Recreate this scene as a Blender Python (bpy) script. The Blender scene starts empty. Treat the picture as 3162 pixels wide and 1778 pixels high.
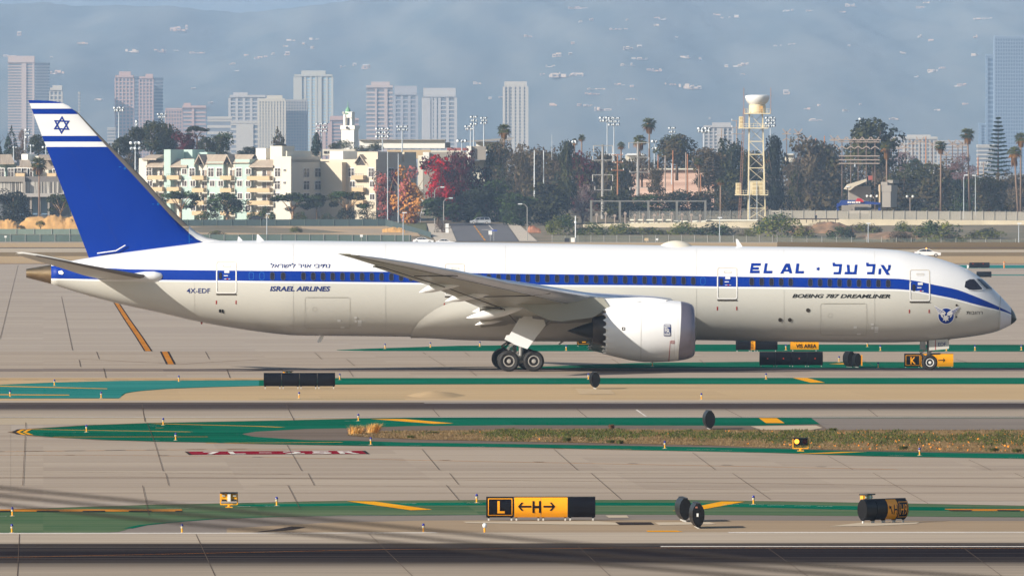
import bpy, bmesh, math, random
import numpy as np
from mathutils import Vector, Matrix
random.seed(7)
SC = bpy.context.scene
COL = SC.collection
R = math.radians
# ---------------------------------------------------------------- camera, sky, sun, exposure
F, HC, CX, HY = 36040.0, 11.15, 1581.0, 600.0      # focal length in photo pixels, eye height (m), vanishing column, horizon row
cam = bpy.data.cameras.new('camera'); camo = bpy.data.objects.new('camera', cam); COL.objects.link(camo)
camo.location = (0, 0, HC); camo.rotation_euler = (R(90), 0, 0)
cam.sensor_width = 36; cam.lens = F / 3162 * 36; cam.shift_y = -(889 - HY) / 3162
cam.clip_start = 1; cam.clip_end = 60000
cam.dof.use_dof = True; cam.dof.focus_distance = 740; cam.dof.aperture_fstop = 18
SC.camera = camo
SUN_EL, SUN_AZ = 25.0, 32.0      # elevation; angle of the light's travel, from +x (right) towards +y (away)
world = bpy.data.worlds.new('World'); SC.world = world; world.use_nodes = True
nt = world.node_tree; nt.nodes.clear()
sky = nt.nodes.new('ShaderNodeTexSky'); sky.sky_type = 'NISHITA'; sky.sun_disc = False
sky.sun_elevation = R(SUN_EL)
# direction towards the sun
sdir = Vector((-math.cos(R(SUN_EL)) * math.cos(R(SUN_AZ)), -math.cos(R(SUN_EL)) * math.sin(R(SUN_AZ)), math.sin(R(SUN_EL))))
sky.sun_rotation = math.atan2(sdir.x, sdir.y)
sky.air_density = 1.0; sky.dust_density = 1.0; sky.ozone_density = 1.0
bg = nt.nodes.new('ShaderNodeBackground'); bg.inputs[1].default_value = 0.07
out = nt.nodes.new('ShaderNodeOutputWorld')
nt.links.new(sky.outputs[0], bg.inputs[0]); nt.links.new(bg.outputs[0], out.inputs[0])
sl = bpy.data.lights.new('sun', 'SUN'); sl.energy = 4.9; sl.angle = R(0.5); sl.color = (1, 0.93, 0.83)
slo = bpy.data.objects.new('sun', sl); COL.objects.link(slo)
slo.rotation_euler = (-sdir).to_track_quat('-Z', 'Y').to_euler()
SC.view_settings.view_transform = 'Standard'; SC.view_settings.look = 'None'
SC.view_settings.gamma = 1; SC.view_settings.use_curve_mapping = False
SC.view_settings.exposure = 0.55
SC.cycles.use_denoising = True
SC.cycles.max_bounces = 6; SC.cycles.diffuse_bounces = 3; SC.cycles.glossy_bounces = 3
SC.cycles.volume_bounces = 4; SC.cycles.transparent_max_bounces = 12
SC.cycles.caustics_reflective = False; SC.cycles.caustics_refractive = False
SC.cycles.sample_clamp_indirect = 4

# ---------------------------------------------------------------- helpers
def W(px, py, D):
    "the point at distance D that the photograph shows at pixel px, py"
    return Vector(((px - CX) * D / F, D, HC + (HY - py) * D / F))
def G(px, py, z=0.0):
    "the point of the level ground (height z) at that pixel"
    return W(px, py, F * (HC - z) / (py - HY))
def lin(c):
    return tuple(((v / 255) / 12.92 if v / 255 <= 0.04045 else ((v / 255 + 0.055) / 1.055) ** 2.4) for v in c)
def interp(x, tab):
    return float(np.interp(x, [t[0] for t in tab], [t[1] for t in tab]))

MATS = {}
def mat(name, col, rough=0.6, metal=0.0, var=0.0, scale=1.0, col2=None, coat=0.0, emit=None, stretch=(1, 1, 1), bump=0.0, spec=0.5, detail=4, coord='Object', contrast=(0.3, 0.7)):
    "procedural material; with var or col2 a noise mixes the colour with a second one"
    if name in MATS: return MATS[name]
    m = bpy.data.materials.new(name); m.use_nodes = True
    t = m.node_tree; b = t.nodes['Principled BSDF']
    b.inputs['Roughness'].default_value = rough; b.inputs['Metallic'].default_value = metal
    b.inputs['Specular IOR Level'].default_value = spec
    if coat: b.inputs['Coat Weight'].default_value = coat; b.inputs['Coat Roughness'].default_value = 0.08
    if emit: b.inputs['Emission Color'].default_value = (*emit[0], 1); b.inputs['Emission Strength'].default_value = emit[1]
    if var or col2 is not None:
        if col2 is None: col2 = tuple(min(1, c * (1 - var)) for c in col); col = tuple(min(1, c * (1 + var)) for c in col)
        tc = t.nodes.new('ShaderNodeTexCoord'); mp = t.nodes.new('ShaderNodeMapping'); mp.inputs['Scale'].default_value = stretch
        n = t.nodes.new('ShaderNodeTexNoise'); n.inputs['Scale'].default_value = scale; n.inputs['Detail'].default_value = detail
        cr = t.nodes.new('ShaderNodeValToRGB')
        cr.color_ramp.elements[0].position, cr.color_ramp.elements[1].position = contrast
        cr.color_ramp.elements[0].color = (*col, 1); cr.color_ramp.elements[1].color = (*col2, 1)
        t.links.new(tc.outputs[coord], mp.inputs[0]); t.links.new(mp.outputs[0], n.inputs[0])
        t.links.new(n.outputs[0], cr.inputs[0]); t.links.new(cr.outputs[0], b.inputs['Base Color'])
        if bump:
            bp = t.nodes.new('ShaderNodeBump'); bp.inputs['Strength'].default_value = bump
            t.links.new(n.outputs[0], bp.inputs['Height']); t.links.new(bp.outputs[0], b.inputs['Normal'])
    else:
        b.inputs['Base Color'].default_value = (*col, 1)
    MATS[name] = m
    return m

class MB:
    "collects shapes and links them as one mesh object"
    def __init__(s): s.v = []; s.f = []; s.m = []
    def add(s, vs, fs, m=0):
        o = len(s.v); s.v += [tuple(v) for v in vs]; s.f += [tuple(i + o for i in f) for f in fs]
        s.m += ([m] * len(fs) if isinstance(m, int) else list(m)); return s
    def quad(s, a, b, c, d, m=0): return s.add([a, b, c, d], [(0, 1, 2, 3)], m)
    def poly(s, pts, m=0): return s.add(pts, [tuple(range(len(pts)))], m)
    def box(s, c, d, rz=0.0, m=0, top=1.0, taper_x=None):
        x, y, z = d[0] / 2, d[1] / 2, d[2] / 2; tx = top if taper_x is None else taper_x
        ca, sa = math.cos(rz), math.sin(rz); vs = []
        for k, (i, j, l) in enumerate(((-1,-1,-1),(1,-1,-1),(1,1,-1),(-1,1,-1),(-1,-1,1),(1,-1,1),(1,1,1),(-1,1,1))):
            fx, fy = (tx, top) if l > 0 else (1, 1)
            px, py = i * x * fx, j * y * fy
            vs.append((c[0] + px * ca - py * sa, c[1] + px * sa + py * ca, c[2] + l * z))
        return s.add(vs, [(0,3,2,1),(4,5,6,7),(0,1,5,4),(1,2,6,5),(2,3,7,6),(3,0,4,7)], m)
    def bar(s, a, b, w, m=0, h=None):
        "square bar between two points"
        a, b = Vector(a), Vector(b); d = (b - a).normalized(); h = h or w
        u = d.cross(Vector((0, 0, 1)))
        u = Vector((1, 0, 0)) if u.length < 1e-4 else u.normalized()
        n = u.cross(d).normalized(); vs = []
        for p in (a, b):
            for i, j in ((-1,-1),(1,-1),(1,1),(-1,1)): vs.append(p + u * (i * w / 2) + n * (j * h / 2))
        return s.add(vs, [(0,3,2,1),(4,5,6,7),(0,1,5,4),(1,2,6,5),(2,3,7,6),(3,0,4,7)], m)
    def tube(s, path, r, n=8, m=0, cap=True):
        path = [Vector(p) for p in path]; rs = r if isinstance(r, (list, tuple)) else [r] * len(path)
        vs, fs = [], []
        for i, p in enumerate(path):
            d = (path[min(i + 1, len(path) - 1)] - path[max(i - 1, 0)]).normalized()
            u = d.cross(Vector((0, 1, 0.001))); u = Vector((1, 0, 0)) if u.length < 1e-3 else u.normalized(); w = d.cross(u)
            for k in range(n):
                a = 2 * math.pi * k / n; vs.append(p + (u * math.cos(a) + w * math.sin(a)) * rs[i])
        for i in range(len(path) - 1):
            for k in range(n): fs.append((i*n+k, i*n+(k+1)%n, (i+1)*n+(k+1)%n, (i+1)*n+k))
        if cap: fs += [tuple(range(n))[::-1], tuple(range((len(path)-1)*n, len(path)*n))]
        return s.add(vs, fs, m)
    def lathe(s, prof, n=16, m=0, axis='z', o=(0, 0, 0), mats=None):
        "prof: list of (radius, height along the axis)"
        vs, fs, ms = [], [], []
        for r, h in prof:
            for k in range(n):
                a = 2 * math.pi * k / n; c, q = r * math.cos(a), r * math.sin(a)
                p = {'z': (c, q, h), 'y': (c, h, q), 'x': (h, c, q)}[axis]
                vs.append((p[0] + o[0], p[1] + o[1], p[2] + o[2]))
        for i in range(len(prof) - 1):
            for k in range(n): fs.append((i*n+k, i*n+(k+1)%n, (i+1)*n+(k+1)%n, (i+1)*n+k)); ms.append(mats[i] if mats else m)
        return s.add(vs, fs, ms)
    def prism(s, poly, a, b, fn, m=0):
        "poly of 2-D points, fn(u, v, w) gives the point; w runs from a to b"
        n = len(poly); vs = [fn(u, v, a) for u, v in poly] + [fn(u, v, b) for u, v in poly]
        return s.add(vs, [tuple(range(n))[::-1], tuple(range(n, 2*n))] + [(i, (i+1)%n, n+(i+1)%n, n+i) for i in range(n)], m)
    def grid(s, rows, m=0, closed=False):
        n = len(rows[0]); vs = [p for r in rows for p in r]; fs = []; ms = []
        for i in range(len(rows) - 1):
            for k in range(n if closed else n - 1):
                fs.append((i*n+k, i*n+(k+1)%n, (i+1)*n+(k+1)%n, (i+1)*n+k)); ms.append(m(i, k) if callable(m) else m)
        return s.add(vs, fs, ms)
    def mesh(s, name, mats, smooth=False, fix=True):
        me = bpy.data.meshes.new(name); me.from_pydata(s.v, [], s.f)
        for x in (mats if isinstance(mats, (list, tuple)) else [mats]): me.materials.append(x)
        me.polygons.foreach_set('material_index', s.m)
        if fix:
            bm = bmesh.new(); bm.from_mesh(me); bmesh.ops.recalc_face_normals(bm, faces=bm.faces); bm.to_mesh(me); bm.free()
        if smooth:
            me.polygons.foreach_set('use_smooth', [True] * len(me.polygons))
            if smooth is not True: me.set_sharp_from_angle(angle=R(smooth))
        me.update(); return me
    def build(s, name, mats, parent=None, smooth=False, loc=None, fix=True):
        return link(name, s.mesh(name, mats, smooth, fix), parent, loc)

def link(name, me, parent=None, loc=None):
    o = bpy.data.objects.new(name, me); COL.objects.link(o)
    if parent: o.parent = parent
    if loc is not None: o.location = loc
    return o
def tag(o, label=None, cat=None, group=None, kind=None):
    if label: o['label'] = label
    if cat: o['category'] = cat
    if group: o['group'] = group
    if kind: o['kind'] = kind
    return o
def thing(name, label, cat, loc=(0, 0, 0), rz=0.0, group=None):
    o = bpy.data.objects.new(name, None); COL.objects.link(o); o.location = loc; o.rotation_euler = (0, 0, rz)
    o.empty_display_size = 0.3
    return tag(o, label, cat, group)
def dup(root, loc, label, rz=None, scale=None, group=None):
    def cp(o, par):
        c = o.copy(); COL.objects.link(c)
        if par: c.parent = par
        for ch in o.children: cp(ch, c)
        return c
    r = cp(root, None); r.location = loc; r['label'] = label
    if rz is not None: r.rotation_euler = (0, 0, rz)
    if scale is not None: r.scale = scale if isinstance(scale, (tuple, list)) else (scale,) * 3
    if group: r['group'] = group
    return r
def text2d(s, bold=0.0, shear=0.0):
    "outline of a line of writing: 2-D points and faces, scaled to the unit height of its own box"
    cu = bpy.data.curves.new('t', 'FONT'); cu.body = s; cu.offset = bold; cu.shear = shear; cu.resolution_u = 3
    o = bpy.data.objects.new('t', cu); COL.objects.link(o)
    bpy.context.view_layer.update()
    me = bpy.data.meshes.new_from_object(o.evaluated_get(bpy.context.evaluated_depsgraph_get()))
    vs = [(v.co.x, v.co.y) for v in me.vertices]; fs = [tuple(p.vertices) for p in me.polygons]
    bpy.data.objects.remove(o); bpy.data.curves.remove(cu); bpy.data.meshes.remove(me)
    x0, y0 = min(v[0] for v in vs), min(v[1] for v in vs); x1, y1 = max(v[0] for v in vs), max(v[1] for v in vs)
    return [((x - x0) / (x1 - x0), (y - y0) / (y1 - y0)) for x, y in vs], fs
def decal(name, polys, fn, m, parent, cut=None, cutx=None):
    "flat shapes (lists of 2-D vertices with faces) laid on a surface by fn(u, v); cut: spacing of extra horizontal cuts"
    bm = bmesh.new()
    for vs, fs in polys:
        b = [bm.verts.new((x, y, 0)) for x, y in vs]
        for f in fs:
            try: bm.faces.new([b[i] for i in f])
            except ValueError: pass
    if cut:
        ys = [v.co.y for v in bm.verts]; y = min(ys) + cut
        while y < max(ys):
            bmesh.ops.bisect_plane(bm, geom=bm.verts[:] + bm.edges[:] + bm.faces[:], plane_co=(0, y, 0), plane_no=(0, 1, 0)); y += cut
    if cutx:
        xs = [v.co.x for v in bm.verts]; x = min(xs) + cutx
        while x < max(xs):
            bmesh.ops.bisect_plane(bm, geom=bm.verts[:] + bm.edges[:] + bm.faces[:], plane_co=(x, 0, 0), plane_no=(1, 0, 0)); x += cutx
    for v in bm.verts: v.co = fn(v.co.x, v.co.y)
    me = bpy.data.meshes.new(name); bm.to_mesh(me); bm.free(); me.materials.append(m)
    return link(name, me, parent)
def P(*pts): return (list(pts), [tuple(range(len(pts)))])
def ring(outer, inner):
    n = len(outer); return (list(outer) + list(inner), [(i, (i+1) % n, n + (i+1) % n, n + i) for i in range(n)])
def rrect(x0, y0, x1, y1, r, n=4):
    o = []
    for cx, cy, a in ((x1-r, y1-r, 0), (x0+r, y1-r, 90), (x0+r, y0+r, 180), (x1-r, y0+r, 270)):
        for k in range(n + 1): t = R(a + 90 * k / n); o.append((cx + r * math.cos(t), cy + r * math.sin(t)))
    return o
def ell(cx, cy, rx, ry, n=20): return [(cx + rx * math.cos(2*math.pi*k/n), cy + ry * math.sin(2*math.pi*k/n)) for k in range(n)]
# ================================================================ ground, runways, paint, terrain
SK = R(2.3)                    # the field's long axis is turned this much from the picture plane
def struct(o, label=None): o['kind'] = 'structure'; return o
CONC = lin((172, 161, 149)); 
def pave(name, c1, c2, sc=0.02, st=(0.12, 1, 1), rough=0.85, contrast=(0.35, 0.68)):
    "pavement: long streaks along the traffic direction, blotches and fine grain"
    if name in MATS: return MATS[name]
    m = bpy.data.materials.new(name); m.use_nodes = True; t = m.node_tree; b = t.nodes['Principled BSDF']
    b.inputs['Roughness'].default_value = rough; b.inputs['Specular IOR Level'].default_value = 0.0
    tc = t.nodes.new('ShaderNodeTexCoord'); L = t.links.new
    def noise(scale, stretch, detail=5):
        mp = t.nodes.new('ShaderNodeMapping'); mp.inputs['Scale'].default_value = stretch; mp.inputs['Rotation'].default_value = (0, 0, -SK)
        n = t.nodes.new('ShaderNodeTexNoise'); n.inputs['Scale'].default_value = scale; n.inputs['Detail'].default_value = detail
        L(tc.outputs['Object'], mp.inputs[0]); L(mp.outputs[0], n.inputs[0]); return n
    a = noise(sc, (0.25, 1, 1)); s = noise(0.45, (0.02, 1, 1), 6); g = noise(1.3, (0.5, 1, 1), 6)
    ad = t.nodes.new('ShaderNodeMath'); ad.operation = 'MULTIPLY_ADD'; ad.inputs[1].default_value = 0.5
    mu = t.nodes.new('ShaderNodeMath'); mu.operation = 'MULTIPLY'; mu.inputs[1].default_value = 0.35
    L(a.outputs[0], mu.inputs[0]); L(s.outputs[0], ad.inputs[0]); L(mu.outputs[0], ad.inputs[2])
    a2 = t.nodes.new('ShaderNodeMath'); a2.operation = 'MULTIPLY_ADD'; a2.inputs[1].default_value = 0.15
    L(g.outputs[0], a2.inputs[0]); L(ad.outputs[0], a2.inputs[2])
    cr = t.nodes.new('ShaderNodeValToRGB'); cr.color_ramp.elements[0].position, cr.color_ramp.elements[1].position = contrast
    cr.color_ramp.elements[0].color = (*c1, 1); cr.color_ramp.elements[1].color = (*c2, 1)
    # slabs differ a little in tone, and tyres have left long darker streaks
    mp = t.nodes.new('ShaderNodeMapping'); mp.inputs['Rotation'].default_value = (0, 0, -SK); mp.inputs['Scale'].default_value = (1 / 7.6, 1 / 7.6, 0); fl = t.nodes.new('ShaderNodeVectorMath'); fl.operation = 'FLOOR'; wn = t.nodes.new('ShaderNodeTexWhiteNoise')
    L(tc.outputs['Object'], mp.inputs[0]); L(mp.outputs[0], fl.inputs[0]); L(fl.outputs[0], wn.inputs[0])
    a3 = t.nodes.new('ShaderNodeMath'); a3.operation = 'MULTIPLY_ADD'; a3.inputs[1].default_value = 0.14; L(wn.outputs[0], a3.inputs[0]); L(a2.outputs[0], a3.inputs[2])
    a4 = t.nodes.new('ShaderNodeMath'); a4.operation = 'SUBTRACT'; a4.inputs[1].default_value = 0.07; L(a3.outputs[0], a4.inputs[0]); L(a4.outputs[0], cr.inputs[0])
    k = noise(0.35, (0.008, 1, 1), 4); sr = t.nodes.new('ShaderNodeValToRGB'); sr.color_ramp.elements[0].position, sr.color_ramp.elements[1].position = 0.55, 0.8
    sr.color_ramp.elements[0].color = (1, 1, 1, 1); sr.color_ramp.elements[1].color = (0.62, 0.58, 0.56, 1); L(k.outputs[0], sr.inputs[0])
    mx = t.nodes.new('ShaderNodeMix'); mx.data_type = 'RGBA'; mx.blend_type = 'MULTIPLY'; mx.inputs[0].default_value = 1; L(cr.outputs[0], mx.inputs[6]); L(sr.outputs[0], mx.inputs[7]); L(mx.outputs[2], b.inputs['Base Color'])
    MATS[name] = m; return m
def k3(c, f): return tuple(min(0.9, v * f * g) for v, g in zip(lin(c), (.91, .86, .79)))
M_CONC = pave('concrete', k3((160, 149, 139), 1), k3((180, 169, 157), 1))
M_BEIGE = pave('pale_concrete', k3((176, 164, 146), 1), k3((190, 177, 157), 1))
M_APRON = pave('apron_concrete', k3((165, 156, 149), 1), k3((184, 175, 165), 1))
M_SOIL = pave('sandy_soil', k3((180, 158, 127), 1), k3((197, 174, 140), 1), rough=0.95)
M_SOIL2 = pave('brown_soil', k3((150, 134, 116), 1), k3((168, 151, 130), 1), rough=0.95)
M_DIRT = pave('dry_earth', k3((118, 104, 82), 1), k3((160, 140, 108), 1), sc=0.1)
M_ASPH = pave('asphalt', k3((112, 102, 96), 1), k3((128, 118, 110), 1))
M_ASPH2 = pave('grey_asphalt', k3((124, 118, 116), 1), k3((142, 135, 130), 1))
M_TEAL = pave('green_paint', k3((0, 84, 66), 1), k3((16, 116, 94), 1), rough=0.7)
M_TEAL2 = pave('blue_green_paint', k3((30, 120, 118), 1), k3((58, 140, 138), 1), rough=0.7)
M_GREEN = pave('faded_green_paint', k3((50, 94, 68), 1), k3((104, 120, 94), 1), rough=0.8)
M_YEL = pave('yellow_paint', k3((226, 152, 22), 1), k3((240, 176, 44), 1), rough=0.7)
M_ORG = pave('worn_yellow_paint', k3((176, 112, 40), 1), k3((206, 140, 60), 1))
M_WHITE = pave('white_paint', k3((205, 202, 200), 1), k3((232, 230, 228), 1))
M_BLACK = pave('black_paint', k3((44, 42, 46), 1), k3((66, 60, 60), 1))
M_JOINT = pave('joint_filler', k3((84, 74, 70), 1), k3((110, 98, 90), 1))
M_SEAM = pave('seam_brown', k3((128, 104, 86), 1), k3((150, 128, 106), 1))
M_RED = pave('red_paint', k3((128, 24, 44), 1), k3((150, 40, 60), 1))
M_PATCH = pave('pale_patch', k3((184, 172, 155), 1), k3((198, 186, 168), 1))

def area(name, px, z, m): 
    mb = MB(); mb.poly([G(x, y, z) for x, y in px]); return struct(mb.build(name, m))
def areas(name, polys, z, m):
    mb = MB()
    for px in polys: mb.poly([G(x, y, z) for x, y in px])
    return struct(mb.build(name, m))
def band(name, top, bot, z, m, n=40, x0=-1500, x1=4700):
    "strip between two edge lines given as lists of (px, py)"
    mb = MB(); xs = np.linspace(max(x0, top[0][0]), min(x1, top[-1][0]), n)
    mb.grid([[G(x, interp(x, top), z) for x in xs], [G(x, max(interp(x, bot), interp(x, top) + 0.02), z) for x in xs]])
    return struct(mb.build(name, m))
def strokes(name, lines, z, m):
    "painted lines or seams: (width in metres, [(px, py), ...])"
    mb = MB()
    for w, pts in lines:
        p = [G(x, y, z) for x, y in pts]
        for a, b in zip(p, p[1:]):
            d = (b - a).normalized(); q = Vector((-d.y, d.x, 0)) * (w / 2); mb.quad(a - q, b - q, b + q, a + q)
    return struct(mb.build(name, m))

gb = MB(); gb.grid([[(x, y, 0) for x in np.linspace(-1300, 1300, 14)] for y in (150, 300, 500, 800, 1200, 1800, 2400, 2738)])
struct(gb.build('ground', M_APRON))
# far field north of the apron: bands of soil, service road, dry grass
E = [(-1500, 0), (4700, 0)]
def flat(y0, y1): return [(-1500, y0), (4700, y0)], [(-1500, y1), (4700, y1)]
for nm, y0, y1, m in (('soil_strip', 749.5, 765, M_SOIL), ('service_road', 765, 779, M_PATCH), ('dry_grass_strip', 779, 791, M_DIRT),
                      ('soil_strip', 791, 814, M_SOIL), ('road_edge', 764, 766.5, M_JOINT), ('road_edge', 813, 815, M_SEAM)):
    t, b = flat(y0, y1); band(nm, t, b, 0.004 if nm != 'road_edge' else 0.009, m)
band('dry_grass_strip', [(2400, 742), (4700, 742)], [(2400, 771), (4700, 771)], 0.008, pave('brown_grass', k3((110, 92, 62), 1), k3((142, 120, 84), 1), sc=0.1))
band('painted_shoulder', [(2500, 818.5), (4700, 819)], [(2500, 828), (4700, 828.5)], 0.004, M_TEAL2)
band('painted_shoulder', [(2700, 847.5), (4700, 848.5)], [(2700, 850.5), (4700, 852)], 0.004, M_TEAL2)
# taxiway behind and under the aircraft
band('taxiway', [(-1500, 1085), (4700, 1085)], [(-1500, 1190), (4700, 1190)], 0.004, M_CONC)
band('painted_shoulder', [(1040, 1080), (1100, 1077), (1200, 1074), (1400, 1067), (1800, 1063), (2400, 1063), (4700, 1066)],
     [(1040, 1081), (1100, 1083), (1800, 1084), (2600, 1085), (4700, 1084)], 0.008, M_TEAL)
band('painted_shoulder', [(1560, 1136), (1800, 1126), (2000, 1119), (2400, 1116), (4700, 1122)], [(1560, 1137), (1800, 1136.5), (2400, 1136), (4700, 1137)], 0.008, M_TEAL)
band('dark_streak', [(-1500, 1138), (4700, 1138)], [(-1500, 1146), (4700, 1146)], 0.008, pave('dark_marks', k3((98, 92, 96), 1), k3((150, 140, 134), 1)))  # darker band along the taxiway at the aircraft's wheels
# strip of soil between the taxiway and the far runway, with its green shoulder
band('soil_strip', [(-1500, 1166), (4700, 1166)], [(-1500, 1238), (4700, 1238)], 0.006, M_SOIL)
band('painted_shoulder', [(-1500, 1191), (0, 1187.5), (93, 1183), (168, 1180), (373, 1175), (800, 1173), (1035, 1166.5), (4700, 1165)],
     [(-1500, 1230), (378, 1229.5), (380, 1218), (392, 1212), (440, 1206), (528, 1199.5), (650, 1195), (800, 1191.3), (1040, 1187), (1590, 1185.6), (4700, 1184.6)], 0.012, M_TEAL2 if False else M_TEAL, n=290)
band('painted_shoulder', [(-1500, 1192), (0, 1188.5), (93, 1184), (168, 1181), (373, 1176), (800, 1174)],
     [(-1500, 1229), (376, 1228.5), (378, 1217), (392, 1211), (440, 1205), (528, 1198.5), (650, 1194), (800, 1190.3)], 0.016, M_TEAL2, n=290)
areas('taxiway_marking', [[(-200, 1189), (0, 1190.5), (331, 1198.6), (331, 1200.2), (0, 1192.6), (-200, 1191.5)], [(-200, 1215.5), (214, 1218), (214, 1220), (-200, 1218)],
      [(2447.5, 1166), (2492.5, 1166), (2547, 1180.5), (2502, 1180.5)], [(2560, 1123), (2640, 1118.5), (2640, 1121), (2610, 1124.5)]], 0.021, M_YEL)
mb_e = [(0.3, [(-200, 1171.5), (1035, 1171.2)])]; strokes('taxiway_edge_marking', mb_e, 0.022, M_ORG)
strokes('taxiway_edge_marking', [(0.32, [(x, 1171.4), (x + 46, 1171.4)]) for x in range(-20, 830, 93)], 0.027, M_BLACK)
# orange taxi line that runs towards the aircraft's tail
strokes('taxi_line', [(0.6, [(350, 920), (392, 985), (430, 1040), (458, 1083.5)]), (0.66, [(508, 1085), (528, 1124)])], 0.012, M_BLACK)
strokes('taxi_line', [(0.38, [(350, 920), (392, 985), (430, 1040), (458, 1083.5)]), (0.38, [(508, 1085), (528, 1124)])], 0.017, M_ORG)
strokes('taxi_line', [(0.18, [(-100, 1103), (250, 1108), (520, 1122), (560, 1124), (680, 1116), (800, 1110), (1300, 1100), (1800, 1093)]), (0.15, [(-100, 1148), (320, 1144.5), (800, 1139)]),
                      (0.15, [(3130, 985), (3300, 990)]), (0.16, [(1700, 1133), (2100, 1122), (2900, 1120), (3300, 1115)])], 0.012, M_SEAM)
# far runway
def runway(name, d0, d1, bandlo, bandhi, dark):
    c = Vector((0, (d0 + d1) / 2, 0)); h = (d1 - d0) / 2
    m = bpy.data.materials.new(name + '_concrete'); m.use_nodes = True; t = m.node_tree; b = t.nodes['Principled BSDF']; L = t.links.new
    b.inputs['Roughness'].default_value = 0.85; b.inputs['Specular IOR Level'].default_value = 0.0
    tc = t.nodes.new('ShaderNodeTexCoord'); sp = t.nodes.new('ShaderNodeSeparateXYZ'); L(tc.outputs['Object'], sp.inputs[0])
    def noise(scale, st, det=6):
        mp = t.nodes.new('ShaderNodeMapping'); mp.inputs['Scale'].default_value = st
        n = t.nodes.new('ShaderNodeTexNoise'); n.inputs['Scale'].default_value = scale; n.inputs['Detail'].default_value = det
        L(tc.outputs['Object'], mp.inputs[0]); L(mp.outputs[0], n.inputs[0]); return n
    def math_(op, a, v=None, c_=None):
        q = t.nodes.new('ShaderNodeMath'); q.operation = op
        for i, s in enumerate((a, v, c_)):
            if s is None: continue
            if isinstance(s, (int, float)): q.inputs[i].default_value = s
            else: L(s, q.inputs[i])
        return q.outputs[0]
    n1 = noise(0.5, (0.03, 1, 1)); n2 = noise(1.6, (0.012, 1, 1))
    wob = math_('MULTIPLY_ADD', n1.outputs[0], 5.0, sp.outputs[1]); wob = math_('SUBTRACT', wob, 2.5)
    mr = t.nodes.new('ShaderNodeMapRange'); mr.inputs[1].default_value = -h; mr.inputs[2].default_value = h; L(wob, mr.inputs[0])
    cr = t.nodes.new('ShaderNodeValToRGB'); e = cr.color_ramp.elements
    f = lambda v: (v + h) / (2 * h)
    e[0].position = 0; e[0].color = (0.12, 0.12, 0.12, 1); e[1].position = 1; e[1].color = (0.05, 0.05, 0.05, 1)
    for v, g in ((bandlo - 7, 0.3), (bandlo, 0.92), ((bandlo + bandhi) / 2, 1.0), (bandhi - 1.2, 0.85), (bandhi + 0.8, 0.06)):
        q = e.new(f(v)); q.color = (g, g, g, 1)
    L(mr.outputs[0], cr.inputs[0])
    st = math_('MULTIPLY_ADD', n2.outputs[0], 0.8, 0.62)
    fac = math_('MULTIPLY', cr.outputs[0], st); fac = math_('MINIMUM', fac, 1.0)
    mx = t.nodes.new('ShaderNodeMix'); mx.data_type = 'RGBA'
    g2 = noise(0.9, (0.1, 1, 1)); cb = t.nodes.new('ShaderNodeValToRGB')
    cb.color_ramp.elements[0].position, cb.color_ramp.elements[1].position = 0.35, 0.65
    cb.color_ramp.elements[0].color = (*lin((166, 152, 136)), 1); cb.color_ramp.elements[1].color = (*lin((182, 167, 148)), 1)
    L(g2.outputs[0], cb.inputs[0])
    L(fac, mx.inputs[0]); L(cb.outputs[0], mx.inputs[6]); mx.inputs[7].default_value = (*lin(dark), 1)
    L(mx.outputs[2], b.inputs['Base Color'])
    mb = MB(); mb.grid([[(x, y, 0) for x in np.linspace(-1250, 1250, 10)] for y in (-h, h)])
    o = struct(mb.build(name, m)); o.location = (0, c.y, 0.02); o.rotation_euler = (0, 0, SK); return o
runway('far_runway', 584.9, 631.8, -1, 17, (66, 58, 58))
runway('near_runway', 324.0, 384.8, 0, 19, (34, 31, 36))
K_ = F * HC
strokes('runway_marking', [(0.9, [(-200, 1287.2), (1180, 1287.2), (1600, 1286.8), (3400, 1286)]), (0.8, [(1310, 1243.4), (3400, 1243.0)]),
                           (0.75, [(2040, 1685.8), (3400, 1686)]), (0.9, [(-200, 1645.5), (900, 1644.5), (1350, 1643)]), (0.9, [(2250, 1642.5), (3400, 1641.5)]),
                           (0.1, [(1965, 1264), (1995, 1285)])], 0.026, M_WHITE)
strokes('centre_line', [(0.12, [(-100, 1722), (665, 1706), (1200, 1695), (2000, 1690), (3300, 1692)])], 0.026, M_ORG)
strokes('runway_shoulder_line', [(0.35, [(800, 1231), (1250, 1231.3)]), (0.35, [(2200, 1234.5), (3400, 1236)])], 0.014, M_TEAL)
# leaf shaped painted island between the far runway and the near taxiway
UP = [(33, 1333), (60, 1327), (100, 1322), (250, 1312), (450, 1305), (800, 1298), (883, 1296.5), (1101, 1291), (1256, 1289), (2100, 1289), (4700, 1289)]
LO = [(33, 1333.5), (60, 1340), (100, 1345), (150, 1349), (310, 1358), (480, 1363), (640, 1366), (800, 1370.5), (1101, 1376), (1590, 1381), (1891, 1388), (2380, 1397.5), (2673, 1408), (3162, 1416), (4700, 1420)]
band('concrete_strip', [(-1500, 1289), (4700, 1289)], [(-1500, 1310), (4700, 1310)], 0.004, M_BEIGE)
band('painted_island', UP, LO, 0.008, M_TEAL, n=290)
strokes('island_edge_marking', [(0.32, [(x, y + 0.5) for x, y in UP[:8]]), (0.3, [(x, y - 0.5) for x, y in LO])], 0.013, M_SEAM)
areas('island_tip_marking', [[(36, 1333), (52, 1325), (78, 1323), (56, 1333), (84, 1342), (52, 1340)]], 0.014, M_BLACK)
for dx in (14, 34): areas('island_tip_marking', [[(36 + dx, 1333), (50 + dx, 1325.5), (66 + dx, 1324), (46 + dx, 1333), (70 + dx, 1342.5), (52 + dx, 1340.5)]], 0.019 + dx * 0.0002, M_YEL)
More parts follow.
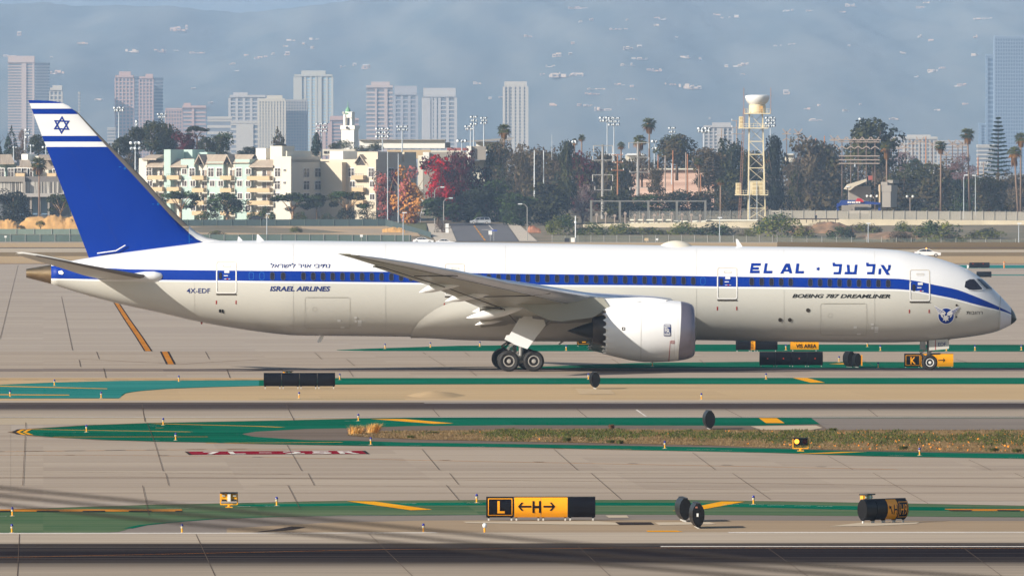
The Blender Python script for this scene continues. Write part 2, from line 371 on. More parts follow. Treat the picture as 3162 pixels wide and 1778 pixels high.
strokes('island_marking', [(0.5, [(88, 1324.6), (588, 1332.4)]), (0.5, [(165, 1348), (642, 1347.6)]), (0.45, [(475, 1307), (790, 1315), (868, 1318.2)]), (0.5, [(637, 1367), (900, 1365.5), (1056, 1364.3)]),
                           (0.3, [(480, 1320), (505, 1320)]), ], 0.013, M_YEL)
areas('island_marking', [[(1144, 1292.5), (1250, 1292.8), (1400, 1306), (1340, 1307.5)], [(2343, 1289.6), (2399, 1290), (2422.6, 1305.4), (2365, 1305.4)], [(2446, 1400.5), (2600, 1394), (2680, 1393.6), (2560, 1399)]], 0.014, M_YEL)
band('asphalt_island', [(749, 1339), (770, 1335), (790, 1332), (945, 1323.6), (1101, 1321), (1256, 1315), (1590, 1312), (2320, 1313.6), (2530, 1309), (4700, 1309)],
     [(749, 1339.5), (770, 1345), (790, 1348), (945, 1358), (1101, 1360), (1256, 1365), (1590, 1370), (1891, 1374.4), (2380, 1383.6), (2673, 1393), (3162, 1400.7), (4700, 1404)], 0.013, M_ASPH, n=290)
area('grey_shoulder', [(2505, 1290), (4700, 1290), (4700, 1326), (2560, 1326), (2532, 1309)], 0.018, M_ASPH2)
area('pale_patch', [(2318, 1315), (2520, 1312.5), (2540, 1320), (2500, 1327), (2350, 1326)], 0.022, M_PATCH)
# near taxiway and its markings
band('taxiway', LO, [(33, 1546), (4700, 1546)], 0.0045, M_CONC)
area('taxiway', [(-1500, 1310), (33.5, 1310), (33.5, 1560), (-1500, 1560)], 0.0045, M_CONC)
strokes('taxi_line', [(0.3, [(-100, 1394.8), (400, 1389), (800, 1386), (1590, 1384.2), (1950, 1386)]), (0.22, [(-100, 1404), (440, 1405.5), (800, 1410), (1100, 1416), (1590, 1425.5), (2380, 1440.5), (2770, 1448.5)])], 0.0095, M_ORG)
strokes('taxi_line', [(0.24, [(-100, 1473), (380, 1471), (800, 1475), (1590, 1482), (2380, 1492), (3300, 1505)]), (0.16, [(-100, 1462), (800, 1462), (2380, 1459), (3300, 1459.5)]),
                      (0.14, [(-100, 1453), (900, 1463)]), (0.14, [(800, 1496), (1590, 1503), (2380, 1512)])], 0.0095, M_SEAM)
strokes('taxi_line', [(0.34, [(x, 1393.6 - (x + 50) * 0.011), (x + 62, 1393.6 - (x + 112) * 0.011)]) for x in range(-50, 760, 125)] + [(0.26, [(x, 1404 + max(0, x - 440) * 0.017), (x + 30, 1404 + max(0, x - 410) * 0.017)]) for x in range(200, 2600, 290)], 0.0145, M_BLACK)
# red surface sign with white writing
rs = [(570, 1393.2), (1128, 1390.5), (1141, 1400.2), (582, 1402.5)]
area('surface_sign', rs, 0.0195, M_RED)
areas('surface_sign_edge', [[(570, 1393.2), (580, 1393.2), (592, 1402.5), (582, 1402.5)], [(1118, 1390.5), (1128, 1390.5), (1141, 1400.2), (1131, 1400.2)]], 0.0245, M_BLACK)
mbt = MB()
for s, u0, u1 in (('7', 0.1, 0.19), ('L', 0.235, 0.32), ('-', 0.40, 0.47), ('2', 0.535, 0.645), ('5', 0.69, 0.80), ('R', 0.84, 0.95)):
    v, f = text2d(s, 0.03)
    A, B, C_, D_ = [G(x, y, 0.0295) for x, y in rs]
    def uv(u, w): return (A.lerp(B, u)).lerp(D_.lerp(C_, u), 1 - w)
    mbt.add([uv(u0 + (u1 - u0) * x, (0.44 + 0.12 * y) if s == '-' else 0.1 + 0.8 * y) for x, y in v], f)
struct(mbt.build('surface_sign_lettering', M_WHITE))
# near painted island in front of the near taxiway
band('painted_island', [(-1500, 1576), (0, 1572), (185, 1566), (473, 1557), (679, 1553), (1060, 1544.6), (1500, 1542.5), (2110, 1542), (2637, 1550), (3162, 1560), (4700, 1565)],
     [(-1500, 1645), (300, 1645), (380, 1640), (395, 1630), (450, 1618), (617, 1603), (1060, 1589), (1840, 1587), (2400, 1590), (3162, 1596), (4700, 1599)], 0.0095, M_GREEN, n=290)
strokes('island_edge_marking', [(0.16, [(-100, 1574), (0, 1572), (185, 1566), (473, 1557), (679, 1553), (1060, 1544.6), (1500, 1542.5), (2110, 1542), (2637, 1550), (3162, 1560)])], 0.0145, M_SEAM)
band('fresh_green_stripe', [(700, 1557), (850, 1555), (1100, 1552), (1500, 1550), (2110, 1551), (2637, 1561), (3162, 1568), (4700, 1570)],
     [(700, 1561), (850, 1563), (1100, 1560.5), (1500, 1559), (2110, 1560), (2637, 1573), (3162, 1578), (4700, 1580)], 0.0145, M_TEAL, n=120)
strokes('fresh_green_stripe', [(0.3, [(395, 1630), (440, 1620), (560, 1608), (700, 1598), (900, 1592), (1500, 1588)])], 0.0145, M_TEAL)
areas('island_marking', [[(1071, 1546), (1157, 1547), (1335.5, 1572), (1268.6, 1574)], [(2228, 1547), (2299.5, 1547.6), (2172, 1571), (2077, 1576), (2139, 1565)], [(1995, 1637), (2090, 1637), (2110, 1640.5), (2000, 1640.5)]], 0.0195, M_YEL)
band('dashed_marking', [(-1500, 1571.6), (562, 1571.2)], [(-1500, 1578.6), (562, 1578)], 0.0195, M_ORG)
areas('dashed_marking', [[(x, 1575.2), (x + 70, 1575), (x + 70, 1578.8), (x, 1579)] for x in (-30, 113, 255, 398)] + [[(541, 1575), (562, 1575), (562, 1578.4), (541, 1578.4)]], 0.0245, M_BLACK)
band('dashed_marking', [(2918, 1569.5), (4700, 1572.5)], [(2918, 1572), (2950, 1576), (4700, 1579)], 0.0195, M_ORG)
areas('dashed_marking', [[(x, 1573), (x + 75, 1573.4), (x + 70, 1576.6), (x + 5, 1576)] for x in (2928, 3077)], 0.0245, M_BLACK)
strokes('white_dashes', [(0.1, [(x, y), (x + w, y)]) for x, y, w in ((515, 1567.5, 85), (815, 1561, 50), (735, 1562, 40), (1236, 1553.5, 50), (1440, 1551.5, 50), (2088, 1555, 46), (2232, 1556, 50), (2313, 1557, 46), (2370, 1558.5, 52), (2453, 1560, 50), (2521, 1562, 50), (0, 1593, 22),
                                 (1064, 1299, 40), (1159, 1298, 38), (460, 1313.3, 24), (225, 1334, 10), (470, 1359, 24), (1107, 1371.6, 28), (1262, 1374.6, 40), (1458, 1378.4, 40), (2120, 1387, 88), (2220, 1390, 40), (2745, 1404.5, 45), (3115, 1413, 45))], 0.0245, M_WHITE)
# shoulder between the near island and the near runway
band('asphalt_shoulder', [(-1500, 1600), (617, 1601), (1060, 1588.5), (1840, 1586.5), (2400, 1589.5), (4700, 1598)], [(-1500, 1646), (4700, 1642)], 0.0045, M_ASPH2, n=120)
band('soil_strip', [(700, 1630), (1000, 1613), (1300, 1606), (1840, 1603), (2400, 1606), (4700, 1610)], [(700, 1646), (4700, 1643)], 0.0090, M_SOIL2, n=120)
areas('concrete_pad', [[(1430, 1609), (1845, 1608), (1900, 1612), (1912, 1619), (1740, 1618), (1440, 1613)], [(1870, 1590), (1935, 1590), (1942, 1597), (1880, 1597)], [(2022, 1611.5), (2190, 1610), (2210, 1617), (2035, 1620)],
                       [(2560, 1624), (2660, 1612), (2840, 1610), (2830, 1616), (2700, 1622)]], 0.0195, M_PATCH)
area('concrete_pad', [(1776, 1198.5), (1885, 1201.5), (1899, 1216.5), (1790, 1217)], 0.0195, pave('pad', k3((184, 164, 136), 1), k3((200, 180, 150), 1)))
areas('tyre_stain', [[(780, 1643), (900, 1634), (945, 1626), (900, 1624), (840, 1634)], [(1912, 1619), (2020, 1618), (2010, 1611), (1900, 1611)]], 0.0245, M_BLACK)
# expansion joints across the pavement
J = []
for s in ('77.7,1345,70,1497', '79,1303,79.5,1322', '438,1242,447.5,1301', '453.7,1304,477,1363', '477,1364,503.5,1453.5', '511,1460,520.6,1497', '439.8,1497.6,460,1590', '881.7,1245,908,1296.5', '886,1372.7,931.4,1452', '951,1460,969.6,1496.4',
          '888.8,1497,928,1573', '1330.8,1256,1357,1285.7', '1302.8,1385.7,1357,1450', '1388,1460,1416,1495', '1377.4,1496,1417.8,1543.6', '1775.8,1257.7,1811.5,1287', '1710.5,1385.7,1783.6,1450', '1824.6,1459,1919.4,1541.5', '2138,1396,2209,1449',
          '2260.7,1459,2380,1541', '2556,1406,2634,1449', '2696,1459,2865.5,1553', '2991,1418,3060,1450', '3134,1460,3200,1490', '60,1648,53,1790', '605,1648,665,1778', '1139,1646,1275,1778', '1784,1684,1886,1778', '2370,1690,2495,1778', '2975,1690,3095,1778',
          '56,818,0,1046', '189.6,915.6,223.8,1081', '297.7,1085,306,1107.7', '244,1110,248.6,1131.6', '320,1136,327,1166', '634,1085,646.5,1108', '700,1139,710,1166', '971.8,1088,993.6,1108', '1069.7,1108,1094.6,1128.5', '1306,1087,1315,1094', '1323,1099,1374,1130',
          '1435,1087,1450,1099', '1076,1141,1091.5,1162.7', '1448,1141,1472,1160', '1890,1108,1920,1127', '2160,1110,2180,1125', '2950,1108,3000,1122', '2660,1110,2700,1130', '2240,1262,2290,1287', '2680,1262,2710,1285', '3000,1560,3010,1565'):
    a, b, c, d = map(float, s.split(',')); J.append((0.036 if b < 1300 else 0.022, [(a, b), (c, d)]))
strokes('expansion_joints', J, 0.0300, M_JOINT)
# lane seams running along the apron and the taxiways
ss = []
rs_ = random.Random(3)
for y in (835, 868, 905, 938, 962, 990, 1010, 1031, 1056, 1108, 1122, 1131, 1150, 1158, 1424, 1449, 1455, 1497, 1520): ss.append((0.1 if y < 1100 else 0.05, [(x, y + (x - 1581) * -0.0008 + rs_.uniform(-.3, .3)) for x in range(-200, 3500, 300)]))
strokes('lane_seams', ss, 0.0300, pave('seam_grey', k3((146, 136, 127), 1), k3((158, 148, 138), 1)))
# low mound of sand beside the far runway
mb = MB(); c = G(1346, 1222, 0.0)
rr = random.Random(5); rows = []
for i in range(9):
    q = i / 8; rows.append([(c.x + q * 1.62 * math.cos(a) * (1 + .1 * math.sin(3*a)), c.y + q * 7.0 * math.sin(a), 0.004 + 0.25 * (1 - q * q) ** 1.4 + rr.uniform(-.012, .012) * (q < 1)) for a in np.linspace(0, 2*math.pi, 25)[:-1]])
mb.grid(rows, closed=True); struct(mb.build('sand_mound', M_SOIL, smooth=True))

# ---------------------------------------------------------------- terrain north of the field and the hills
TZ = [(2600, -0.4), (2738, 0.0), (2790, 1.75), (2860, 3.1), (2900, 4.3), (2950, 5.25), (3000, 5.8), (3100, 6.7), (3300, 7.5), (4500, 8.5), (8000, 13), (11500, 36), (12000, 58)]
def ridge(x, D):
    "height of the near hills at distance D (12 to 17.5 km); the crest is lower on the left"
    px = CX + x * F / D
    top = interp(px, [(-500, 30), (0, 25), (124, 14), (400, 18), (714, 36), (931, 24), (1056, 20), (1149, 6), (1300, -20), (1700, -90), (3600, -120)])
    zt = HC + (HY - top) * 17000 / F
    t = min(1, max(0, (D - 12000) / 5000))
    bump = 13 * math.sin(x * 0.0062 + D * 0.0005) * math.cos(x * .0021 - D * .0004) + 6 * math.sin(x * 0.027 - D * 0.0006) + 1.2 * math.sin(x * 0.07 + D * 0.004)
    return 58 + (zt - 58) * t ** 0.95 + bump * min(1, 3 * t) * (1 if t < 0.98 else 0.35)
def terr(x, D):
    if D <= 12000: return interp(D, TZ)
    return ridge(x, D)
mb = MB()
ds = list(np.linspace(2640, 3300, 34)) + [3600, 4500, 6000, 8000, 10000, 11500]
mb.grid([[(x, D, interp(D, TZ) + (0.12 * math.sin(x * .9 + D * .3) if 2745 < D < 3000 else 0)) for x in np.linspace(-1300, 1300, 200)] for D in ds])
struct(mb.build('terrain', mat('terrain_soil', lin((128, 110, 84)), 0.95, col2=lin((92, 86, 60)), scale=0.08, detail=6), smooth=True))
mb = MB(); rr = random.Random(11)
mb.grid([[(x, D, (terr(x, D) if D > 12000 else interp(D, TZ)) + (rr.uniform(-1.2, 1.2) if D > 12100 else 0)) for x in np.linspace(-1290, 1290, 240)] for D in list(np.linspace(11500, 17000, 80)) + [17150, 17400]])
M_HILL = mat('hillside_scrub', lin((72, 82, 82)), 0.95, col2=lin((104, 106, 100)), scale=0.016, detail=8, contrast=(0.36, 0.66), stretch=(1, .07, .3))
struct(mb.build('hills', M_HILL, smooth=True))
mb = MB()
mb.grid([[(x, D, 20 + (D - 17500) / 6000 * (HC + (HY + 34 + 8 * math.sin(x * .006)) * 23500 / F - 20)) for x in np.linspace(-1290, 1290, 90)] for D in np.linspace(17500, 23500, 20)])
struct(mb.build('distant_mountains', M_HILL, smooth=True))
# ================================================================ the aircraft
D0 = 740.0; cS, sS = math.cos(SK), math.sin(SK)
plane = thing('airliner', 'white wide-body airliner with a blue stripe along its windows and a blue tail fin, taxiing', 'airplane', (0, D0, 0), SK)
def L3(px, py, yl=0.0):
    "point of the aircraft (local frame) at lateral offset yl that the photograph shows at px, py"
    r = (px - CX) / F
    x = (r * D0 + r * yl * cS + yl * sS) / (cS - r * sS)
    wy = D0 + x * sS + yl * cS
    return Vector((x, yl, HC + (HY - py) * wy / F))
def lx(px): return L3(px, HY).x
P_WHITE = mat('white_gloss_paint', (0.80, 0.80, 0.80), 0.28, coat=0.5, var=0.03, scale=0.5, detail=6, stretch=(.25, 1, 1.5))
P_GREY = mat('light_grey_gloss_paint', lin((202, 200, 191)), 0.3, coat=0.4, var=0.02, scale=0.3, stretch=(0.3, 1, 1))
P_BLUE = mat('blue_gloss_paint', (0.0, 0.032, 0.28), 0.45, var=0.04, scale=0.5, spec=0.15)
P_NAVY = mat('navy_lettering', lin((10, 40, 110)), 0.4)
P_BLACKL = mat('black_lettering', (0.012, 0.012, 0.012), 0.4)
P_RADOME = mat('radome_white', (0.72, 0.72, 0.76), 0.35, coat=0.2, var=0.02, scale=1)
P_TIP = mat('black_rubber_coating', (0.008, 0.01, 0.012), 0.35)
P_METAL = mat('bare_metal_lip', (0.24, 0.22, 0.27), 0.4, metal=0.6, var=0.06, scale=1.5)
P_LE = mat('leading_edge_alloy', (0.66, 0.70, 0.80), 0.38, metal=0.75, var=0.05, scale=1)
P_FINLE = mat('grey_erosion_tape', lin((128, 120, 112)), 0.45, metal=0.3, var=0.05, scale=1)
P_BRONZE = mat('bronze_exhaust', (0.42, 0.30, 0.17), 0.35, metal=0.9, var=0.2, scale=1.2, stretch=(1, 4, 4))
P_DARKMET = mat('dark_exhaust_metal', (0.06, 0.05, 0.045), 0.45, metal=0.7, var=0.25, scale=1.5)
P_WINGUND = mat('wing_grey_paint', lin((160, 158, 146)), 0.42, var=0.03, scale=0.3)
P_GLASS = mat('dark_cabin_glass', (0.02, 0.018, 0.03), 0.12, coat=0.5)
P_FRAME = mat('beige_outline', lin((214, 204, 186)), 0.5)
P_FRAMEW = mat('pale_outline', (0.78, 0.77, 0.74), 0.45)
P_PANEL = mat('panel_line', lin((180, 177, 166)), 0.5)
P_RUBBER = mat('tyre_rubber', (0.014, 0.013, 0.013), 0.75, var=0.2, scale=3)
P_RIM = mat('wheel_rim', (0.55, 0.52, 0.48), 0.4, metal=0.5)
P_GEAR = mat('gear_steel', (0.34, 0.33, 0.31), 0.45, metal=0.5, var=0.15, scale=3)
P_HOSE = mat('black_hoses', (0.02, 0.02, 0.02), 0.6)
P_REDM = mat('red_marking', lin((170, 28, 24)), 0.5)
P_SILL = mat('dark_sill', lin((62, 54, 44)), 0.6)
P_PLATE = mat('service_plate', (0.78, 0.78, 0.76), 0.5)

TOP = [(81, 830), (158, 817), (222, 805), (272, 796), (400, 776), (584, 752), (660, 744.5), (800, 742.8), (1200, 746), (1580, 750.5), (2015, 757), (2362, 761.5), (2540, 763.5), (2673, 766.5), (2766, 772), (2828, 782), (2890, 796), (2952, 816), (2984, 830),
       (3015, 848.5), (3038, 866), (3061, 886), (3089, 914), (3108, 934), (3123.5, 952), (3133, 967), (3139.5, 985)]
BOT = [(81, 857), (158, 877), (233, 901), (311, 923), (373, 939), (497, 966), (622, 995), (700, 1009), (800, 1024), (860, 1031), (914, 1035.5), (1101, 1037.5), (1600, 1044), (2295, 1052), (2362, 1054), (2735, 1057), (2859, 1054), (2920, 1048.5), (2984, 1041), (3046, 1031),
       (3080, 1022), (3098, 1014.5), (3117, 1005), (3128, 998), (3136, 991), (3139.5, 986)]
HWT = [(81, .32), (158, .62), (311, 1.22), (497, 1.88), (622, 2.3), (790, 2.7), (900, 2.86), (1000, 2.89), (2650, 2.89), (2720, 2.86), (2800, 2.76), (2880, 2.56), (2950, 2.28), (3010, 1.95), (3060, 1.5), (3090, 1.16), (3110, .86), (3124, .58), (3134, .3), (3139.5, .02)]
ST = [(81, 821), (158, 821), (429, 831.7), (790, 836), (1219, 839.5), (1580, 845), (1937, 849), (2214, 853.5), (2362, 855.6), (2580, 857.5), (2735, 860), (2760, 860.6), (2810, 866), (2872, 878.5), (2942, 893), (3009, 917), (3089, 951.5), (3123, 968), (3140, 977)]
SB = [(81, 860), (158, 860), (339, 863), (665, 866), (790, 867.5), (1287, 873), (1704, 879.5), (1937, 880.5), (2276, 885.5), (2362, 886), (2642, 891), (2760, 893), (2810, 897), (2872, 909), (2942, 923), (3009, 940.6), (3089, 960), (3123, 972), (3140, 981)]
STN = sorted(set(list(range(158, 900, 21)) + list(range(900, 2660, 60)) + list(range(2660, 2900, 12)) + list(range(2900, 3120, 5)) + [3120]))
def pchip(tab):
    "smooth shape-preserving curve through a table"
    x = [t[0] for t in tab]; y = [t[1] for t in tab]; n = len(x); h = [x[i+1]-x[i] for i in range(n-1)]; d = [(y[i+1]-y[i])/h[i] for i in range(n-1)]
    m = [d[0]] + [0 if d[i-1]*d[i] <= 0 else (3*(h[i]+h[i-1]))/((2*h[i]+h[i-1])/d[i-1]+(h[i]+2*h[i-1])/d[i]) for i in range(1, n-1)] + [d[-1]]
    def f(q):
        q = min(max(q, x[0]), x[-1]); i = min(max(int(np.searchsorted(x, q)) - 1, 0), n - 2); t = (q - x[i]) / h[i]
        return (2*t**3-3*t*t+1)*y[i] + (t**3-2*t*t+t)*h[i]*m[i] + (-2*t**3+3*t*t)*y[i+1] + (t**3-t*t)*h[i]*m[i+1]
    return f
fTOP, fBOT, fHW, fST, fSB = pchip(TOP), pchip(BOT), pchip(HWT), pchip(ST), pchip(SB)
def sect(px):
    zt = L3(px, fTOP(px)).z; zb = L3(px, fBOT(px)).z
    return lx(px), (zt + zb) / 2, (zt - zb) / 2, fHW(px)
def ang(px, py):
    x, zc, hz, hw = sect(px); z = L3(px, py, -hw * 0.97).z
    return math.acos(max(-1, min(1, (z - zc) / hz)))
def ringpts(px, stripe=True):
    x, zc, hz, hw = sect(px)
    a1, a2, a3 = ang(px, fST(px)), ang(px, fSB(px)), ang(px, fSB(px) + (5.5 if px < 3060 else 4))
    a = list(np.linspace(0, a1, 11)) + list(np.linspace(a1, a2, 5))[1:] + [a3] + list(np.linspace(a3, math.pi, 15))[1:]
    near = [(x, -hw * math.sin(t), zc + hz * math.cos(t)) for t in a]
    far = [(x, hw * math.sin(t), zc + hz * math.cos(t)) for t in a[1:-1]][::-1]
    return near + far
rows = [ringpts(p) for p in STN]
def fmat(i, k):
    n = len(rows[0]); kk = k if k < 29 else n - 1 - k
    if kk < 10: return 0 if STN[i] < 3085 else 3
    if kk < 14: return 1
    if kk < 15: return 0
    return 2 if STN[i] < 3085 else 3
fb = MB(); fb.grid(rows, fmat, closed=True); fb.f.append(tuple(range(len(rows[0])))); fb.m.append(0)
fus = fb.build('fuselage', [P_WHITE, P_BLUE, P_GREY, P_RADOME], plane, smooth=True)
nb = MB(); NS = [3120, 3124, 3128, 3132, 3135.5, 3138, 3139.4]
nb.grid([ringpts(p) for p in NS], closed=True); nb.f.append(tuple(range(len(nb.v) - len(rows[0]), len(nb.v)))); nb.m.append(0)
nb.build('nose_tip', P_TIP, fus, smooth=True)
# bronze outlet of the auxiliary power unit
def simple_ring(px, f=1.0, n=28):
    x, zc, hz, hw = sect(px); return [(x, -hw * f * math.sin(2*math.pi*k/n), zc + hz * f * math.cos(2*math.pi*k/n)) for k in range(n)]
ab = MB(); ab.grid([simple_ring(158, 0.995), simple_ring(130), simple_ring(105), simple_ring(81), simple_ring(81, .8), simple_ring(110, .72)], lambda i, k: 0 if i < 4 else 1, closed=True)
ab.poly(simple_ring(110, .72), 1); ab.build('exhaust_cone', [P_BRONZE, P_DARKMET], plane, smooth=35)

def col(x): return CX + F * x * cS / (D0 + x * sS)
def skin(px, py, off=0.012):
    "point on the near (right) side of the fuselage"
    y = -2.0
    for _ in range(5):
        p = L3(px, py, y); x, zc, hz, hw = sect(min(max(col(p.x), 82), 3139)); q = max(-1, min(1, (p.z - zc) / hz)); y = -hw * math.sqrt(max(0, 1 - q * q))
    p = L3(px, py, y); x, zc, hz, hw = sect(min(max(col(p.x), 82), 3139)); q = max(-1, min(1, (p.z - zc) / hz))
    x2, zc2, hz2, hw2 = sect(min(col(p.x) + 4, 3139.3)); q2 = max(-1, min(1, (p.z - zc2) / hz2)); s_ = max(.01, x2 - x)
    # gradient of ((z-zc)/hz)^2 + (y/hw)^2 - 1
    g0 = q * q + (y / hw) ** 2; g1 = ((p.z - zc2) / hz2) ** 2 + (y / hw2) ** 2
    n = Vector(((g1 - g0) / s_, 2 * y / hw ** 2, 2 * (p.z - zc) / hz ** 2)); n = n.normalized() if n.length > 1e-6 else Vector((0, -1, 0))
    return p + n * off
def lay(name, polys, m, parent=None, cut=4, off=0.012): return decal(name, polys, lambda u, v: skin(u, v, off), m, parent or plane, cut, 5 if min(p[0] for p in polys[0][0]) > 2780 else None)
def textpoly(s, x0, y0, x1, y1, bold=0, shear=0, slope=0.0):
    v, f = text2d(s, bold, shear); return ([(x0 + a * (x1 - x0), y1 - b * (y1 - y0) + slope * a * (x1 - x0)) for a, b in v], f)
# cabin windows
wpx = [(841, 852.5), (874, 852.8)] + [(936.7 + 30.17 * k, 853 + .009 * 30.17 * k) for k in range(12)] + [(1298.9 + 30.17 * k, 856.5 + .27 * k) for k in range(7)] + [(1509.5 + 29.8 * k, 858 + .25 * k) for k in range(3)] + [(1599.3 + 30.07 * k, 858.5 + .5 * k) for k in range(19)]
wpx += [(2321, 870), (2351.7, 870.3), (2382, 870.8), (2411.7, 871), (2441.3, 871.5)] + [(2501.9 + 30.05 * k, 872.5 + .38 * k) for k in range(9)]
P_WFR = mat('window_surround', lin((64, 76, 112)), 0.5)
for x, y in wpx:
    w = lay('cabin_window', [P(*rrect(x - 6.4, y - 11.6, x + 6.4, y + 11.6, 5.6))], P_GLASS, cut=5, off=0.02)
    lay('window_frame', [ring(rrect(x - 7.3, y - 12.6, x + 7.3, y + 12.6, 6.2), rrect(x - 6.2, y - 11.4, x + 6.2, y + 11.4, 5.4))], P_WFR, w, cut=5, off=0.024)
for x, y in ((776, 852), (808.6, 852.4), (2170.5, 868)):
    lay('blanked_window', [ring(rrect(x - 7.5, y - 12, x + 7.5, y + 12, 6), rrect(x - 6.3, y - 10.8, x + 6.3, y + 10.8, 5))], mat('blue_outline', lin((20, 110, 190)), 0.5))
# doors
for x0, x1, y0, y1, red in ((2809, 2871, 832.6, 929, (2808, 2869, 961)), (2214.6, 2276, 825.5, 923, (2215, 2275, 952)), (1373.7, 1435, 814, 912.5, (1372, 1434, 941)), (668, 730, 807, 905, (668, 729, 933))):
    mid = interp((x0 + x1) / 2, ST)
    d = lay('cabin_door', [ring(rrect(x0, y0, x1, y1, 7), rrect(x0 + 2.1, y0 + 2.1, x1 - 2.1, y1 - 2.1, 5))], P_FRAME)
    lay('door_outline', [ring(rrect(x0 - .8, mid - 2, x1 + .8, y1 + .8, 7), rrect(x0 + 2.8, mid - 2, x1 - 2.8, y1 - 2.8, 5))], P_FRAMEW, d, off=0.022)
    lay('door_sill', [P((x0, y1 + 1), (x1, y1 + 1), (x1, y1 + 5.5), (x0, y1 + 5.5))], P_SILL, d, off=0.03)
    lay('door_handle', [ring(rrect(x0 + 20, y0 + 11.5, x0 + 44, y0 + 18, 3), rrect(x0 + 21.2, y0 + 12.7, x0 + 42.8, y0 + 16.8, 2))], P_FRAME, d, off=0.02)
    lay('door_window', [P(*rrect(x0 + 7.5, mid + 6, x0 + 17, mid + 27, 4))], P_GLASS, d, off=0.024)
    lay('door_instructions', [P((x0 + 25, mid + 1), (x0 + 40, mid + 1), (x0 + 40, mid + 8), (x0 + 25, mid + 8)), P((x0 + 23, mid + 15), (x0 + 36, mid + 15), (x0 + 36, mid + 17.5), (x0 + 23, mid + 17.5)),
                              P((x0 + 24, mid + 25.5), (x0 + 43, mid + 25.5), (x0 + 43, mid + 27), (x0 + 24, mid + 27))], P_FRAMEW, d, off=0.024)
    lay('door_status_lamp', [P(*ell(x0 + 34, mid + 26.3, 3, 2.2, 8))], P_REDM, d, off=0.03)
    for rx in red[:2]: lay('door_position_marking', [P((rx - 1.6, red[2] - 5.6), (rx + 1.6, red[2] - 5.6), (rx + 1.2, red[2] + 5.6), (rx - 2, red[2] + 5.6))], P_REDM)
# cargo doors and service plates
for x0, x1, y0, y1 in ((941, 1081, 917, 1013), (2533, 2676, 936, 1034)):
    d = lay('cargo_door', [ring(rrect(x0, y0, x1, y1, 6), rrect(x0 + 1.1, y0 + 1.1, x1 - 1.1, y1 - 1.1, 5))], P_PANEL, cut=6)
    lay('hinge_line', [P((x0 + 8, y0 - .6), (x1 - 8, y0 - .6), (x1 - 8, y0 + 1.8), (x0 + 8, y0 + 1.8))], P_SILL if x0 < 0 else P_PANEL, d, off=0.02)
    lay('inspection_port', [ring(ell(x0 + 30, y0 + 37, 7, 7), ell(x0 + 30, y0 + 37, 6.2, 6.2))], P_PANEL, d)
    for ax, ay, aw, ah in ((.72, .72, 10, 7), (.79, .945, 12, 4.5), (1.09, .63, 9, 6), (1.10, .74, 7, 7), (1.17, .74, 12, 7), (1.17, .82, 12, 4), (1.17, .88, 11, 4)):
        X, Y = x0 + ax * (x1 - x0), y0 + ay * (y1 - y0); lay('service_plate', [P((X, Y), (X + aw, Y), (X + aw, Y + ah), (X, Y + ah))], P_PLATE)
for x, y, r in ((2409, 987, 6), (2439, 987, 6), (2495, 957.5, 6.2)):
    lay('vent_port', [P(*ell(x, y, r, r))], P_SILL, off=0.02)
for x, y, r in ((2953.5, 942, 3.6), (2953, 978, 3)): lay('air_data_probe', [P(*ell(x, y, r, r, 12))], P_SILL, off=0.03)
lay('outflow_valve', [P((676, 955), (683, 954), (683, 964), (676, 964)), P((685, 955), (690, 955), (692, 968), (685, 964))], P_TIP, off=0.02)
lay('panel_seam', [P((3089, 913), (3090.4, 913.6), (3082, 1021), (3080.6, 1021))], P_PANEL, off=0.01)
for q in (0, 1): lay('skin_joint', [P((x, a), (x + 1.0, a), (x + 1.0, c), (x, c)) for x in (600, 905, 1190, 1560, 2150, 2420, 2700) for a, c in (((interp(x, TOP) + 8, interp(x, ST) - 3), (interp(x, SB) + 8, interp(x, BOT) - 14))[q],)], mat('skin_seam_%d' % q, lin((206, 204, 200)) if q == 0 else lin((192, 190, 181)), .5), cut=6, off=.006)
# lettering and marks
OX = 2362; OY = 740; kz = 800 / 2574
def Z(pts, dx=0): return P(*[(OX + (a + dx) * kz, OY + b * kz) for a, b in pts])
els = [Z([(2380,235),(2475,235),(2470,260),(2400,260),(2396,275),(2455,275),(2451,298),(2392,298),(2388,308),(2462,308),(2460,333),(2364,333)], -2516), Z([(2516,235),(2541,235),(2528,310),(2590,310),(2586,335),(2500,335)], -2516),
       Z([(150,338),(178,338),(235,240),(205,240)]), Z([(208,238),(245,238),(270,335),(243,335)]), Z([(195,297),(240,297),(243,318),(183,318)]), Z([(313,238),(340,238),(330,312),(388,312),(384,336),(300,336)])]
lam = [[(670,230),(695,230),(697,250),(672,250)], [(672,243),(765,243),(762,266),(674,266)], [(738,262),(763,262),(752,345),(727,345)], [(682,322),(735,322),(735,345),(680,345)]]
heb = [Z(p) for p in lam] + [Z(p, 333) for p in lam] + [Z([(812,250),(838,250),(844,324),(818,326)]), Z([(893,250),(918,248),(908,345),(882,345)]), Z([(792,321),(890,321),(890,345),(790,345)]),
       Z([(1146,252),(1178,252),(1242,350),(1208,350)]), Z([(1225,252),(1250,252),(1242,300),(1214,318),(1206,304),(1221,290)]), Z([(1130,290),(1154,288),(1150,345),(1125,345)])]
lay('airline_name', els, P_BLUE, off=0.02); 
hn = lay('hebrew_airline_name', heb[:3 + 1], P_BLUE, off=0.02)
for q in (heb[4:8], heb[8:11], heb[11:]): lay('hebrew_letter', q, P_BLUE, hn, off=0.02)
st6 = [(2526 + (7 if k % 2 == 0 else 3.4) * math.sin(math.pi * k / 6), 830.3 - (7 if k % 2 == 0 else 3.4) * math.cos(math.pi * k / 6)) for k in range(12)]
lay('small_star', [P(*st6)], P_BLUE, off=0.02)
lay('registration', [textpoly('4X-EDF', 576.6, 890, 649, 904.7, 0.012)], P_NAVY)
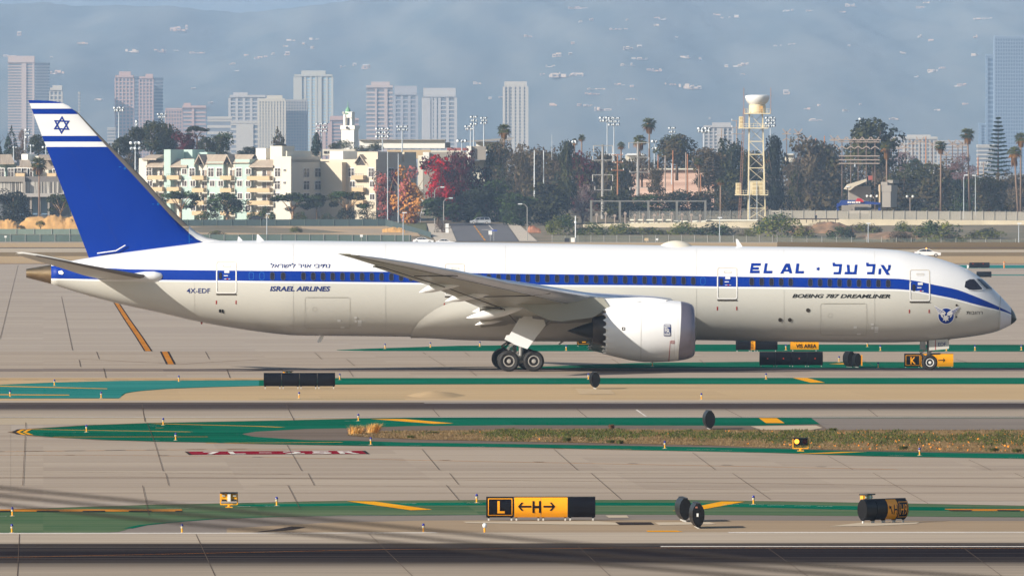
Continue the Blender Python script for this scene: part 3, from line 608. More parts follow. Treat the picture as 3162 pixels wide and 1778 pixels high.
lay('airline_title', [textpoly('ISRAEL AIRLINES', 833.5, 883.6, 1020, 899, 0.03, 0.22, 0.002)], P_NAVY)
lay('hebrew_airline_title', [textpoly('נתיבי אויר לישראל'[::-1], 835, 812.5, 1020, 827, 0.015, 0.15)], P_NAVY)
lay('aircraft_type_title', [textpoly('BOEING 787 DREAMLINER', 2446, 907.5, 2749, 919.5, 0.035, 0.3, 0.004)], P_BLACKL)
lay('city_name', [textpoly('רחובות'[::-1], 2984.5, 961, 3034, 970, 0.01)], P_BLACKL)
Z4 = lambda pts: P(*[(2760 + a * .1554, 800 + b * .1554) for a, b in pts])
cx, cy = 2921.3, 975
em = lay('emblem_disc', [P(*ell(cx, cy, 24, 23.6, 28))], P_BLUE, off=0.02)
lay('emblem_rim', [ring(ell(cx, cy, 26, 25.6, 28), ell(cx, cy, 23.8, 23.4, 28))], P_WHITE, em, off=0.022)
lay('emblem_wing', [Z4([(800,915),(990,1020),(1032,1062),(1008,1102),(945,1112),(880,1072),(846,1010)])], P_WHITE, em, off=0.03)
lay('emblem_wing', [Z4([(1305,930),(1092,1036),(1052,1072),(1070,1122),(1110,1118),(1190,1078),(1250,1030)])], P_WHITE, em, off=0.03)
lay('feather_line', [Z4(p) for p in ([(815,945),(1000,1050),(996,1058),(812,955)], [(835,985),(960,1050),(956,1058),(840,995)], [(858,1020),(940,1068),(936,1076),(864,1032)], [(1295,950),(1140,1035),(1146,1042),(1290,962)], [(1270,990),(1150,1052),(1156,1060),(1262,1004)], [(1240,1030),(1160,1076),(1166,1084),(1230,1044)])], P_BLUE, em, off=0.04)
s7 = [(1030 + (78 if k % 2 == 0 else 42) * math.sin(math.pi * k / 7 + math.pi), 1168 - (78 if k % 2 == 0 else 42) * math.cos(math.pi * k / 7 + math.pi)) for k in range(14)]
lay('emblem_star', [Z4(s7)], P_WHITE, em, off=0.034)
lay('feather_line', [Z4([(930,1108),(985,1120),(965,1160),(935,1135)]), Z4([(1165,1095),(1110,1130),(1120,1160),(1150,1125)])], P_WHITE, em, off=0.03)
# cockpit glazing
for nm, pts in (('cockpit_side_window', [(1420,445),(1500,406),(1590,402),(1672,490),(1755,585),(1745,608),(1650,618),(1570,622),(1490,610),(1400,560)]), ('cockpit_windscreen', [(1635,396),(1740,398),(1780,422),(1870,508),(1960,597),(1930,605),(1840,602),(1735,500)])):
    pl = [(2760 + a * .1554, 800 + b * .1554) for a, b in pts]; mx, my = sum(p[0] for p in pl) / len(pl), sum(p[1] for p in pl) / len(pl)
    g = lay(nm, [P(*pl)], P_GLASS, cut=2, off=0.03)
    lay('window_frame', [ring([(mx + (a - mx) * 1.11, my + (b - my) * 1.11) for a, b in pl], [(mx + (a - mx) * .99, my + (b - my) * .99) for a, b in pl])], P_WHITE, g, cut=2, off=0.034)

# ---------------------------------------------------------------- lifting surfaces
def foil(le, te, tc, n=9, camber=0.0):
    "closed section from leading edge over the top to the trailing edge and back"
    le, te = Vector(le), Vector(te); c = te - le; L = c.length; up = Vector((0, 0, 1)); pts = []
    xs = [(1 - math.cos(math.pi * k / n)) / 2 for k in range(n + 1)]
    th = lambda t: 5 * tc * L * (0.2969 * math.sqrt(t) - 0.126 * t - 0.3516 * t * t + 0.2843 * t ** 3 - 0.1015 * t ** 4)
    for t in xs: pts.append(le + c * t + up * (th(t) + camber * L * 4 * t * (1 - t)))
    for t in xs[-2:0:-1]: pts.append(le + c * t + up * (-th(t) + camber * L * 4 * t * (1 - t)))
    return pts
def loft(name, secs, m, parent, mirror=False, cap=True, smooth_=40):
    mb = MB(); rows = [[(p[0], -p[1] if mirror else p[1], p[2]) for p in s] for s in secs]; mb.grid(rows, m if callable(m) else 0, closed=True)
    if cap: mb.poly(rows[0][::-1], 0); mb.poly(rows[-1], 0)
    return mb
WS = [(-30, 1058, 783.5, 1047, 785, .05), (-29, 1112, 789.5, 1068, 791.5, .06), (-27.5, 1187, 800, 1095, 799, .075), (-24.9, 1283, 814.5, 1152, 817, .085), (-21, 1425, 841, 1237, 843, .09), (-17, 1572, 872, 1325, 874, .095),
      (-13, 1718, 894, 1412, 904, .1), (-9.7, 1839, 915, 1480, 940, .105), (-6, 1975, 927, 1484, 972, .11), (-2.0, 2118, 937, 1484, 1000, .11)]
def wingsec(w): return foil(L3(w[1], w[2], w[0]), L3(w[3], w[4], w[0]), w[5])
for mir in (False, True):
    secs = [wingsec(w) for w in WS]
    if mir: secs = [[Vector((p.x, -p.y, p.z)) for p in s] for s in secs]
    mb = MB(); n = len(secs[0]); mb.grid(secs, 0, closed=True); mb.poly(secs[0][::-1]); mb.poly(secs[-1])
    wing = mb.build('wing', [P_WINGUND], plane, smooth=40)
    # slats: a bright strip wrapped round the leading edge, in four lengths
    for a, b in ((1, 3), (3, 5), (5, 7), (7, 9)):
        mb = MB(); rr_ = []
        for i in range(a, b + 1):
            s = secs[i]; ctr = (s[0] + s[9]) / 2; idx = [14, 15, 16, 17, 0, 1, 2, 3]
            q = [s[j % n] + (s[j % n] - ctr).normalized() * 0.02 + Vector((0, 0, 0.015 if j in (1, 2, 3) else -0.015 if j > 9 else 0)) for j in idx[1:]]
            sh = 0.0
            rr_.append(q)
        mb.grid(rr_, 0); mb.build('leading_edge_slat', P_LE, wing, smooth=True)
    # drooped flaps: thin panels behind the rear of the wing
    def pt(i, t, dz=0.0):
        le, te = secs[i][0], secs[i][9]; p = le.lerp(te, t); return Vector((p.x, p.y, p.z + dz))
    for a, b in ((3, 5), (5, 7), (7, 9)):
        mb = MB(); rows_ = []
        for i in (a, b):
            h = secs[i][0]; cl = (secs[i][9] - secs[i][0]).length
            rows_.append([pt(i, .80, -.004 * cl), pt(i, .88, -.024 * cl), pt(i, 1.0, -.012 * cl - .1), pt(i, 1.0, -.01 * cl - .05), pt(i, .9, .0)])
        mb.grid(rows_, 0, closed=True); mb.poly(rows_[0]); mb.poly(rows_[1][::-1]); mb.build('flap', P_WINGUND, wing, smooth=35)
    for i, j in ((3, 5), (5, 7), (7, 9)):      # dark gaps along and between the flaps
        q = lambda n_, u: pt(n_, u, -.05 - .048 * (secs[n_][9] - secs[n_][0]).length * (1 if u > .5 else .9)); mb = MB(); mb.tube([q(i, .79), q(j, .79)], .032, 5); mb.tube([q(i, .8), pt(i, 1.0, -.12)], .04, 5); mb.build('flap_gap', P_SILL, wing)
    mb = MB(); mb.tube([pt(1, .30, -.08), pt(4, .22, -.25), pt(7, .2, -.42)], .016, 5); mb.build('panel_seam', P_SILL, wing)
    for i in (4, 6): mb = MB(); mb.tube([pt(i, .06, -.22), pt(i, .3, -.055 * (secs[i][9] - secs[i][0]).length), pt(i, .78, -.05 - .04 * (secs[i][9] - secs[i][0]).length)], .03, 5); mb.build('panel_seam', P_SILL, wing)
    sgn = 1 if mir else -1
    for yl, tipx, tipy, bx, by, fr, r in ((-16.9, 1294, 903, 1348, 886, 1470, .32), (-13.0, 1375, 930, 1436, 913, 1560, .36), (-9.0, 1440, 981, 1510, 972, 1620, .34), (-6.2, 1459, 962, 1520, 954, 1640, .36), (-4.0, 1467, 1003, 1520, 990, 1600, .26)):
        tp, bs, f0 = L3(tipx, tipy, yl), L3(bx, by - 2, yl), L3(fr, by - 26, yl)
        if mir: tp, bs, f0 = [Vector((p.x, -p.y, p.z)) for p in (tp, bs, f0)]
        mb = MB(); path = [tp, tp.lerp(bs, .35), tp.lerp(bs, .7), bs, bs.lerp(f0, .4), bs.lerp(f0, .8), f0]
        mb.tube(path, [.02, r * .5, r * .85, r, r * .95, r * .6, .05], 10); mb.build('flap_track_fairing', P_WHITE, wing, smooth=True)
    mb = MB(); mb.tube([secs[0][0] + Vector((-.3, 0, .02)), secs[0][0] + Vector((.5, .02 * sgn, .02))], [.03, .07], 6); mb.build('navigation_light', P_FRAMEW, wing)
HSS = [(-1.2, 485, 858, 300, 860, .1), (-3.0, 405, 845, 258, 850, .1), (-6.0, 272, 820, 184, 826, .1), (-8.6, 158, 797, 112, 805, .09), (-9.5, 112, 789, 72, 793, .08), (-9.95, 70, 783, 46, 784, .05)]
for mir in (False, True):
    secs = [foil(L3(w[1], w[2], w[0]), L3(w[3], w[4], w[0]), w[5]) for w in HSS]
    if mir: secs = [[Vector((p.x, -p.y, p.z)) for p in s] for s in secs]
    mb = MB(); mb.grid(secs, 0, closed=True); mb.poly(secs[0][::-1]); mb.poly(secs[-1]); hs = mb.build('tailplane', P_WHITE if False else mat('tailplane_grey_paint', lin((206, 202, 192)), 0.4, var=0.02, scale=.4), plane, smooth=40)
    mb = MB(); n = len(secs[0]); rr_ = []
    for s in secs[0:5]:
        ctr = (s[0] + s[9]) / 2; rr_.append([s[j % n] + (s[j % n] - ctr).normalized() * 0.015 + Vector((0, 0, .01 if j < 5 else -.01)) for j in (16, 17, 0, 1)])
    mb.grid(rr_); mb.build('leading_edge_strip', P_FINLE, hs, smooth=True)
    a, b, c = L3(505, 853, -1.75), L3(445, 853, -1.75), L3(330, 861, -1.5)
    if mir: a, b, c = [Vector((p.x, -p.y, p.z)) for p in (a, b, c)]
    mb = MB(); mb.tube([a, a.lerp(b, .12), a.lerp(b, .5), b, b.lerp(c, .5), c], [.05, .22, .32, .3, .2, .05], 12); mb.build('root_fairing', P_WHITE, hs, smooth=True)

# fin: horizontal bands between the listed rows
FLE = [(312, 165), (316, 182), (320, 198), (326, 212), (335.5, 221), (345, 237.5), (367, 258.5), (404, 293.5), (451, 340), (501, 394), (554, 445), (626, 508), (697, 581)]
FST = [(312, 160), (320, 192), (336, 219), (341, 230), (454.6, 331), (626, 489.6), (682.6, 542), (718, 583.7), (735, 606), (749, 640), (800, 640)]
FTE = [(308.7, 86.8), (626, 209), (790, 272.6), (806, 278)]
def finpt(px, py, half): p = L3(px, py); return Vector((p.x, -half, p.z))
def finhalf(u, chord): return 5 * .095 * chord * max(0, 0.2969 * math.sqrt(u) - 0.126 * u - 0.3516 * u * u + 0.2843 * u ** 3 - 0.1015 * u ** 4)
LV = [309.5, 312, 316, 319.5, 328, 336, 344, 353, 386, 420, 429, 438, 446, 454, 500, 550, 600, 650, 697, 718, 735, 749, 775, 806]
us = [0, .02, .06, .12, .2, .32, .46, .6, .74, .87, 1.0]
def finrow(py, lead=False):
    te = interp(py, FTE); le0 = interp(py, FLE) if py < 697 else interp(py, FST); st = interp(py, FST)
    if py < 313: st = le0 = 92 + (py - 309.5) * 26
    elif py < 341: st = le0 - .5
    ch = (le0 - te) / 48.7; row = []
    u0 = max(0, (le0 - st) / (le0 - te))
    for u in us:
        uu = u0 + (1 - u0) * u; px = le0 + (te - le0) * uu; row.append((px, py, finhalf(uu, ch) + .015))
    return row
mb = MB(); rows = []
for py in LV:
    r = finrow(py); rows.append([finpt(a, b, c) for a, b, c in r] + [finpt(a, b, -c) for a, b, c in r[::-1]])
def finm(i, k): y = (LV[i] + LV[i + 1]) / 2; return 0 if (y < 319.5 or 336 < y < 353 or 420 < y < 438 or y > 454) else 1
mb.grid(rows, finm, closed=True); mb.poly(rows[0]); fin = mb.build('tail_fin', [P_BLUE, P_WHITE], plane, smooth=35)
mb = MB(); rr_ = []
for py in (341, 345, 367, 404, 451, 501, 554, 626, 670, 697):
    te, le, st = interp(py, FTE), interp(py, FLE), interp(py, FST); ch = (le - te) / 48.7; h = [(le + (st - le) * q, finhalf((le - st) * q / (le - te), ch) + .015) for q in (1, .6, .25, .08, 0)]
    rr_.append([finpt(a, py, b + .004) for a, b in h] + [finpt(a, py, -b - .004) for a, b in h[-2::-1]])
mb.grid(rr_); mb.build('leading_edge_strip', P_FINLE, fin, smooth=True)
mb = MB(); rr_ = []
for o, i in (((583, 697), (583, 718)), ((590, 704), (593, 725)), ((606, 716), (606, 736)), ((637, 733.5), (640, 752)), ((674, 742), (675, 754)), ((715, 745), (716, 756))):
    w = .26 * (1 - (o[0] - 583) / 160); rr_.append([finpt(i[0], i[1] + 2, w * 1.25 + .03), finpt((i[0] + o[0]) / 2, (i[1] + o[1]) / 2, w * .75 + .02), finpt(o[0], o[1], .02), finpt((i[0] + o[0]) / 2, (i[1] + o[1]) / 2, -w * .75 - .02), finpt(i[0], i[1] + 2, -w * 1.25 - .03)])
mb.grid(rr_); mb.build('dorsal_fillet', P_WHITE, fin, smooth=True)
def finface(px, py, off=.02):
    te, le = interp(py, FTE), interp(py, FLE) if py < 697 else interp(py, FST); u = max(0, (le - px) / (le - te)); return finpt(px, py, finhalf(u, (le - te) / 48.7) + .015 + off)
scx, scy, sr = 190.3, 386.6, 28.5
tri = lambda r, o: [(scx + r * math.sin(R(o + 2 + 120 * k)), scy - r * math.cos(R(o + 2 + 120 * k))) for k in range(3)]
decal('star_of_david', [ring(tri(sr, 0), tri(sr - 8.6, 0)), ring(tri(sr, 180), tri(sr - 8.6, 180))], finface, mat('navy_blue_star', lin((6, 48, 138)), 0.4), fin)
decal('tie_down_ring', [ring(ell(x, y, 3.2, 3.2, 12), ell(x, y, 2, 2, 12)) for x, y in ((385.5, 520.5), (488, 630.5))] + [P((367, 515), (374, 515.4), (374, 516.6), (367, 516.4)), P((469, 630), (476, 630), (476, 631), (469, 631))], finface, mat('cyan_marking', lin((20, 140, 210)), 0.5), fin)
mb = MB(); mb.tube([finface(300, 782, .15), finface(358, 774, .15), finface(387, 757, .12)], .035, 6); mb.build('rudder_actuator_fairing', P_WHITE, fin)
decal('rudder_line', [P((214, 458), (214.7, 458), (372, 768), (371.2, 768))], finface, mat('rudder_gap', lin((0, 42, 132)), 0.5), fin)
decal('panel_seam', [P((583.4, 700), (584.4, 700), (584.4, 751), (583.4, 751)), P((587, 738.5), (614, 738), (614, 739), (587, 739.5))], finface, mat('cyan_marking', (0, 0, 0)), fin)

# belly fairing between the wings
FZ = [(1268, 1030), (1272, 1018), (1290, 993), (1310, 975), (1340, 954), (1370, 940), (1410, 927), (1450, 917), (1600, 905), (1750, 905), (1950, 912), (2030, 925), (2090, 950), (2130, 985), (2150, 1030)]
FBOT = [(1268, 1042), (1318, 1042.5), (1412, 1048), (1548, 1051.5), (1800, 1053), (2150, 1052)]
mb = MB(); rows = []
for px in (1268, 1272, 1280, 1290, 1310, 1340, 1370, 1410, 1450, 1520, 1600, 1750, 1900, 1980, 2030, 2070, 2100, 2130, 2148):
    x, zc, hz, hw = sect(px); a0 = math.acos(max(-1, min(1, (L3(px, interp(px, FZ), -hw).z - zc) / hz))); zb = L3(px, interp(px, FBOT)).z; q = []
    wd = min(1, (px - 1266) / 130, (2152 - px) / 130) * .32
    A = list(np.linspace(a0, math.pi, 13))
    for sg, seq in ((-1, A), (1, A[-2::-1])):
        for t in seq:
            b = (t - a0) / (math.pi - a0 + 1e-6); e = .03 + wd * min(1, b * 4); ez = .03 + max(0, (zc - hz - zb)) * b * b
            q.append((x, sg * (hw + e) * math.sin(t), zc + (hz + (ez if t > math.pi / 2 else 0)) * math.cos(t) - .0))
    rows.append(q)
mb.grid(rows); mb.build('belly_fairing', P_GREY, plane, smooth=True)

# ---------------------------------------------------------------- engines
EPX = [(1862, 72.5), (1880, 76), (1900, 80), (1950, 90), (1990, 94.3), (2030, 95.2), (2070, 94), (2096, 91.8)]
LIP = [(2096, 91.8), (2112, 89.3), (2126, 86), (2136, 81.5), (2141, 77), (2143, 73), (2139, 69), (2122, 65.5), (2098, 63.5)]
EYL = -9.7; kE = (D0 + EYL) / F
def ecen(px): return L3(px, interp(px, [(1750, 1021), (1866, 1020), (1976, 1023), (2140, 1021.5)]), EYL)
def eng_ring(px, rpx, n=80, shear=.07, teeth=0.0, sign=-1):
    c = ecen(px); r = rpx * kE; o = []
    for k in range(n):
        a = 2 * math.pi * k / n; z = r * math.cos(a); y = r * math.sin(a)
        q = abs(((k / n * 20 + .5) % 1.0) - .5) * 2          # 0 at a notch, 1 at a point
        o.append((c.x + shear * z * interp(px, [(1862, 0), (1950, .3), (2090, 1), (2143, -.15)]) - teeth * kE * (q ** 1.6), c.y * (1 if sign < 0 else -1) - sign * 0 + y, c.z + z))
    return o
RR_DONE = []
for sign in (-1, 1):
    mb = MB(); rows = [eng_ring(1868, 66, teeth=0, sign=sign), eng_ring(1873, 72.5, teeth=15, sign=sign)] + [eng_ring(p, r, sign=sign) for p, r in EPX[1:]]
    mb.grid(rows, 0, closed=True); nac = mb.build('engine_nacelle', [P_WHITE], plane, smooth=40)
    mb = MB(); mb.grid([eng_ring(1873, 72.2, teeth=14.6, sign=sign), eng_ring(1900, 77, sign=sign), eng_ring(1990, 70, sign=sign)], closed=True); mb.build('exhaust_duct', mat('dark_duct', lin((70, 64, 44)), 0.6, metal=.4), nac, smooth=40)
    mb = MB(); mb.grid([eng_ring(p, r, sign=sign) for p, r in LIP], closed=True); mb.build('intake_lip', P_METAL, nac, smooth=True)
    mb = MB(); mb.grid([eng_ring(2098, 63.5, sign=sign), eng_ring(2060, 61, sign=sign), eng_ring(2040, 60, sign=sign)], closed=True); mb.poly(eng_ring(2040, 60, sign=sign)); mb.build('fan_case', P_DARKMET, nac, smooth=40)
    c = ecen(2044)
    mb = MB()
    for k in range(18):
        a = 2 * math.pi * k / 18; u = Vector((0, math.sin(a), math.cos(a))); t = Vector((0, math.cos(a), -math.sin(a))); cc = Vector((c.x, c.y * -sign, c.z)); r0, r1 = 18 * kE, 59 * kE
        mb.quad(cc + u * r0 - t * .08 + Vector((.3, 0, 0)), cc + u * r0 + t * .08, cc + u * r1 + t * .22, cc + u * r1 - t * .22 + Vector((.35, 0, 0)))
    mb.lathe([(18 * kE, 0.1), (16 * kE, .5), (9 * kE, .9), (.02, 1.1)], 16, axis='x', o=(c.x, c.y * -sign, c.z)); mb.build('fan', P_DARKMET, nac, smooth=30)
    mb = MB(); c0 = ecen(1866)
    def er(px, r): return [(ecen(px).x, c0.y * -sign + r * kE * math.sin(2*math.pi*k/36), ecen(px).z + r * kE * math.cos(2*math.pi*k/36)) for k in range(36)]
    mb.grid([er(1990, 62), er(1900, 54), er(1866, 48), er(1832, 41), er(1829, 38), er(1845, 34)], closed=True); mb.build('core_cowl', P_DARKMET, nac, smooth=40)
    mb = MB(); mb.grid([er(1850, 31), er(1829, 27), er(1800, 18.5), er(1775, 9.5), er(1758, 3), er(1751, .3)], closed=True); mb.build('exhaust_plug', mat('plug_black_metal', (0.015, 0.014, 0.014), .5, metal=.5), nac, smooth=True)
    def pyl(pts, hw0, m, nm, parent=None):
        mb = MB(); ps = [L3(a, b, EYL) for a, b in pts]; n = len(ps)
        sgn_ = -sign
        v = [(p.x, p.y * sgn_ - hw0, p.z) for p in ps] + [(p.x, p.y * sgn_ + hw0, p.z) for p in ps]
        mb.add(v, [tuple(range(n)), tuple(range(2*n - 1, n - 1, -1))] + [(i, (i+1) % n, n + (i+1) % n, n + i) for i in range(n)]); return mb.build(nm, m, parent)
    py_ = pyl([(1562, 924), (1692, 930), (1804, 918), (1862, 920), (1880, 945), (1864, 956), (1852, 966), (1829, 980), (1731, 992), (1694, 988), (1626, 955)], .42, P_WINGUND, 'engine_pylon', nac)
    pyl([(1838, 918), (1856, 921.5), (1977, 917.5), (2020, 919.5), (2062, 926), (2040, 934), (1976, 930), (1900, 945), (1876, 950)], .34, P_WHITE, 'pylon_cap', nac)
    # badge, seams and marks on the outer side
    def eface(px, py, off=.015):
        c = ecen(px); r = interp(px, EPX) * kE; z = L3(px, py, c.y - r * .95).z - c.z; q = max(-.999, min(.999, z / r)); y = c.y - r * math.sqrt(1 - q * q)
        p = L3(px, py, y); return Vector((p.x, (y - off) * (1 if sign < 0 else -1), p.z))
    ZE = lambda a, b: (1780 + a * .17128, 900 + b * .17128)
    bd = [decal('engine_badge', [P(*rrect(*ZE(1574, 588), *ZE(1704, 806), 3.5))], lambda u, v: eface(u, v, .02), P_NAVY, nac, 3)]
    bd += [decal('badge_field', [P(*rrect(*ZE(1584, 598), *ZE(1694, 796), 2.5))], lambda u, v: eface(u, v, .03), P_FRAMEW, bd[0], 3),
           decal('badge_panel', [P(ZE(1588, 642), ZE(1692, 642), ZE(1692, 754), ZE(1588, 754))], lambda u, v: eface(u, v, .04), P_NAVY, bd[0], 3)]
    r1 = ZE(1596, 648) + ZE(1658, 730); r2 = ZE(1626, 668) + ZE(1688, 750)
    decal('badge_letters', [textpoly('R', r1[0], r1[1], r1[2], r1[3], .0), textpoly('R', r2[0], r2[1], r2[2], r2[3], .0)], lambda u, v: eface(u, v, .05), P_FRAMEW, bd[0], 3)
    t1 = ZE(1592, 607) + ZE(1688, 632); t2 = ZE(1592, 765) + ZE(1688, 790)
    decal('badge_words', [textpoly('ROLLS', *t1, .02), textpoly('ROYCE', *t2, .02)], lambda u, v: eface(u, v, .05), P_NAVY, bd[0], 3)
    def vline(x, ya, yb, w=.9, lean=.0): return P((x - w/2 + lean, ya), (x + w/2 + lean, ya), (x + w/2, yb), (x - w/2, yb))
    decal('cowl_seam', [vline(1979, 930, 1112), vline(2082, 932, 1100, .6)], lambda u, v: eface(u, v, .008), P_PANEL, nac, 3)
    decal('cowl_seam', [P((1873, 944.6), (1925, 935), (1976, 929), (1976, 930.2), (1925, 936.2), (1873, 946))], lambda u, v: eface(u, v, .008), P_PANEL, nac, 1)
    decal('lip_edge', [P((2092, 934), (2096, 934), (2095, 1110), (2091, 1110))], lambda u, v: eface(u, v, .012), P_FRAMEW, nac, 3)
    decal('red_stripe', [P(ZE(1688, 885), ZE(1696, 885), ZE(1672, 1255), ZE(1660, 1255))], lambda u, v: eface(u, v, .012), P_REDM, nac, 3)
    decal('hazard_sign', [ring(rrect(*ZE(1708, 882), *ZE(1768, 938), 1), rrect(*ZE(1716, 890), *ZE(1760, 930), 1)), P(*[ZE(a, b) for a, b in ((1730,898),(1742,898),(1750,925),(1736,925))])], lambda u, v: eface(u, v, .012), P_REDM, nac, 3)
    decal('access_port', [ring(rrect(*ZE(818, 640), *ZE(874, 698), 2), rrect(*ZE(832, 654), *ZE(862, 684), 1))], lambda u, v: eface(u, v, .012), P_SILL, nac, 3)
    decal('drain_scoop', [P(*[ZE(a, b) for a, b in ((1398,1212),(1420,1190),(1500,1172),(1525,1188),(1490,1210),(1420,1226))])], lambda u, v: eface(u, v, .05), P_WHITE, nac, 2)

# ---------------------------------------------------------------- landing gear
def wheel(x, y, z, r, w, rr, parent, hub=P_RIM):
    mb = MB(); h = w / 2
    mb.lathe([(rr, -h * .8), (r * .8, -h), (r * .95, -h * .8), (r, -h * .35), (r, h * .35), (r * .95, h * .8), (r * .8, h), (rr, h * .8)], 32, axis='y', o=(x, y, z), m=0)
    for s in (-1, 1): mb.lathe([(rr, s * h * .8), (rr * .86, s * h * .82), (rr * .8, s * h * .5), (rr * .42, s * h * .45), (rr * .36, s * h * .95), (rr * .1, s * h), (.001, s * h)], 20, axis='y', o=(x, y, z), mats=[1, 1, 2, 2, 1, 1])
    o = mb.build('wheel', [P_RUBBER, hub, P_DARKMET], parent, smooth=40); return o
gx1, gx2 = L3(1571, 1118, -5.5), L3(1647.6, 1118, -5.5); gz = .665
for sgn in (-1, 1):
    xm = (gx1.x + gx2.x) / 2
    mb = MB(); yb = sgn * 4.9; top = L3(1612, 985, -4.9)
    mb.tube([(xm, yb, gz + .1), (xm, yb, 1.75)], .14, 12); mb.tube([(xm, yb, 1.7), (top.x, yb, 3.6)], .22, 12)
    mb.tube([(gx1.x - .05, yb, gz), (gx2.x + .05, yb, gz)], .16, 10)
    for xx in (gx1.x, gx2.x): mb.tube([(xx, yb - .62, gz), (xx, yb + .62, gz)], .1, 10)
    mb.bar((xm - .1, yb, 1.0), (xm - .85, yb, 1.45), .12); mb.bar((xm - .85, yb, 1.45), (xm - .15, yb, 1.95), .12)
    mb.tube([(xm + .3, yb, 1.9), (xm + 1.9, yb, 3.2)], .09, 8); mb.tube([(xm, yb + sgn * -.1, 1.9), (xm, sgn * 3.0, 3.2)], .09, 8)
    leg = mb.build('main_landing_gear', [P_GEAR], plane, smooth=40)
    mb = MB()
    for q in range(4): mb.tube([(xm - .15 - .06 * q, yb - .2 + .13 * q, 1.75), (xm - .75, yb - .25 + .15 * q, 1.35 - .04 * q), (xm - 1.05, yb - .2 + .13 * q, 1.02), (xm - .7, yb - .2 + .1 * q, .85)], .03, 6)
    mb.build('brake_hoses', P_HOSE, leg, smooth=True)
    for xx in (gx1.x, gx2.x):
        for dy in (-.6, .6): wheel(xx, sgn * 4.9 + dy, gz, .665, .5, .36, leg)
    ZG = lambda pts: [(1460 + a * .1934, 880 + b * .1934) for a, b in pts]
    for nm, pts in (('gear_door', [(640,705),(1020,820),(870,1020),(655,945),(640,930),(505,865),(535,800),(585,795)]), ('gear_door', [(820,475),(950,500),(955,535),(1140,555),(1165,640),(1020,820),(640,705),(745,530),(785,530)])):
        mb = MB(); yo = -5.95; ps = [L3(a, b, yo + (.0 if nm == 'x' else 0)) for a, b in ZG(pts)]
        tilt = lambda p: p.y + .12 * (p.z - 2.2)
        v = [(p.x, (-tilt(p)) * sgn * -1 * 1.0 if False else sgn * -tilt(p), p.z) for p in ps]; v2 = [(a, b - sgn * .07, c) for a, b, c in v]; n = len(v)
        mb.add(v + v2, [tuple(range(n)), tuple(range(2*n-1, n-1, -1))] + [(i, (i+1) % n, n + (i+1) % n, n + i) for i in range(n)]); mb.build(nm, P_WHITE, leg)
nx, nzr = L3(2871, 1120, -.35).x, .49
mb = MB(); mb.tube([(nx, 0, nzr), (nx, 0, 1.05)], .09, 12); mb.tube([(nx, 0, .95), (nx - .05, 0, 2.1)], .14, 12); mb.tube([(nx, -.5, nzr), (nx, .5, nzr)], .07, 8)
mb.bar((nx - .1, 0, .75), (nx - .55, 0, 1.05), .1); mb.bar((nx - .55, 0, 1.05), (nx - .15, 0, 1.4), .1); mb.tube([(nx + .1, 0, 1.2), (nx + 1.3, 0, 2.0)], .06, 8); mb.tube([(nx + .05, -.12, 1.02), (nx + .7, -.12, 1.04)], .06, 8)
mb.box((nx - .42, 0, 1.75), (.3, .9, .9)); ng = mb.build('nose_landing_gear', P_GEAR, plane, smooth=40)
mb = MB(); mb.tube([(nx - .3, -.1, 1.4), (nx - .62, -.15, 1.2), (nx - .5, -.12, .85), (nx - .2, -.1, .8)], .025, 6); mb.build('brake_hoses', P_HOSE, ng)
for dy in (-.33, .33): wheel(nx, dy, nzr, .49, .36, .26, ng, P_FRAMEW)
for sgn in (-1, 1):
    pts = [(2868, 1050), (2926, 1046.4), (2930, 1052), (2930.5, 1074.5), (2928, 1077), (2869, 1082)]
    mb = MB(); ps = [L3(a, b, -.75) for a, b in pts]; v = [(p.x, p.y * -sgn, p.z) for p in ps]; v2 = [(p.x, (p.y + .05) * -sgn, p.z) for p in ps]; n = len(v)
    mb.add(v + v2, [tuple(range(n)), tuple(range(2*n-1, n-1, -1))] + [(i, (i+1) % n, n + (i+1) % n, n + i) for i in range(n)]); gd = mb.build('gear_door', P_GREY, ng)
    fl = lambda u, v: (lambda p: Vector((p.x, (p.y - .012) * -sgn, p.z)))(L3(u, v, -.75))
    decal('red_stripe', [P((2887.6, 1049.6), (2889.6, 1049.4), (2889.6, 1080), (2887.6, 1080.2))], fl, P_REDM, gd)
    decal('registration_letters', [textpoly('EDF', 2897, 1057.5, 2921, 1068.5, .01, 0, -.06)], fl, P_NAVY, gd)
# antennas, dome and small probes on the skin
def blade(pts, w, nm, m=P_WHITE):
    mb = MB(); ps = [L3(a, b) for a, b in pts]; n = len(ps); v = [(p.x, -w, p.z) for p in ps] + [(p.x, w, p.z) for p in ps]
    mb.add(v, [tuple(range(n)), tuple(range(2*n-1, n-1, -1))] + [(i, (i+1) % n, n + (i+1) % n, n + i) for i in range(n)]); mb.build(nm, m, plane)
blade([(733, 746), (735, 731), (739, 731.5), (752, 746)], .05, 'blade_antenna'); blade([(792, 745), (793.5, 723), (798, 724), (817, 745)], .06, 'blade_antenna')
blade([(2272, 738), (2278, 738.5), (2293, 762), (2275, 763)], .06, 'blade_antenna'); blade([(990, 1036), (1001, 1036), (991, 1056), (981, 1058), (980, 1052)], .05, 'drain_mast')
blade([(1735, 1051), (1745, 1051), (1730, 1063), (1723, 1063)], .05, 'drain_mast', P_WINGUND); blade([(2986, 818), (2992, 820), (2991, 827), (2986, 829)], .05, 'blade_antenna', P_FRAMEW)
blade([(275, 909), (286, 908), (281, 915), (275, 915)], .04, 'drain_mast', P_FRAMEW); blade([(619, 994), (626, 995), (624, 1001), (621, 1001)], .05, 'blade_antenna', P_REDM)
mb = MB(); c = L3(2087, 757.5); rx = 54 / 48.7
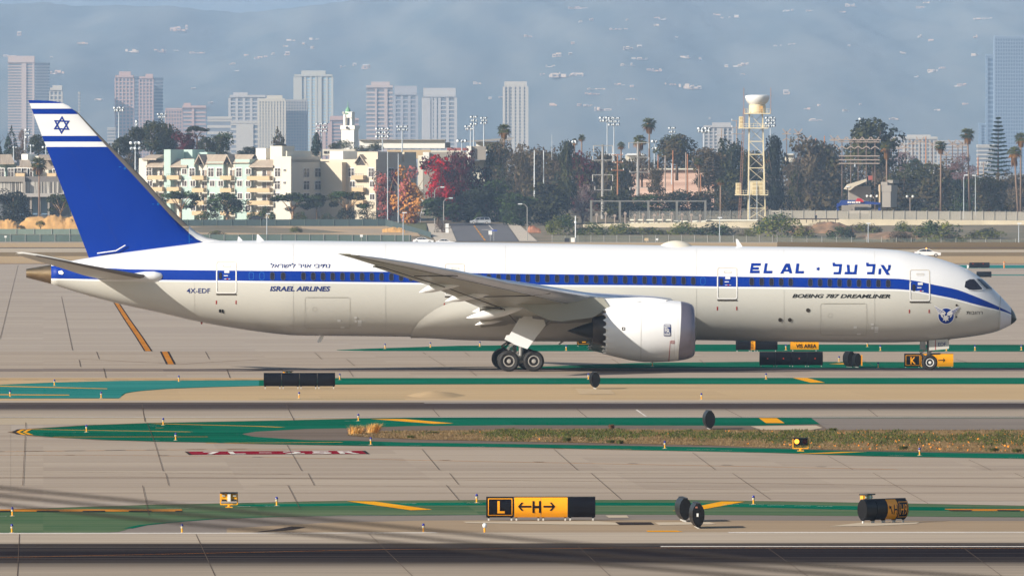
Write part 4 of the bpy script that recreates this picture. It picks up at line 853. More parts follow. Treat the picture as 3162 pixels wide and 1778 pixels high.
mb.grid([[(c.x + rx * q * math.cos(a), .75 * q * math.sin(a), c.z - .12 + .42 * (1 - q * q) ** .8) for a in np.linspace(0, 2*math.pi, 29)[:-1]] for q in (0.02, .25, .5, .7, .85, .95, 1)], closed=True); mb.build('satellite_antenna_dome', mat('beige_radome', lin((222, 214, 196)), .5), plane, smooth=True)
lay('tail_light', [P((180, 838), (191, 835), (197, 843), (192, 848), (182, 846))], P_FRAMEW, off=.03)
# ================================================================ signs, lights and small things on the airfield
S_BLK = mat('sign_black', (0.004, 0.004, 0.007), 0.4, spec=0.22, var=0.2, scale=2)
S_CAP = mat('sign_end_cap', (0.007, 0.007, 0.008), 0.7, var=0.25, scale=2, spec=.12)
S_YEL = mat('sign_yellow', lin((248, 164, 4)), 0.45, var=0.03, scale=1.5)
S_LEG = mat('sign_leg_white', (0.6, 0.58, 0.54), 0.5)
S_YPAINT = mat('lamp_yellow', lin((246, 168, 20)), 0.45, var=0.05, scale=4)
S_RED = mat('red_reflector', lin((190, 50, 20)), 0.4)
S_EDGE = mat('sign_frame_black', (0.012, 0.012, 0.014), 0.5)
def lens(h, hd, n=7):
    "cross-section of a sign cabinet, (y, z), starting at the bottom front and going round"
    f = [(-hd * (1 - abs(2*t) ** 2.6 * .72), h * (t + .5)) for t in np.linspace(-.5, .5, n)]
    return f + [(-y, z) for y, z in f[::-1]]
def cabinet_y(z, h, hd): return -hd * (1 - abs(2 * (z / h - .5)) ** 2.6 * .72)
ARROW = lambda x0, x1, y, hh: [P((x0, y - hh * .16), (x1 - hh * .15, y - hh * .16), (x1 - hh * .15, y + hh * .16), (x0, y + hh * .16)), P((x1, y), (x1 - hh * .62, y + hh * .72), (x1 - hh, y + hh * .72), (x1 - hh * .36, y), (x1 - hh, y - hh * .72), (x1 - hh * .62, y - hh * .72))]
def flipx(polys, w): return [([(w - x, y) for x, y in v], f) for v, f in polys]
def unit(s, x0, x1, y0, y1, bold=.02):
    v, f = text2d(s, bold); return [([(x0 + a * (x1 - x0), y0 + b * (y1 - y0)) for a, b in v], f)]
def sign(label, px, ybase, hpx, legpx, mods, rz=SK, hd=.2, cat='sign', group='taxiway guidance signs', legs=2, anchor='left', face_back=False):
    "px: picture column of the anchor end; mods: (width m, material, [(polygons, material)]) left to right"
    b = G(px, ybase); k = b.y / F; h, lg = hpx * k, legpx * k
    t = thing('airfield_sign', label, cat, b, rz, group)
    x = 0.0; pr = lens(h, hd)
    for w, m, marks in mods:
        g = 0.008; mb = MB(); r0 = [(x + g, y, z + lg) for y, z in pr]; r1 = [(x + w - g, y, z + lg) for y, z in pr]
        mb.grid([r0, r1], 0, closed=True); mb.poly(r0[::-1], 1); mb.poly(r1, 1)
        pn = mb.build('sign_panel', [m, S_CAP], t, smooth=35)
        mb = MB()
        mb.box((x + w / 2, 0, lg + h - .006), (w - .004, hd * .72, .028))
        mb.build('panel_edge', S_EDGE, pn)
        for polys, mm in marks:
            decal('lettering', polys, lambda u, v: Vector((x + u, cabinet_y(v, h, hd) - .012, v + lg)), mm, pn, cut=h / 6)
        for q in range(legs):
            lxp = x + w * ((q + .5) / legs if legs == 1 else (.09 + .82 * q / (legs - 1)))
            mb = MB(); mb.box((lxp, 0, lg * .45), (.05, .05, lg * .9), m=0); mb.box((lxp, 0, lg * .9), (.07, .07, lg * .3), m=1); mb.build('leg', [S_LEG, S_BLK], t)
        x += w
    return t
def bord(w, h, m=.06, t=.022): return [(ring([(m, m), (w - m, m), (w - m, h - m), (m, h - m)], [(m + t, m + t), (w - m - t, m + t), (w - m - t, h - m - t), (m + t, h - m - t)]),)]
def mm_(px, y): return px * (F * HC / (y - HY)) / F
# the big sign in front: L in a frame, an arrow either side of H, a blank panel
y = 1607; h = mm_(63, y); w1, w2, w3 = mm_(86, y), mm_(83, y), mm_(86, y)
big = sign('long black and yellow sign with a framed L and an H between two arrows', 1501, y, 63, 11,
     [(w1, S_BLK, [([ring([(.06, .06), (w1-.06, .06), (w1-.06, h-.05), (.06, h-.05)], [(.085, .085), (w1-.085, .085), (w1-.085, h-.075), (.085, h-.075)])], S_YEL), (unit('L', w1*.40, w1*.66, h*.2, h*.8, .02), S_YEL)]),
      (w2, S_YEL, [(flipx(ARROW(w2*.36, w2*.86, h*.53, h*.28), w2) , S_BLK), (unit('H', w2*.68, w2*1.0, h*.22, h*.8, .03), S_BLK)]),
      (w2, S_YEL, [(ARROW(w2*.09, w2*.53, h*.53, h*.28), S_BLK)]), (w3, S_BLK, [])], hd=.16)
# the turned sign at the right with an amber H panel and H9
y = 1616; h = mm_(60, y); L = .575
sign('turned black barrel sign marked H9 with an amber panel', 2662, y, 64, 11,
     [(L, S_BLK, []), (L, S_BLK, []), (L, S_YEL, [([([( .10 + a*.8*.22, h*.3 + b) for a, b in ((0, .26), (.0, .0))] + [(.2, .3)], [(0, 1, 2)])] if False else [P((.06, h*.72), (.2, h*.66), (.17, h*.62), (.28, h*.3), (.24, h*.27), (.13, h*.58), (.08, h*.52))], S_BLK), (unit('H', .33, .53, h*.25, h*.76, .01), S_BLK)]),
      (L, S_BLK, [([ring([(.05, .06), (L-.05, .06), (L-.05, h-.06), (.05, h-.06)], [(.07, .085), (L-.07, .085), (L-.07, h-.085), (.07, h-.085)])], S_YEL), (unit('H9', .12, L-.11, h*.22, h*.78, .0), S_YEL)])], rz=R(50), hd=.21)
# signs seen end-on: an oval end cap with the cabinet running away behind it
def oval(label, px, ybase, hpx, legpx, m=S_BLK, rz=R(93), length=2.2, hd=.2, extra=None):
    t = sign(label, px, ybase, hpx, legpx, [(length / 2, m, []), (length / 2, m, [])], rz=rz, hd=hd, legs=3)
    if extra:
        for nm, mt, (y0, z0, y1, z1) in extra:
            mb = MB(); k = G(px, ybase).y / F; mb.box((.0, -(y0 + y1) / 2 * k, (legpx + (z0 + z1) / 2) * k), (.02, abs(y1 - y0) * k, (z1 - z0) * k)); mb.build(nm, mt, t)
    return t
oval('dark oval end of a sign standing left behind its pair near the yellow marking', 2117, 1612, 66, 9, rz=R(93.5), hd=.205)
oval('black oval end of a sign with a small white sticker and a brown plate', 2157, 1632, 73, 6, rz=R(92.2), hd=.205, extra=[('sticker', P_FRAMEW, (-6, 42 - 10, 0, 52 - 10)), ('brown_plate', mat('brown_plate', lin((150, 96, 80)), .6), (-3, 58, -10, 63))])
oval('black oval sign end standing on the green strip beside the grass', 2193, 1326, 53, 5, rz=R(92.5), hd=.24)
oval('grey oval sign end on a concrete pad in front of the engine', 1840, 1201, 46, 6, rz=R(93), hd=.25, m=S_CAP)
oval('dark grey oval sign end behind the nose wheel path, left one of its pair', 2630, 1134, 46, 3, rz=R(97), hd=.26, m=S_CAP)
oval('grey oval sign end with a yellow side, right one of its pair', 2650, 1135, 40, 4, rz=R(96), hd=.22, m=S_CAP, extra=[('yellow_edge', S_YEL, (9, 2, 13, 36))])
# plain black backs and far signs
y = 1200; k = mm_(1, y); w = 221 * k / 4
sign('wide plain black sign back on eight legs beside the green strip', 814, y, 41, 8, [(w, S_BLK, []) for _ in range(4)], legs=2, hd=.22)
y = 1132; w = 196 * mm_(1, y) / 4
s4 = sign('four-panel black sign back with a red reflector on each panel', 2345, y, 41, 5, [(w, S_BLK, [([P(*ell(w*.5, .43, .045, .045, 10))], S_RED)]) for _ in range(4)], legs=2, hd=.24)
y = 1085; w = 46 * mm_(1, y)
sign('black sign back seen under the belly, with a yellow striped joint', 2272, y, 33, 5, [(w, S_BLK, []), (14 * mm_(1, y), S_YEL, [([P((0, .1 * q), (.2, .1 * q + .05), (.2, .1 * q + .09), (0, .1 * q + .04)) for q in range(1, 7)], S_BLK)]), (w * 1.5, S_BLK, [])], hd=.2)
y = 1084; k = mm_(1, y); w = 88 * k; h = 41 * k
sign('yellow sign lettered ATCT NON VIS AREA under the belly', 2440, y, 41, 5, [(w, S_YEL, [(unit('ATCT NON', w*.12, w*.86, h*.55, h*.85, .03), S_BLK), (unit('VIS AREA', w*.2, w*.92, h*.12, h*.42, .03), S_BLK)])], hd=.14)
y = 1134.5; k = mm_(1, y); wk, wy = 50 * k, 51 * k; h = 40 * k
sign('black and yellow sign with a framed K and an arrow, behind the nose wheel', 2792, y, 40, 3,
     [(wk, S_BLK, [([ring([(.09, .08), (wk-.05, .08), (wk-.05, h-.1), (.09, h-.1)], [(.115, .105), (wk-.075, .105), (wk-.075, h-.125), (.115, h-.125)])], S_YEL), (unit('K', wk*.38, wk*.7, h*.2, h*.74, .02), S_YEL)]),
      (wy, S_YEL, [(unit('P', wy*.05, wy*.32, h*.3, h*.92, .03), S_BLK)]), (wy, S_YEL, [(ARROW(wy*.08, wy*.5, h*.5, h*.2), S_BLK)])], hd=.14)
y = 1069; k = mm_(1, y); w = 40 * k; h = 38 * k
sign('black sign with a yellow framed L, half hidden by the engine', 1781, y, 38, 4, [(w, S_BLK, [([ring([(.07, .06), (w-.05, .06), (w-.05, h-.06), (.07, h-.06)], [(.1, .09), (w-.08, .09), (w-.08, h-.09), (.1, h-.09)])], S_YEL), (unit('L', w*.4, w*.7, h*.2, h*.8, .03), S_YEL)])], hd=.14)
for label, x0, x1, yb, hp, n in (('black two-panel sign with red reflectors on the far green strip beyond the nose', 2993, 3056, 829, 16.5, 2), ('small black two-panel sign just right of the cockpit roof', 3015.5, 3061.5, 857.5, 17, 2)):
    w = (x1 - x0) * mm_(1, yb) / n; sign(label, x0, yb, hp, 2, [(w, S_BLK, [([P(*ell(w*.35, .62, .07, .07, 8))], S_RED)] if '829' in str(yb) else []) for _ in range(n)], hd=.25)
# runway guard lights: two lamps in a yellow yoke
LAMP_ON = mat('lit_amber_lamp', (1, .35, .04), .4, emit=((1, .33, .03), 3.0)); LAMP_RED = mat('red_lens', (.22, .012, .01), .25)
def guard(label, px, ybase, wpx, back=False, lit=False, rz=SK, group='runway guard lights'):
    b = G(px, ybase); k = b.y / F; w = wpx * k; t = thing('guard_light', label, 'warning light', b, rz, group); s = w / .62
    mb = MB(); mb.tube([(0, 0, 0), (0, 0, .10 * s)], .045 * s, 10); mb.box((0, 0, .02 * s), (.24 * s, .24 * s, .04 * s)); mb.box((0, 0, .12 * s), (.6 * s, .07 * s, .04 * s))
    for q in (-1, 1): mb.box((q * .29 * s, 0, .30 * s), (.035 * s, .07 * s, .36 * s))
    mb.build('yoke', S_YPAINT, t)
    mb = MB(); mb.box((0, .02, .37 * s), (.53 * s, .18 * s, .27 * s)); mb.box((0, .0, .515 * s), (.58 * s, .3 * s, .03 * s), m=0); hs = mb.build('lamp_housing', S_YPAINT if back else S_EDGE, t)
    if back:
        mb = MB(); mb.box((0, -.11 * s, .36 * s), (.10 * s, .08 * s, .27 * s)); mb.build('centre_bracket', P_FRAMEW, t)
        mb = MB(); mb.box((0, -.02, .515 * s), (.6 * s, .32 * s, .045 * s)); mb.build('hood', S_EDGE, hs)
        for q in (-1, 1):
            mb = MB(); mb.box((q * .19 * s, -.09 * s, .42 * s), (.10 * s, .04 * s, .06 * s)); mb.build('lamp_back', P_PANEL, hs); mb = MB(); mb.box((q * .17 * s, -.09 * s, .27 * s), (.16 * s, .03 * s, .05 * s)); mb.build('bracket', S_EDGE, hs)
    else:
        for q in (-1, 1):
            mb = MB(); mb.lathe([(.001, -.09 * s), (.06 * s, -.088 * s), (.095 * s, -.07 * s)], 16, axis='y', o=(q * .15 * s, -.0, .38 * s)); mb.build('lamp', LAMP_ON if (q < 0 and lit) else LAMP_RED, hs, smooth=True)
            mb = MB(); mb.lathe([(.1 * s, -.19 * s), (.112 * s, -.19 * s), (.112 * s, -.06 * s), (.1 * s, -.06 * s)], 16, axis='y', o=(q * .15 * s, 0, .38 * s)); mb.build('visor', S_EDGE, hs, smooth=35)
    return t
guard('yellow guard light seen from behind, beside the near green strip', 707, 1567, 56, back=True)
guard('guard light with one amber lamp glowing, at the grass edge', 2472, 1393, 50, lit=True)
guard('yellow guard light standing just behind the H9 sign', 2676, 1572, 56, back=True, rz=R(60))
guard('small yellow guard light peeping over the wide black sign', 888, 1172.5, 32, back=True, rz=R(40))
# blue taxiway edge lights
E_BLUE = mat('blue_lens', (0.010, 0.012, 0.22), .2, coat=.5); E_WHITE = mat('light_collar', (.5, .44, .3), .5)
def edge_light():
    t = thing('edge_light', 'x', 'light'); mb = MB(); mb.lathe([(.001, 0), (.10, 0), (.10, .015), (.03, .03)], 10); mb.build('base_plate', E_WHITE, t)
    mb = MB(); mb.lathe([(.028, .02), (.028, .17), (.034, .17), (.034, .175)], 10); mb.build('post', S_YPAINT, t, smooth=40)
    mb = MB(); mb.lathe([(.034, .175), (.05, .18), (.05, .245), (.034, .25)], 10); mb.build('collar', E_WHITE, t, smooth=40)
    mb = MB(); mb.lathe([(.045, .25), (.052, .27), (.05, .31), (.03, .335), (.001, .342)], 10); mb.build('lens', E_BLUE, t, smooth=True)
    return t
EL = [(31, 1225, 'on the broad blue-green paint at the left edge'), (312.5, 1229.5, 'beside the rounded sand tip on the blue-green paint'), (168, 1191, 'at the far edge of the blue-green paint, nearest the left side'), (552, 1178.5, 'at the far edge of the green strip, left of the wide black sign'),
      (1049, 1172.5, 'just right of the wide black sign'), (1817, 1171.5, 'just left of the grey oval sign under the engine'), (2365.7, 1171.5, 'on the green strip left of the yellow bar under the forward belly'), (2711.8, 1136.5, 'left of the K sign by the taxiway'), (2591, 1117.5, 'left of the pair of grey oval signs'),
      (2014.5, 1131, 'directly below the engine'), (1748.5, 1083, 'between the main wheels and the L sign'), (2427, 1081, 'just left of the yellow ATCT sign'), (2718.6, 1083, 'under the belly, right of the yellow ATCT sign'), (2922.5, 1084, 'under the nose gear door'), (3011, 1083, 'right of the nose gear on the far green strip'),
      (923.7, 1230.5, 'on the sand below the wide black sign'), (2166, 1234, 'on the sand right of the oval sign on its pad'), (267, 1334, 'near the tip of the leaf-shaped green island'), (504, 1312.5, 'on the top edge of the leaf-shaped green island'), (542.5, 1359, 'on the lower edge of the leaf-shaped green island'),
      (1106.5, 1299.5, 'above the tufts of straw grass'), (1145, 1373, 'just below the tufts of straw grass'), (2053, 1384.5, 'below the grass strip, left of the glowing guard light'), (2839.8, 1406, 'below the poppies, right of the glowing guard light'),
      (854.5, 1561.5, 'right of the near yellow guard light'), (1472, 1552.5, 'left of and behind the long L and H sign'), (2326.7, 1557, 'right of the yellow slanting bar beside the oval signs'), (38, 1593, 'upper one of two at the near left corner'), (36.7, 1645, 'lower one of two at the near left corner'), (562, 1645, 'at the near runway edge under the wires'),
      (1307.6, 1643.5, 'at the near runway edge, left of the white-topped light')]
E0 = edge_light()
for i, (px, py, d) in enumerate(EL):
    b = G(px, py); o = E0 if i == 0 else dup(E0, b, ''); o.location = b; o['label'] = 'blue-topped light ' + d; o['group'] = 'taxiway edge lights'; f = 29 / (.342 * 36040 / b.y) if py > 1500 else (20 + (py - 1178) * 9 / 415) / (.342 * 36040 / b.y); o.scale = (f, f, f)
for px, py, d in ((1189, 1077, 'leftmost'), (1329, 1073, 'middle'), (1481.6, 1070, 'rightmost')):
    dup(E0, G(px, py), 'small blue light on the green strip behind the fuselage, %s of three' % d, scale=1.15, group='taxiway edge lights')
for px, py, d in ((2678.5, 1071, 'above the far green strip under the belly'), (3154, 1082, 'at the right edge of the picture')): dup(E0, G(px, py), 'plain blue marker light %s' % d, scale=1.2, group='taxiway edge lights')
t = thing('edge_light', 'white-topped light on a yellow post below the long L and H sign', 'light', G(1496.6, 1643.5), 0, 'runway edge lights')
mb = MB(); mb.lathe([(.03, 0), (.03, .16)], 10); mb.build('post', S_YPAINT, t); mb = MB(); mb.lathe([(.04, .16), (.07, .19), (.075, .26), (.055, .3), (.001, .315)], 12); mb.build('lens', mat('clear_lens', (.7, .72, .74), .15), t, smooth=True)
t = thing('marker_post', 'slim orange marker post on the far green strip at the right', 'post', G(3101, 828))
mb = MB(); mb.lathe([(.12, 0), (.12, 1.0), (.001, 1.06)], 10); mb.build('post', mat('orange_plastic', lin((214, 132, 70)), .6), t); mb = MB(); mb.lathe([(.13, .6), (.13, .75)], 10); mb.build('reflective_band', E_WHITE, t)

# ---------------------------------------------------------------- grass strip with poppies and straw tufts
GT = [(1072, 1341), (1085, 1331), (1300, 1329), (1700, 1324), (2100, 1325.5), (2380, 1327), (3300, 1327)]
GB = [(1072, 1343), (1150, 1350), (1300, 1356), (1590, 1362), (1900, 1368), (2200, 1374), (2362, 1381), (2673, 1390), (3300, 1400)]
band('grass_soil', GT, GB, 0.028, pave('straw_soil', k3((118, 96, 62), 1), k3((160, 138, 104), 1), sc=.3), n=120)
def blades(name, n, seed, mats, pick, size, lab, cat, yb=(0, 1), spread=.25):
    rr = np.random.default_rng(seed); mb = MB()
    for _ in range(n):
        px = rr.uniform(1076, 3240); u = rr.uniform(*yb); y = interp(px, GT) + u * (interp(px, GB) - interp(px, GT)); b = G(px, y, .03); m = pick(px, u, rr)
        if m is None: continue
        h = size * rr.uniform(.4, 1.3); w = h * spread
        for q in range(2):
            a = rr.uniform(0, 6.28); lx_, ly_ = math.cos(a) * w, math.sin(a) * w; tx, ty = rr.normal(0, .4) * h, rr.normal(0, .4) * h
            mb.add([(b.x - lx_, b.y - ly_, b.z), (b.x + lx_, b.y + ly_, b.z), (b.x + tx + lx_ * .3, b.y + ty + ly_ * .3, b.z + h), (b.x + tx - lx_ * .3, b.y + ty - ly_ * .3, b.z + h * .9)], [(0, 1, 2, 3)], m)
    return tag(mb.build(name, mats, fix=False), lab, cat, kind='stuff')
ngs = lambda px, u: math.sin(px * .021) + math.sin(px * .0073 + 2) + math.sin(px * .057 + u * 5)
def pick_green(px, u, rr):
    w = math.exp(-((u - (.36 if px < 2300 else .40)) / .25) ** 2) * min(1, max(.15, (px - 1250) / 500))
    if ngs(px, u) * .25 + rr.normal(0, .25) + w * 1.5 < .62: return None
    return int(rr.integers(0, 2))
blades('grass', 40000, 1, [mat('meadow_green', lin((80, 88, 22)), .9, var=.2, scale=.5), mat('meadow_dark', lin((52, 64, 22)), .9)], pick_green, .075, 'low green grass growing along the middle of the strip', 'grass')
def pick_straw(px, u, rr): return int(rr.integers(0, 3)) if rr.uniform() < (.5 + .5 * u) else None
blades('dry_grass', 22000, 2, [mat('straw', lin((124, 102, 68)), .95), mat('straw_brown', lin((104, 82, 50)), .95), mat('straw_pale', lin((140, 118, 86)), .95)], pick_straw, .06, 'dry straw-coloured grass fringing the green strip', 'grass')
def pick_pop(px, u, rr): return 0 if rr.uniform() < min(1, max(.05, (px - 2150) / 800)) else None
blades('poppies', 650, 3, [mat('poppy_orange', lin((246, 150, 14)), .7)], pick_pop, .06, 'orange poppies scattered through the green strip', 'flowers', (.1, .95), .5)
# low weeds: clumps one can pick out
def clump(label, px, py, wpx, hpx, cols, seed, lean=0.0, name='grass_tuft', cat='grass tuft', n=420, group=None):
    b = G(px, py, .02); k = b.y / F; w, h = wpx * k, hpx * k; rr = np.random.default_rng(seed); mb = MB()
    for _ in range(n):
        a = rr.uniform(0, 6.28); r = math.sqrt(rr.uniform()) * w * .42; bx, by = r * math.cos(a), r * math.sin(a); hh = h * rr.uniform(.55, 1.05); sp = rr.uniform(.2, 1.5)
        dx, dy = math.cos(a) * w * .32 * sp + lean * h, math.sin(a) * w * .32 * sp; q = .004 + .008 * rr.uniform(); c, s = math.cos(a + 1.57) * q, math.sin(a + 1.57) * q
        mid = (bx + dx * .45, by + dy * .45, hh * .7); mb.add([(bx - c, by - s, 0), (bx + c, by + s, 0), (mid[0] + c, mid[1] + s, mid[2]), (mid[0] - c, mid[1] - s, mid[2]), (bx + dx, by + dy, hh)], [(0, 1, 2, 3), (3, 2, 4)], int(rr.integers(0, len(cols))))
    return tag(mb.build(name, cols, loc=b, fix=False), label, cat, group)
gold = [mat('gold_straw', lin((222, 160, 70)), .9), mat('gold_pale', lin((228, 182, 110)), .9), mat('gold_dark', lin((160, 112, 50)), .9)]
clump('left tuft of golden straw grass at the tip of the grass strip', 1098, 1341, 56, 31, gold, 4, .3, n=210, group='straw tufts'); clump('right tuft of golden straw grass, leaning over the green paint', 1150, 1337, 50, 33, gold, 5, .35, n=200, group='straw tufts')
clump('round brown tumbleweed at the top edge of the grass strip', 1888, 1324, 17, 15, [mat('weed_brown', lin((104, 70, 48)), .95)], 6, name='weed', cat='weed', n=300)
gw = [mat('weed_green', lin((62, 74, 26)), .9), mat('weed_olive', lin((96, 96, 40)), .9)]
for i, (px, py, w, h, d) in enumerate(((1750, 1364, 26, 17, 'with orange blooms, left of the oval sign end'), (1886, 1367, 26, 11, 'left one of two at the lower fringe'), (1914, 1369, 22, 12, 'right one of two at the lower fringe'), (2572, 1332, 24, 13, 'standing over the grey shoulder'), (2790, 1388, 30, 14, 'below the poppies near the edge light'),
                                     (3070, 1394, 32, 14, 'at the lower fringe far right, left one'), (3140, 1396, 30, 13, 'at the lower fringe far right, right one'), (1338, 1338, 40, 8, 'low and flat near the straw tufts'), (1268, 1352, 22, 9, 'small and dark near the straw tufts'))):
    clump('dark green weed %s' % d, px, py, w, h, gw, 20 + i, name='weed', cat='weed', n=260, group='weeds in the grass strip')

# ---------------------------------------------------------------- three wires close to the camera
CB = mat('wire_rubber', (0.035, 0.028, 0.026), .7)
for d, pts in (('uppermost of three', [(-900, 1408), (0, 1504.7), (535, 1557), (1060, 1608.6), (1580, 1660), (2110, 1705), (2443, 1737), (2700, 1757.5), (3007, 1778), (3900, 1838)]), ('middle one of three', [(-900, 1430), (0, 1528.6), (535, 1583), (1060, 1634.5), (1580, 1687), (2110, 1734), (2513, 1768), (2900, 1797), (3900, 1862)]),
               ('lowest of three', [(-900, 1455), (0, 1556), (535, 1611.7), (1060, 1658.5), (1580, 1714), (2110, 1762), (2307, 1778), (2900, 1822), (3900, 1890)])):
    f = pchip(pts); mb = MB(); mb.tube([W(x, f(x), 46.0) for x in range(-900, 3901, 120)], .0055, 8); tag(mb.build('power_cable', CB, smooth=True), 'dark blurred wire crossing the foreground, %s' % d, 'wire', 'foreground wires')
# ================================================================ the town north of the field
def tz(D, x=0): return terr(x, D)
def base_D(py, lo=2650, hi=4400):
    "distance at which the terrain shows at row py"
    for _ in range(50):
        m = (lo + hi) / 2; y = HY - (interp(m, TZ) - HC) * F / m
        if y > py: lo = m
        else: hi = m
    return lo
B_CREAM = mat('cream_stucco', lin((212, 205, 188)), .85, var=.03, scale=.2); B_TEAL = mat('mint_stucco', lin((172, 192, 182)), .85, var=.03, scale=.2)
B_CREAM2 = mat('beige_stucco', lin((204, 191, 168)), .85, var=.03, scale=.2); B_TAN = mat('tan_balcony', lin((196, 170, 132)), .8, var=.03, scale=.4); B_ROOF = mat('ribbed_metal_roof', lin((150, 134, 116)), .6, col2=lin((184, 168, 148)), scale=1.0, stretch=(9, .05, .05), detail=0, contrast=(.42, .58))
B_WIN = mat('window_glass', (.06, .05, .05), .2); B_WINF = mat('window_frame_white', (.75, .73, .68), .6); B_DARK = mat('dark_opening', (.05, .04, .035), .8); B_RAIL = mat('black_railing', (.03, .03, .03), .6)
B_WHITE = mat('white_render', lin((236, 232, 222)), .8, var=.02, scale=.3); B_GREYW = mat('grey_and_shade_render', lin((150, 142, 132)), .85, var=.04, scale=.2)
B_CURT = mat('door_curtain', lin((150, 130, 112)), .7)
# ---- the long mint and cream apartment block: its front runs away to the left, local x along the front, local y into the building
AR = R(-30); A0 = W(429, 690, 2922); A0.z = 0
apt = thing('apartment_building', 'long four-storey apartment block in mint and cream with balconies and striped metal roofs', 'building', A0, AR)
ca, sa = math.cos(AR), math.sin(AR)
def sx(px, t=0.0):
    "distance along the front (at depth t behind it) of the picture column px"
    r = (px - CX) / F; ox, oy = A0.x - sa * t, A0.y + ca * t
    return (r * oy - ox) / (ca - r * sa)
def zz(py, s, t=0.0): D = A0.y + sa * s + ca * t; return HC + (HY - py) * D / F
def tx(px, s):
    "depth along a side face that starts at front distance s"
    r = (px - CX) / F; ox, oy = A0.x + ca * s, A0.y + sa * s
    return (r * oy - ox) / (-sa - r * ca)
def vol(s0, s1, t0, t1, z0, z1, m, nm='wall'):
    mb = MB(); mb.box(((s0+s1)/2, (t0+t1)/2, (z0+z1)/2), (s1-s0, t1-t0, z1-z0)); return mb.build(nm, m, apt)
zb = 2.0
def seg(p0, p1, ytop, m, t0=0.0, t1=14.0): s0, s1 = sx(p0, t0), sx(p1, t0); return vol(s0, s1 - .02, t0, t1, zb, zz(ytop, (s0+s1)/2, t0), m)
seg(429, 454, 489, B_CREAM); seg(454.3, 506, 512, B_CREAM, 1.3); seg(506.3, 527, 462, B_TEAL, -.3, 6); seg(527.3, 558, 512, B_CREAM, 1.3); seg(558.3, 600, 492, B_TEAL); seg(600.3, 640, 497, B_CREAM, 1.2); seg(640.3, 690, 500, B_TEAL)
seg(690.3, 726, 497, B_CREAM, 1.2); seg(726.3, 771, 492, B_TEAL); seg(771.3, 844, 512, B_CREAM, 1.3); seg(844.3, 899, 492, B_CREAM)
S1 = sx(899); TC = tx(989, S1)
vol(S1 - 5, S1 - .02, .02, TC, zz(501, S1), zz(483, S1), B_CREAM, 'parapet')
vol(sx(527, 7), sx(594, 7), 7, 13, 10, zz(462, 20, 7), B_TEAL, 'penthouse'); vol(sx(594.5, 9), sx(640, 9), 9, 13, 10, zz(470, 22, 9), B_TEAL, 'penthouse')
vol(sx(790, 3), sx(821, 3), 3, 10, 10, zz(458, 35, 3), B_WHITE, 'penthouse'); vol(sx(834, 3), sx(871, 3), 3, 9, 10, zz(451, 38, 3), B_CREAM, 'penthouse'); vol(sx(871.4, 4), sx(886, 4), 4, 16, 10, zz(466, 40, 4), B_CREAM, 'penthouse')
# right-hand wings stepping back
sE = sx(1056, TC); vol(S1 - 12, sE, TC, TC + 16, zb, zz(501, sE, TC), B_CREAM2)
tF = TC + 2.2; s3 = sx(1161, tF); vol(sE - 8, s3, tF, tF + 4, zb, zz(492, s3, tF), B_CREAM2)
r_ = (1287 - CX) / F; tH = tx(1287, s3)
vol(sE + .5, s3 - .03, tF + 4, tH, zb, zz(501, s3, tH), B_CREAM2); vol(s3 - 6, s3 - .06, tF + 1, tF + 13, 12, zz(469, s3, tF + 3), B_CREAM2, 'penthouse'); vol(s3 - 5, s3 - .05, tF + 14, tH - .2, 12, zz(470, s3, tH), B_CREAM2, 'penthouse')
vol(sx(1018, TC + 3), sx(1059, TC + 3), TC + 3, TC + 10, 12, zz(467, sE, TC + 3), B_WHITE, 'penthouse')
# roofs: sloping ribbed strips over the balcony bays, gables over two bays
def mansard(p0, p1, yt, yb, t0=-.5, t1=3.0):
    s0, s1 = sx(p0), sx(p1); za, zc_ = zz(yb, s0), zz(yt, s0); mb = MB(); mb.quad((s0, t0, za), (s1, t0, za), (s1, t1, zc_), (s0, t1, zc_)); mb.quad((s0, t0, za - .35), (s1, t0, za - .35), (s1, t0, za), (s0, t0, za)); mb.quad((s0, t0, za), (s0, t1, zc_), (s0, t1, za), (s0, t0, za))
    mb.quad((s0, t0, za - .35), (s1, t0, za - .35), (s1, t1, za - .35), (s0, t1, za - .35)); mb.add([(s1, t0, za), (s1, t1, zc_), (s1, t1, za)], [(0, 1, 2)]); mb.build('roof', B_ROOF, apt)
for p0, p1, yt, yb in ((453, 507, 490, 513), (528, 580, 490, 513), (771, 846, 493, 513), (441, 486, 478, 490)): mansard(p0, p1, yt, yb)
def gable(pc, hw, ypk, yeave, p_end):
    s = sx(pc); w = hw / 12.4 / .866; zp, ze = zz(ypk, s), zz(yeave, s); se = sx(p_end); mb = MB()
    mb.quad((s - w, -1.0, ze), (s, -1.0, zp), (s, 8, zp), (s - w, 8, ze)); mb.quad((s + w, -1.0, ze), (s, -1.0, zp), (s, 8, zp), (s + w, 8, ze))
    mb.quad((s - w, -1.0, ze - .4), (s, -1.0, zp - .4), (s, -1.0, zp), (s - w, -1.0, ze)); mb.quad((s + w, -1.0, ze - .4), (s, -1.0, zp - .4), (s, -1.0, zp), (s + w, -1.0, ze))
    mb.quad((s, 2.5, zp - .1), (se, 2.5, zp - .1), (se, -.4, ze + .1), (s + w, -.4, ze + .1)); mb.quad((s, 2.5, zp - .1), (se, 2.5, zp - .1), (se, 8, zp - 1.2), (s, 8, zp - 1.2))
    g = mb.build('gable_roof', B_ROOF, apt); mb = MB(); mb.add([(s - w * .8, 1.0, ze), (s + w * .8, 1.0, ze), (s, 1.0, zp - .5)], [(0, 1, 2)]); mb.build('painted_gable_shade', B_DARK, g)  # dark triangle paints the shade under the gable roof
gable(620, 16, 476, 508, 705); gable(707, 14, 476, 506, 770)
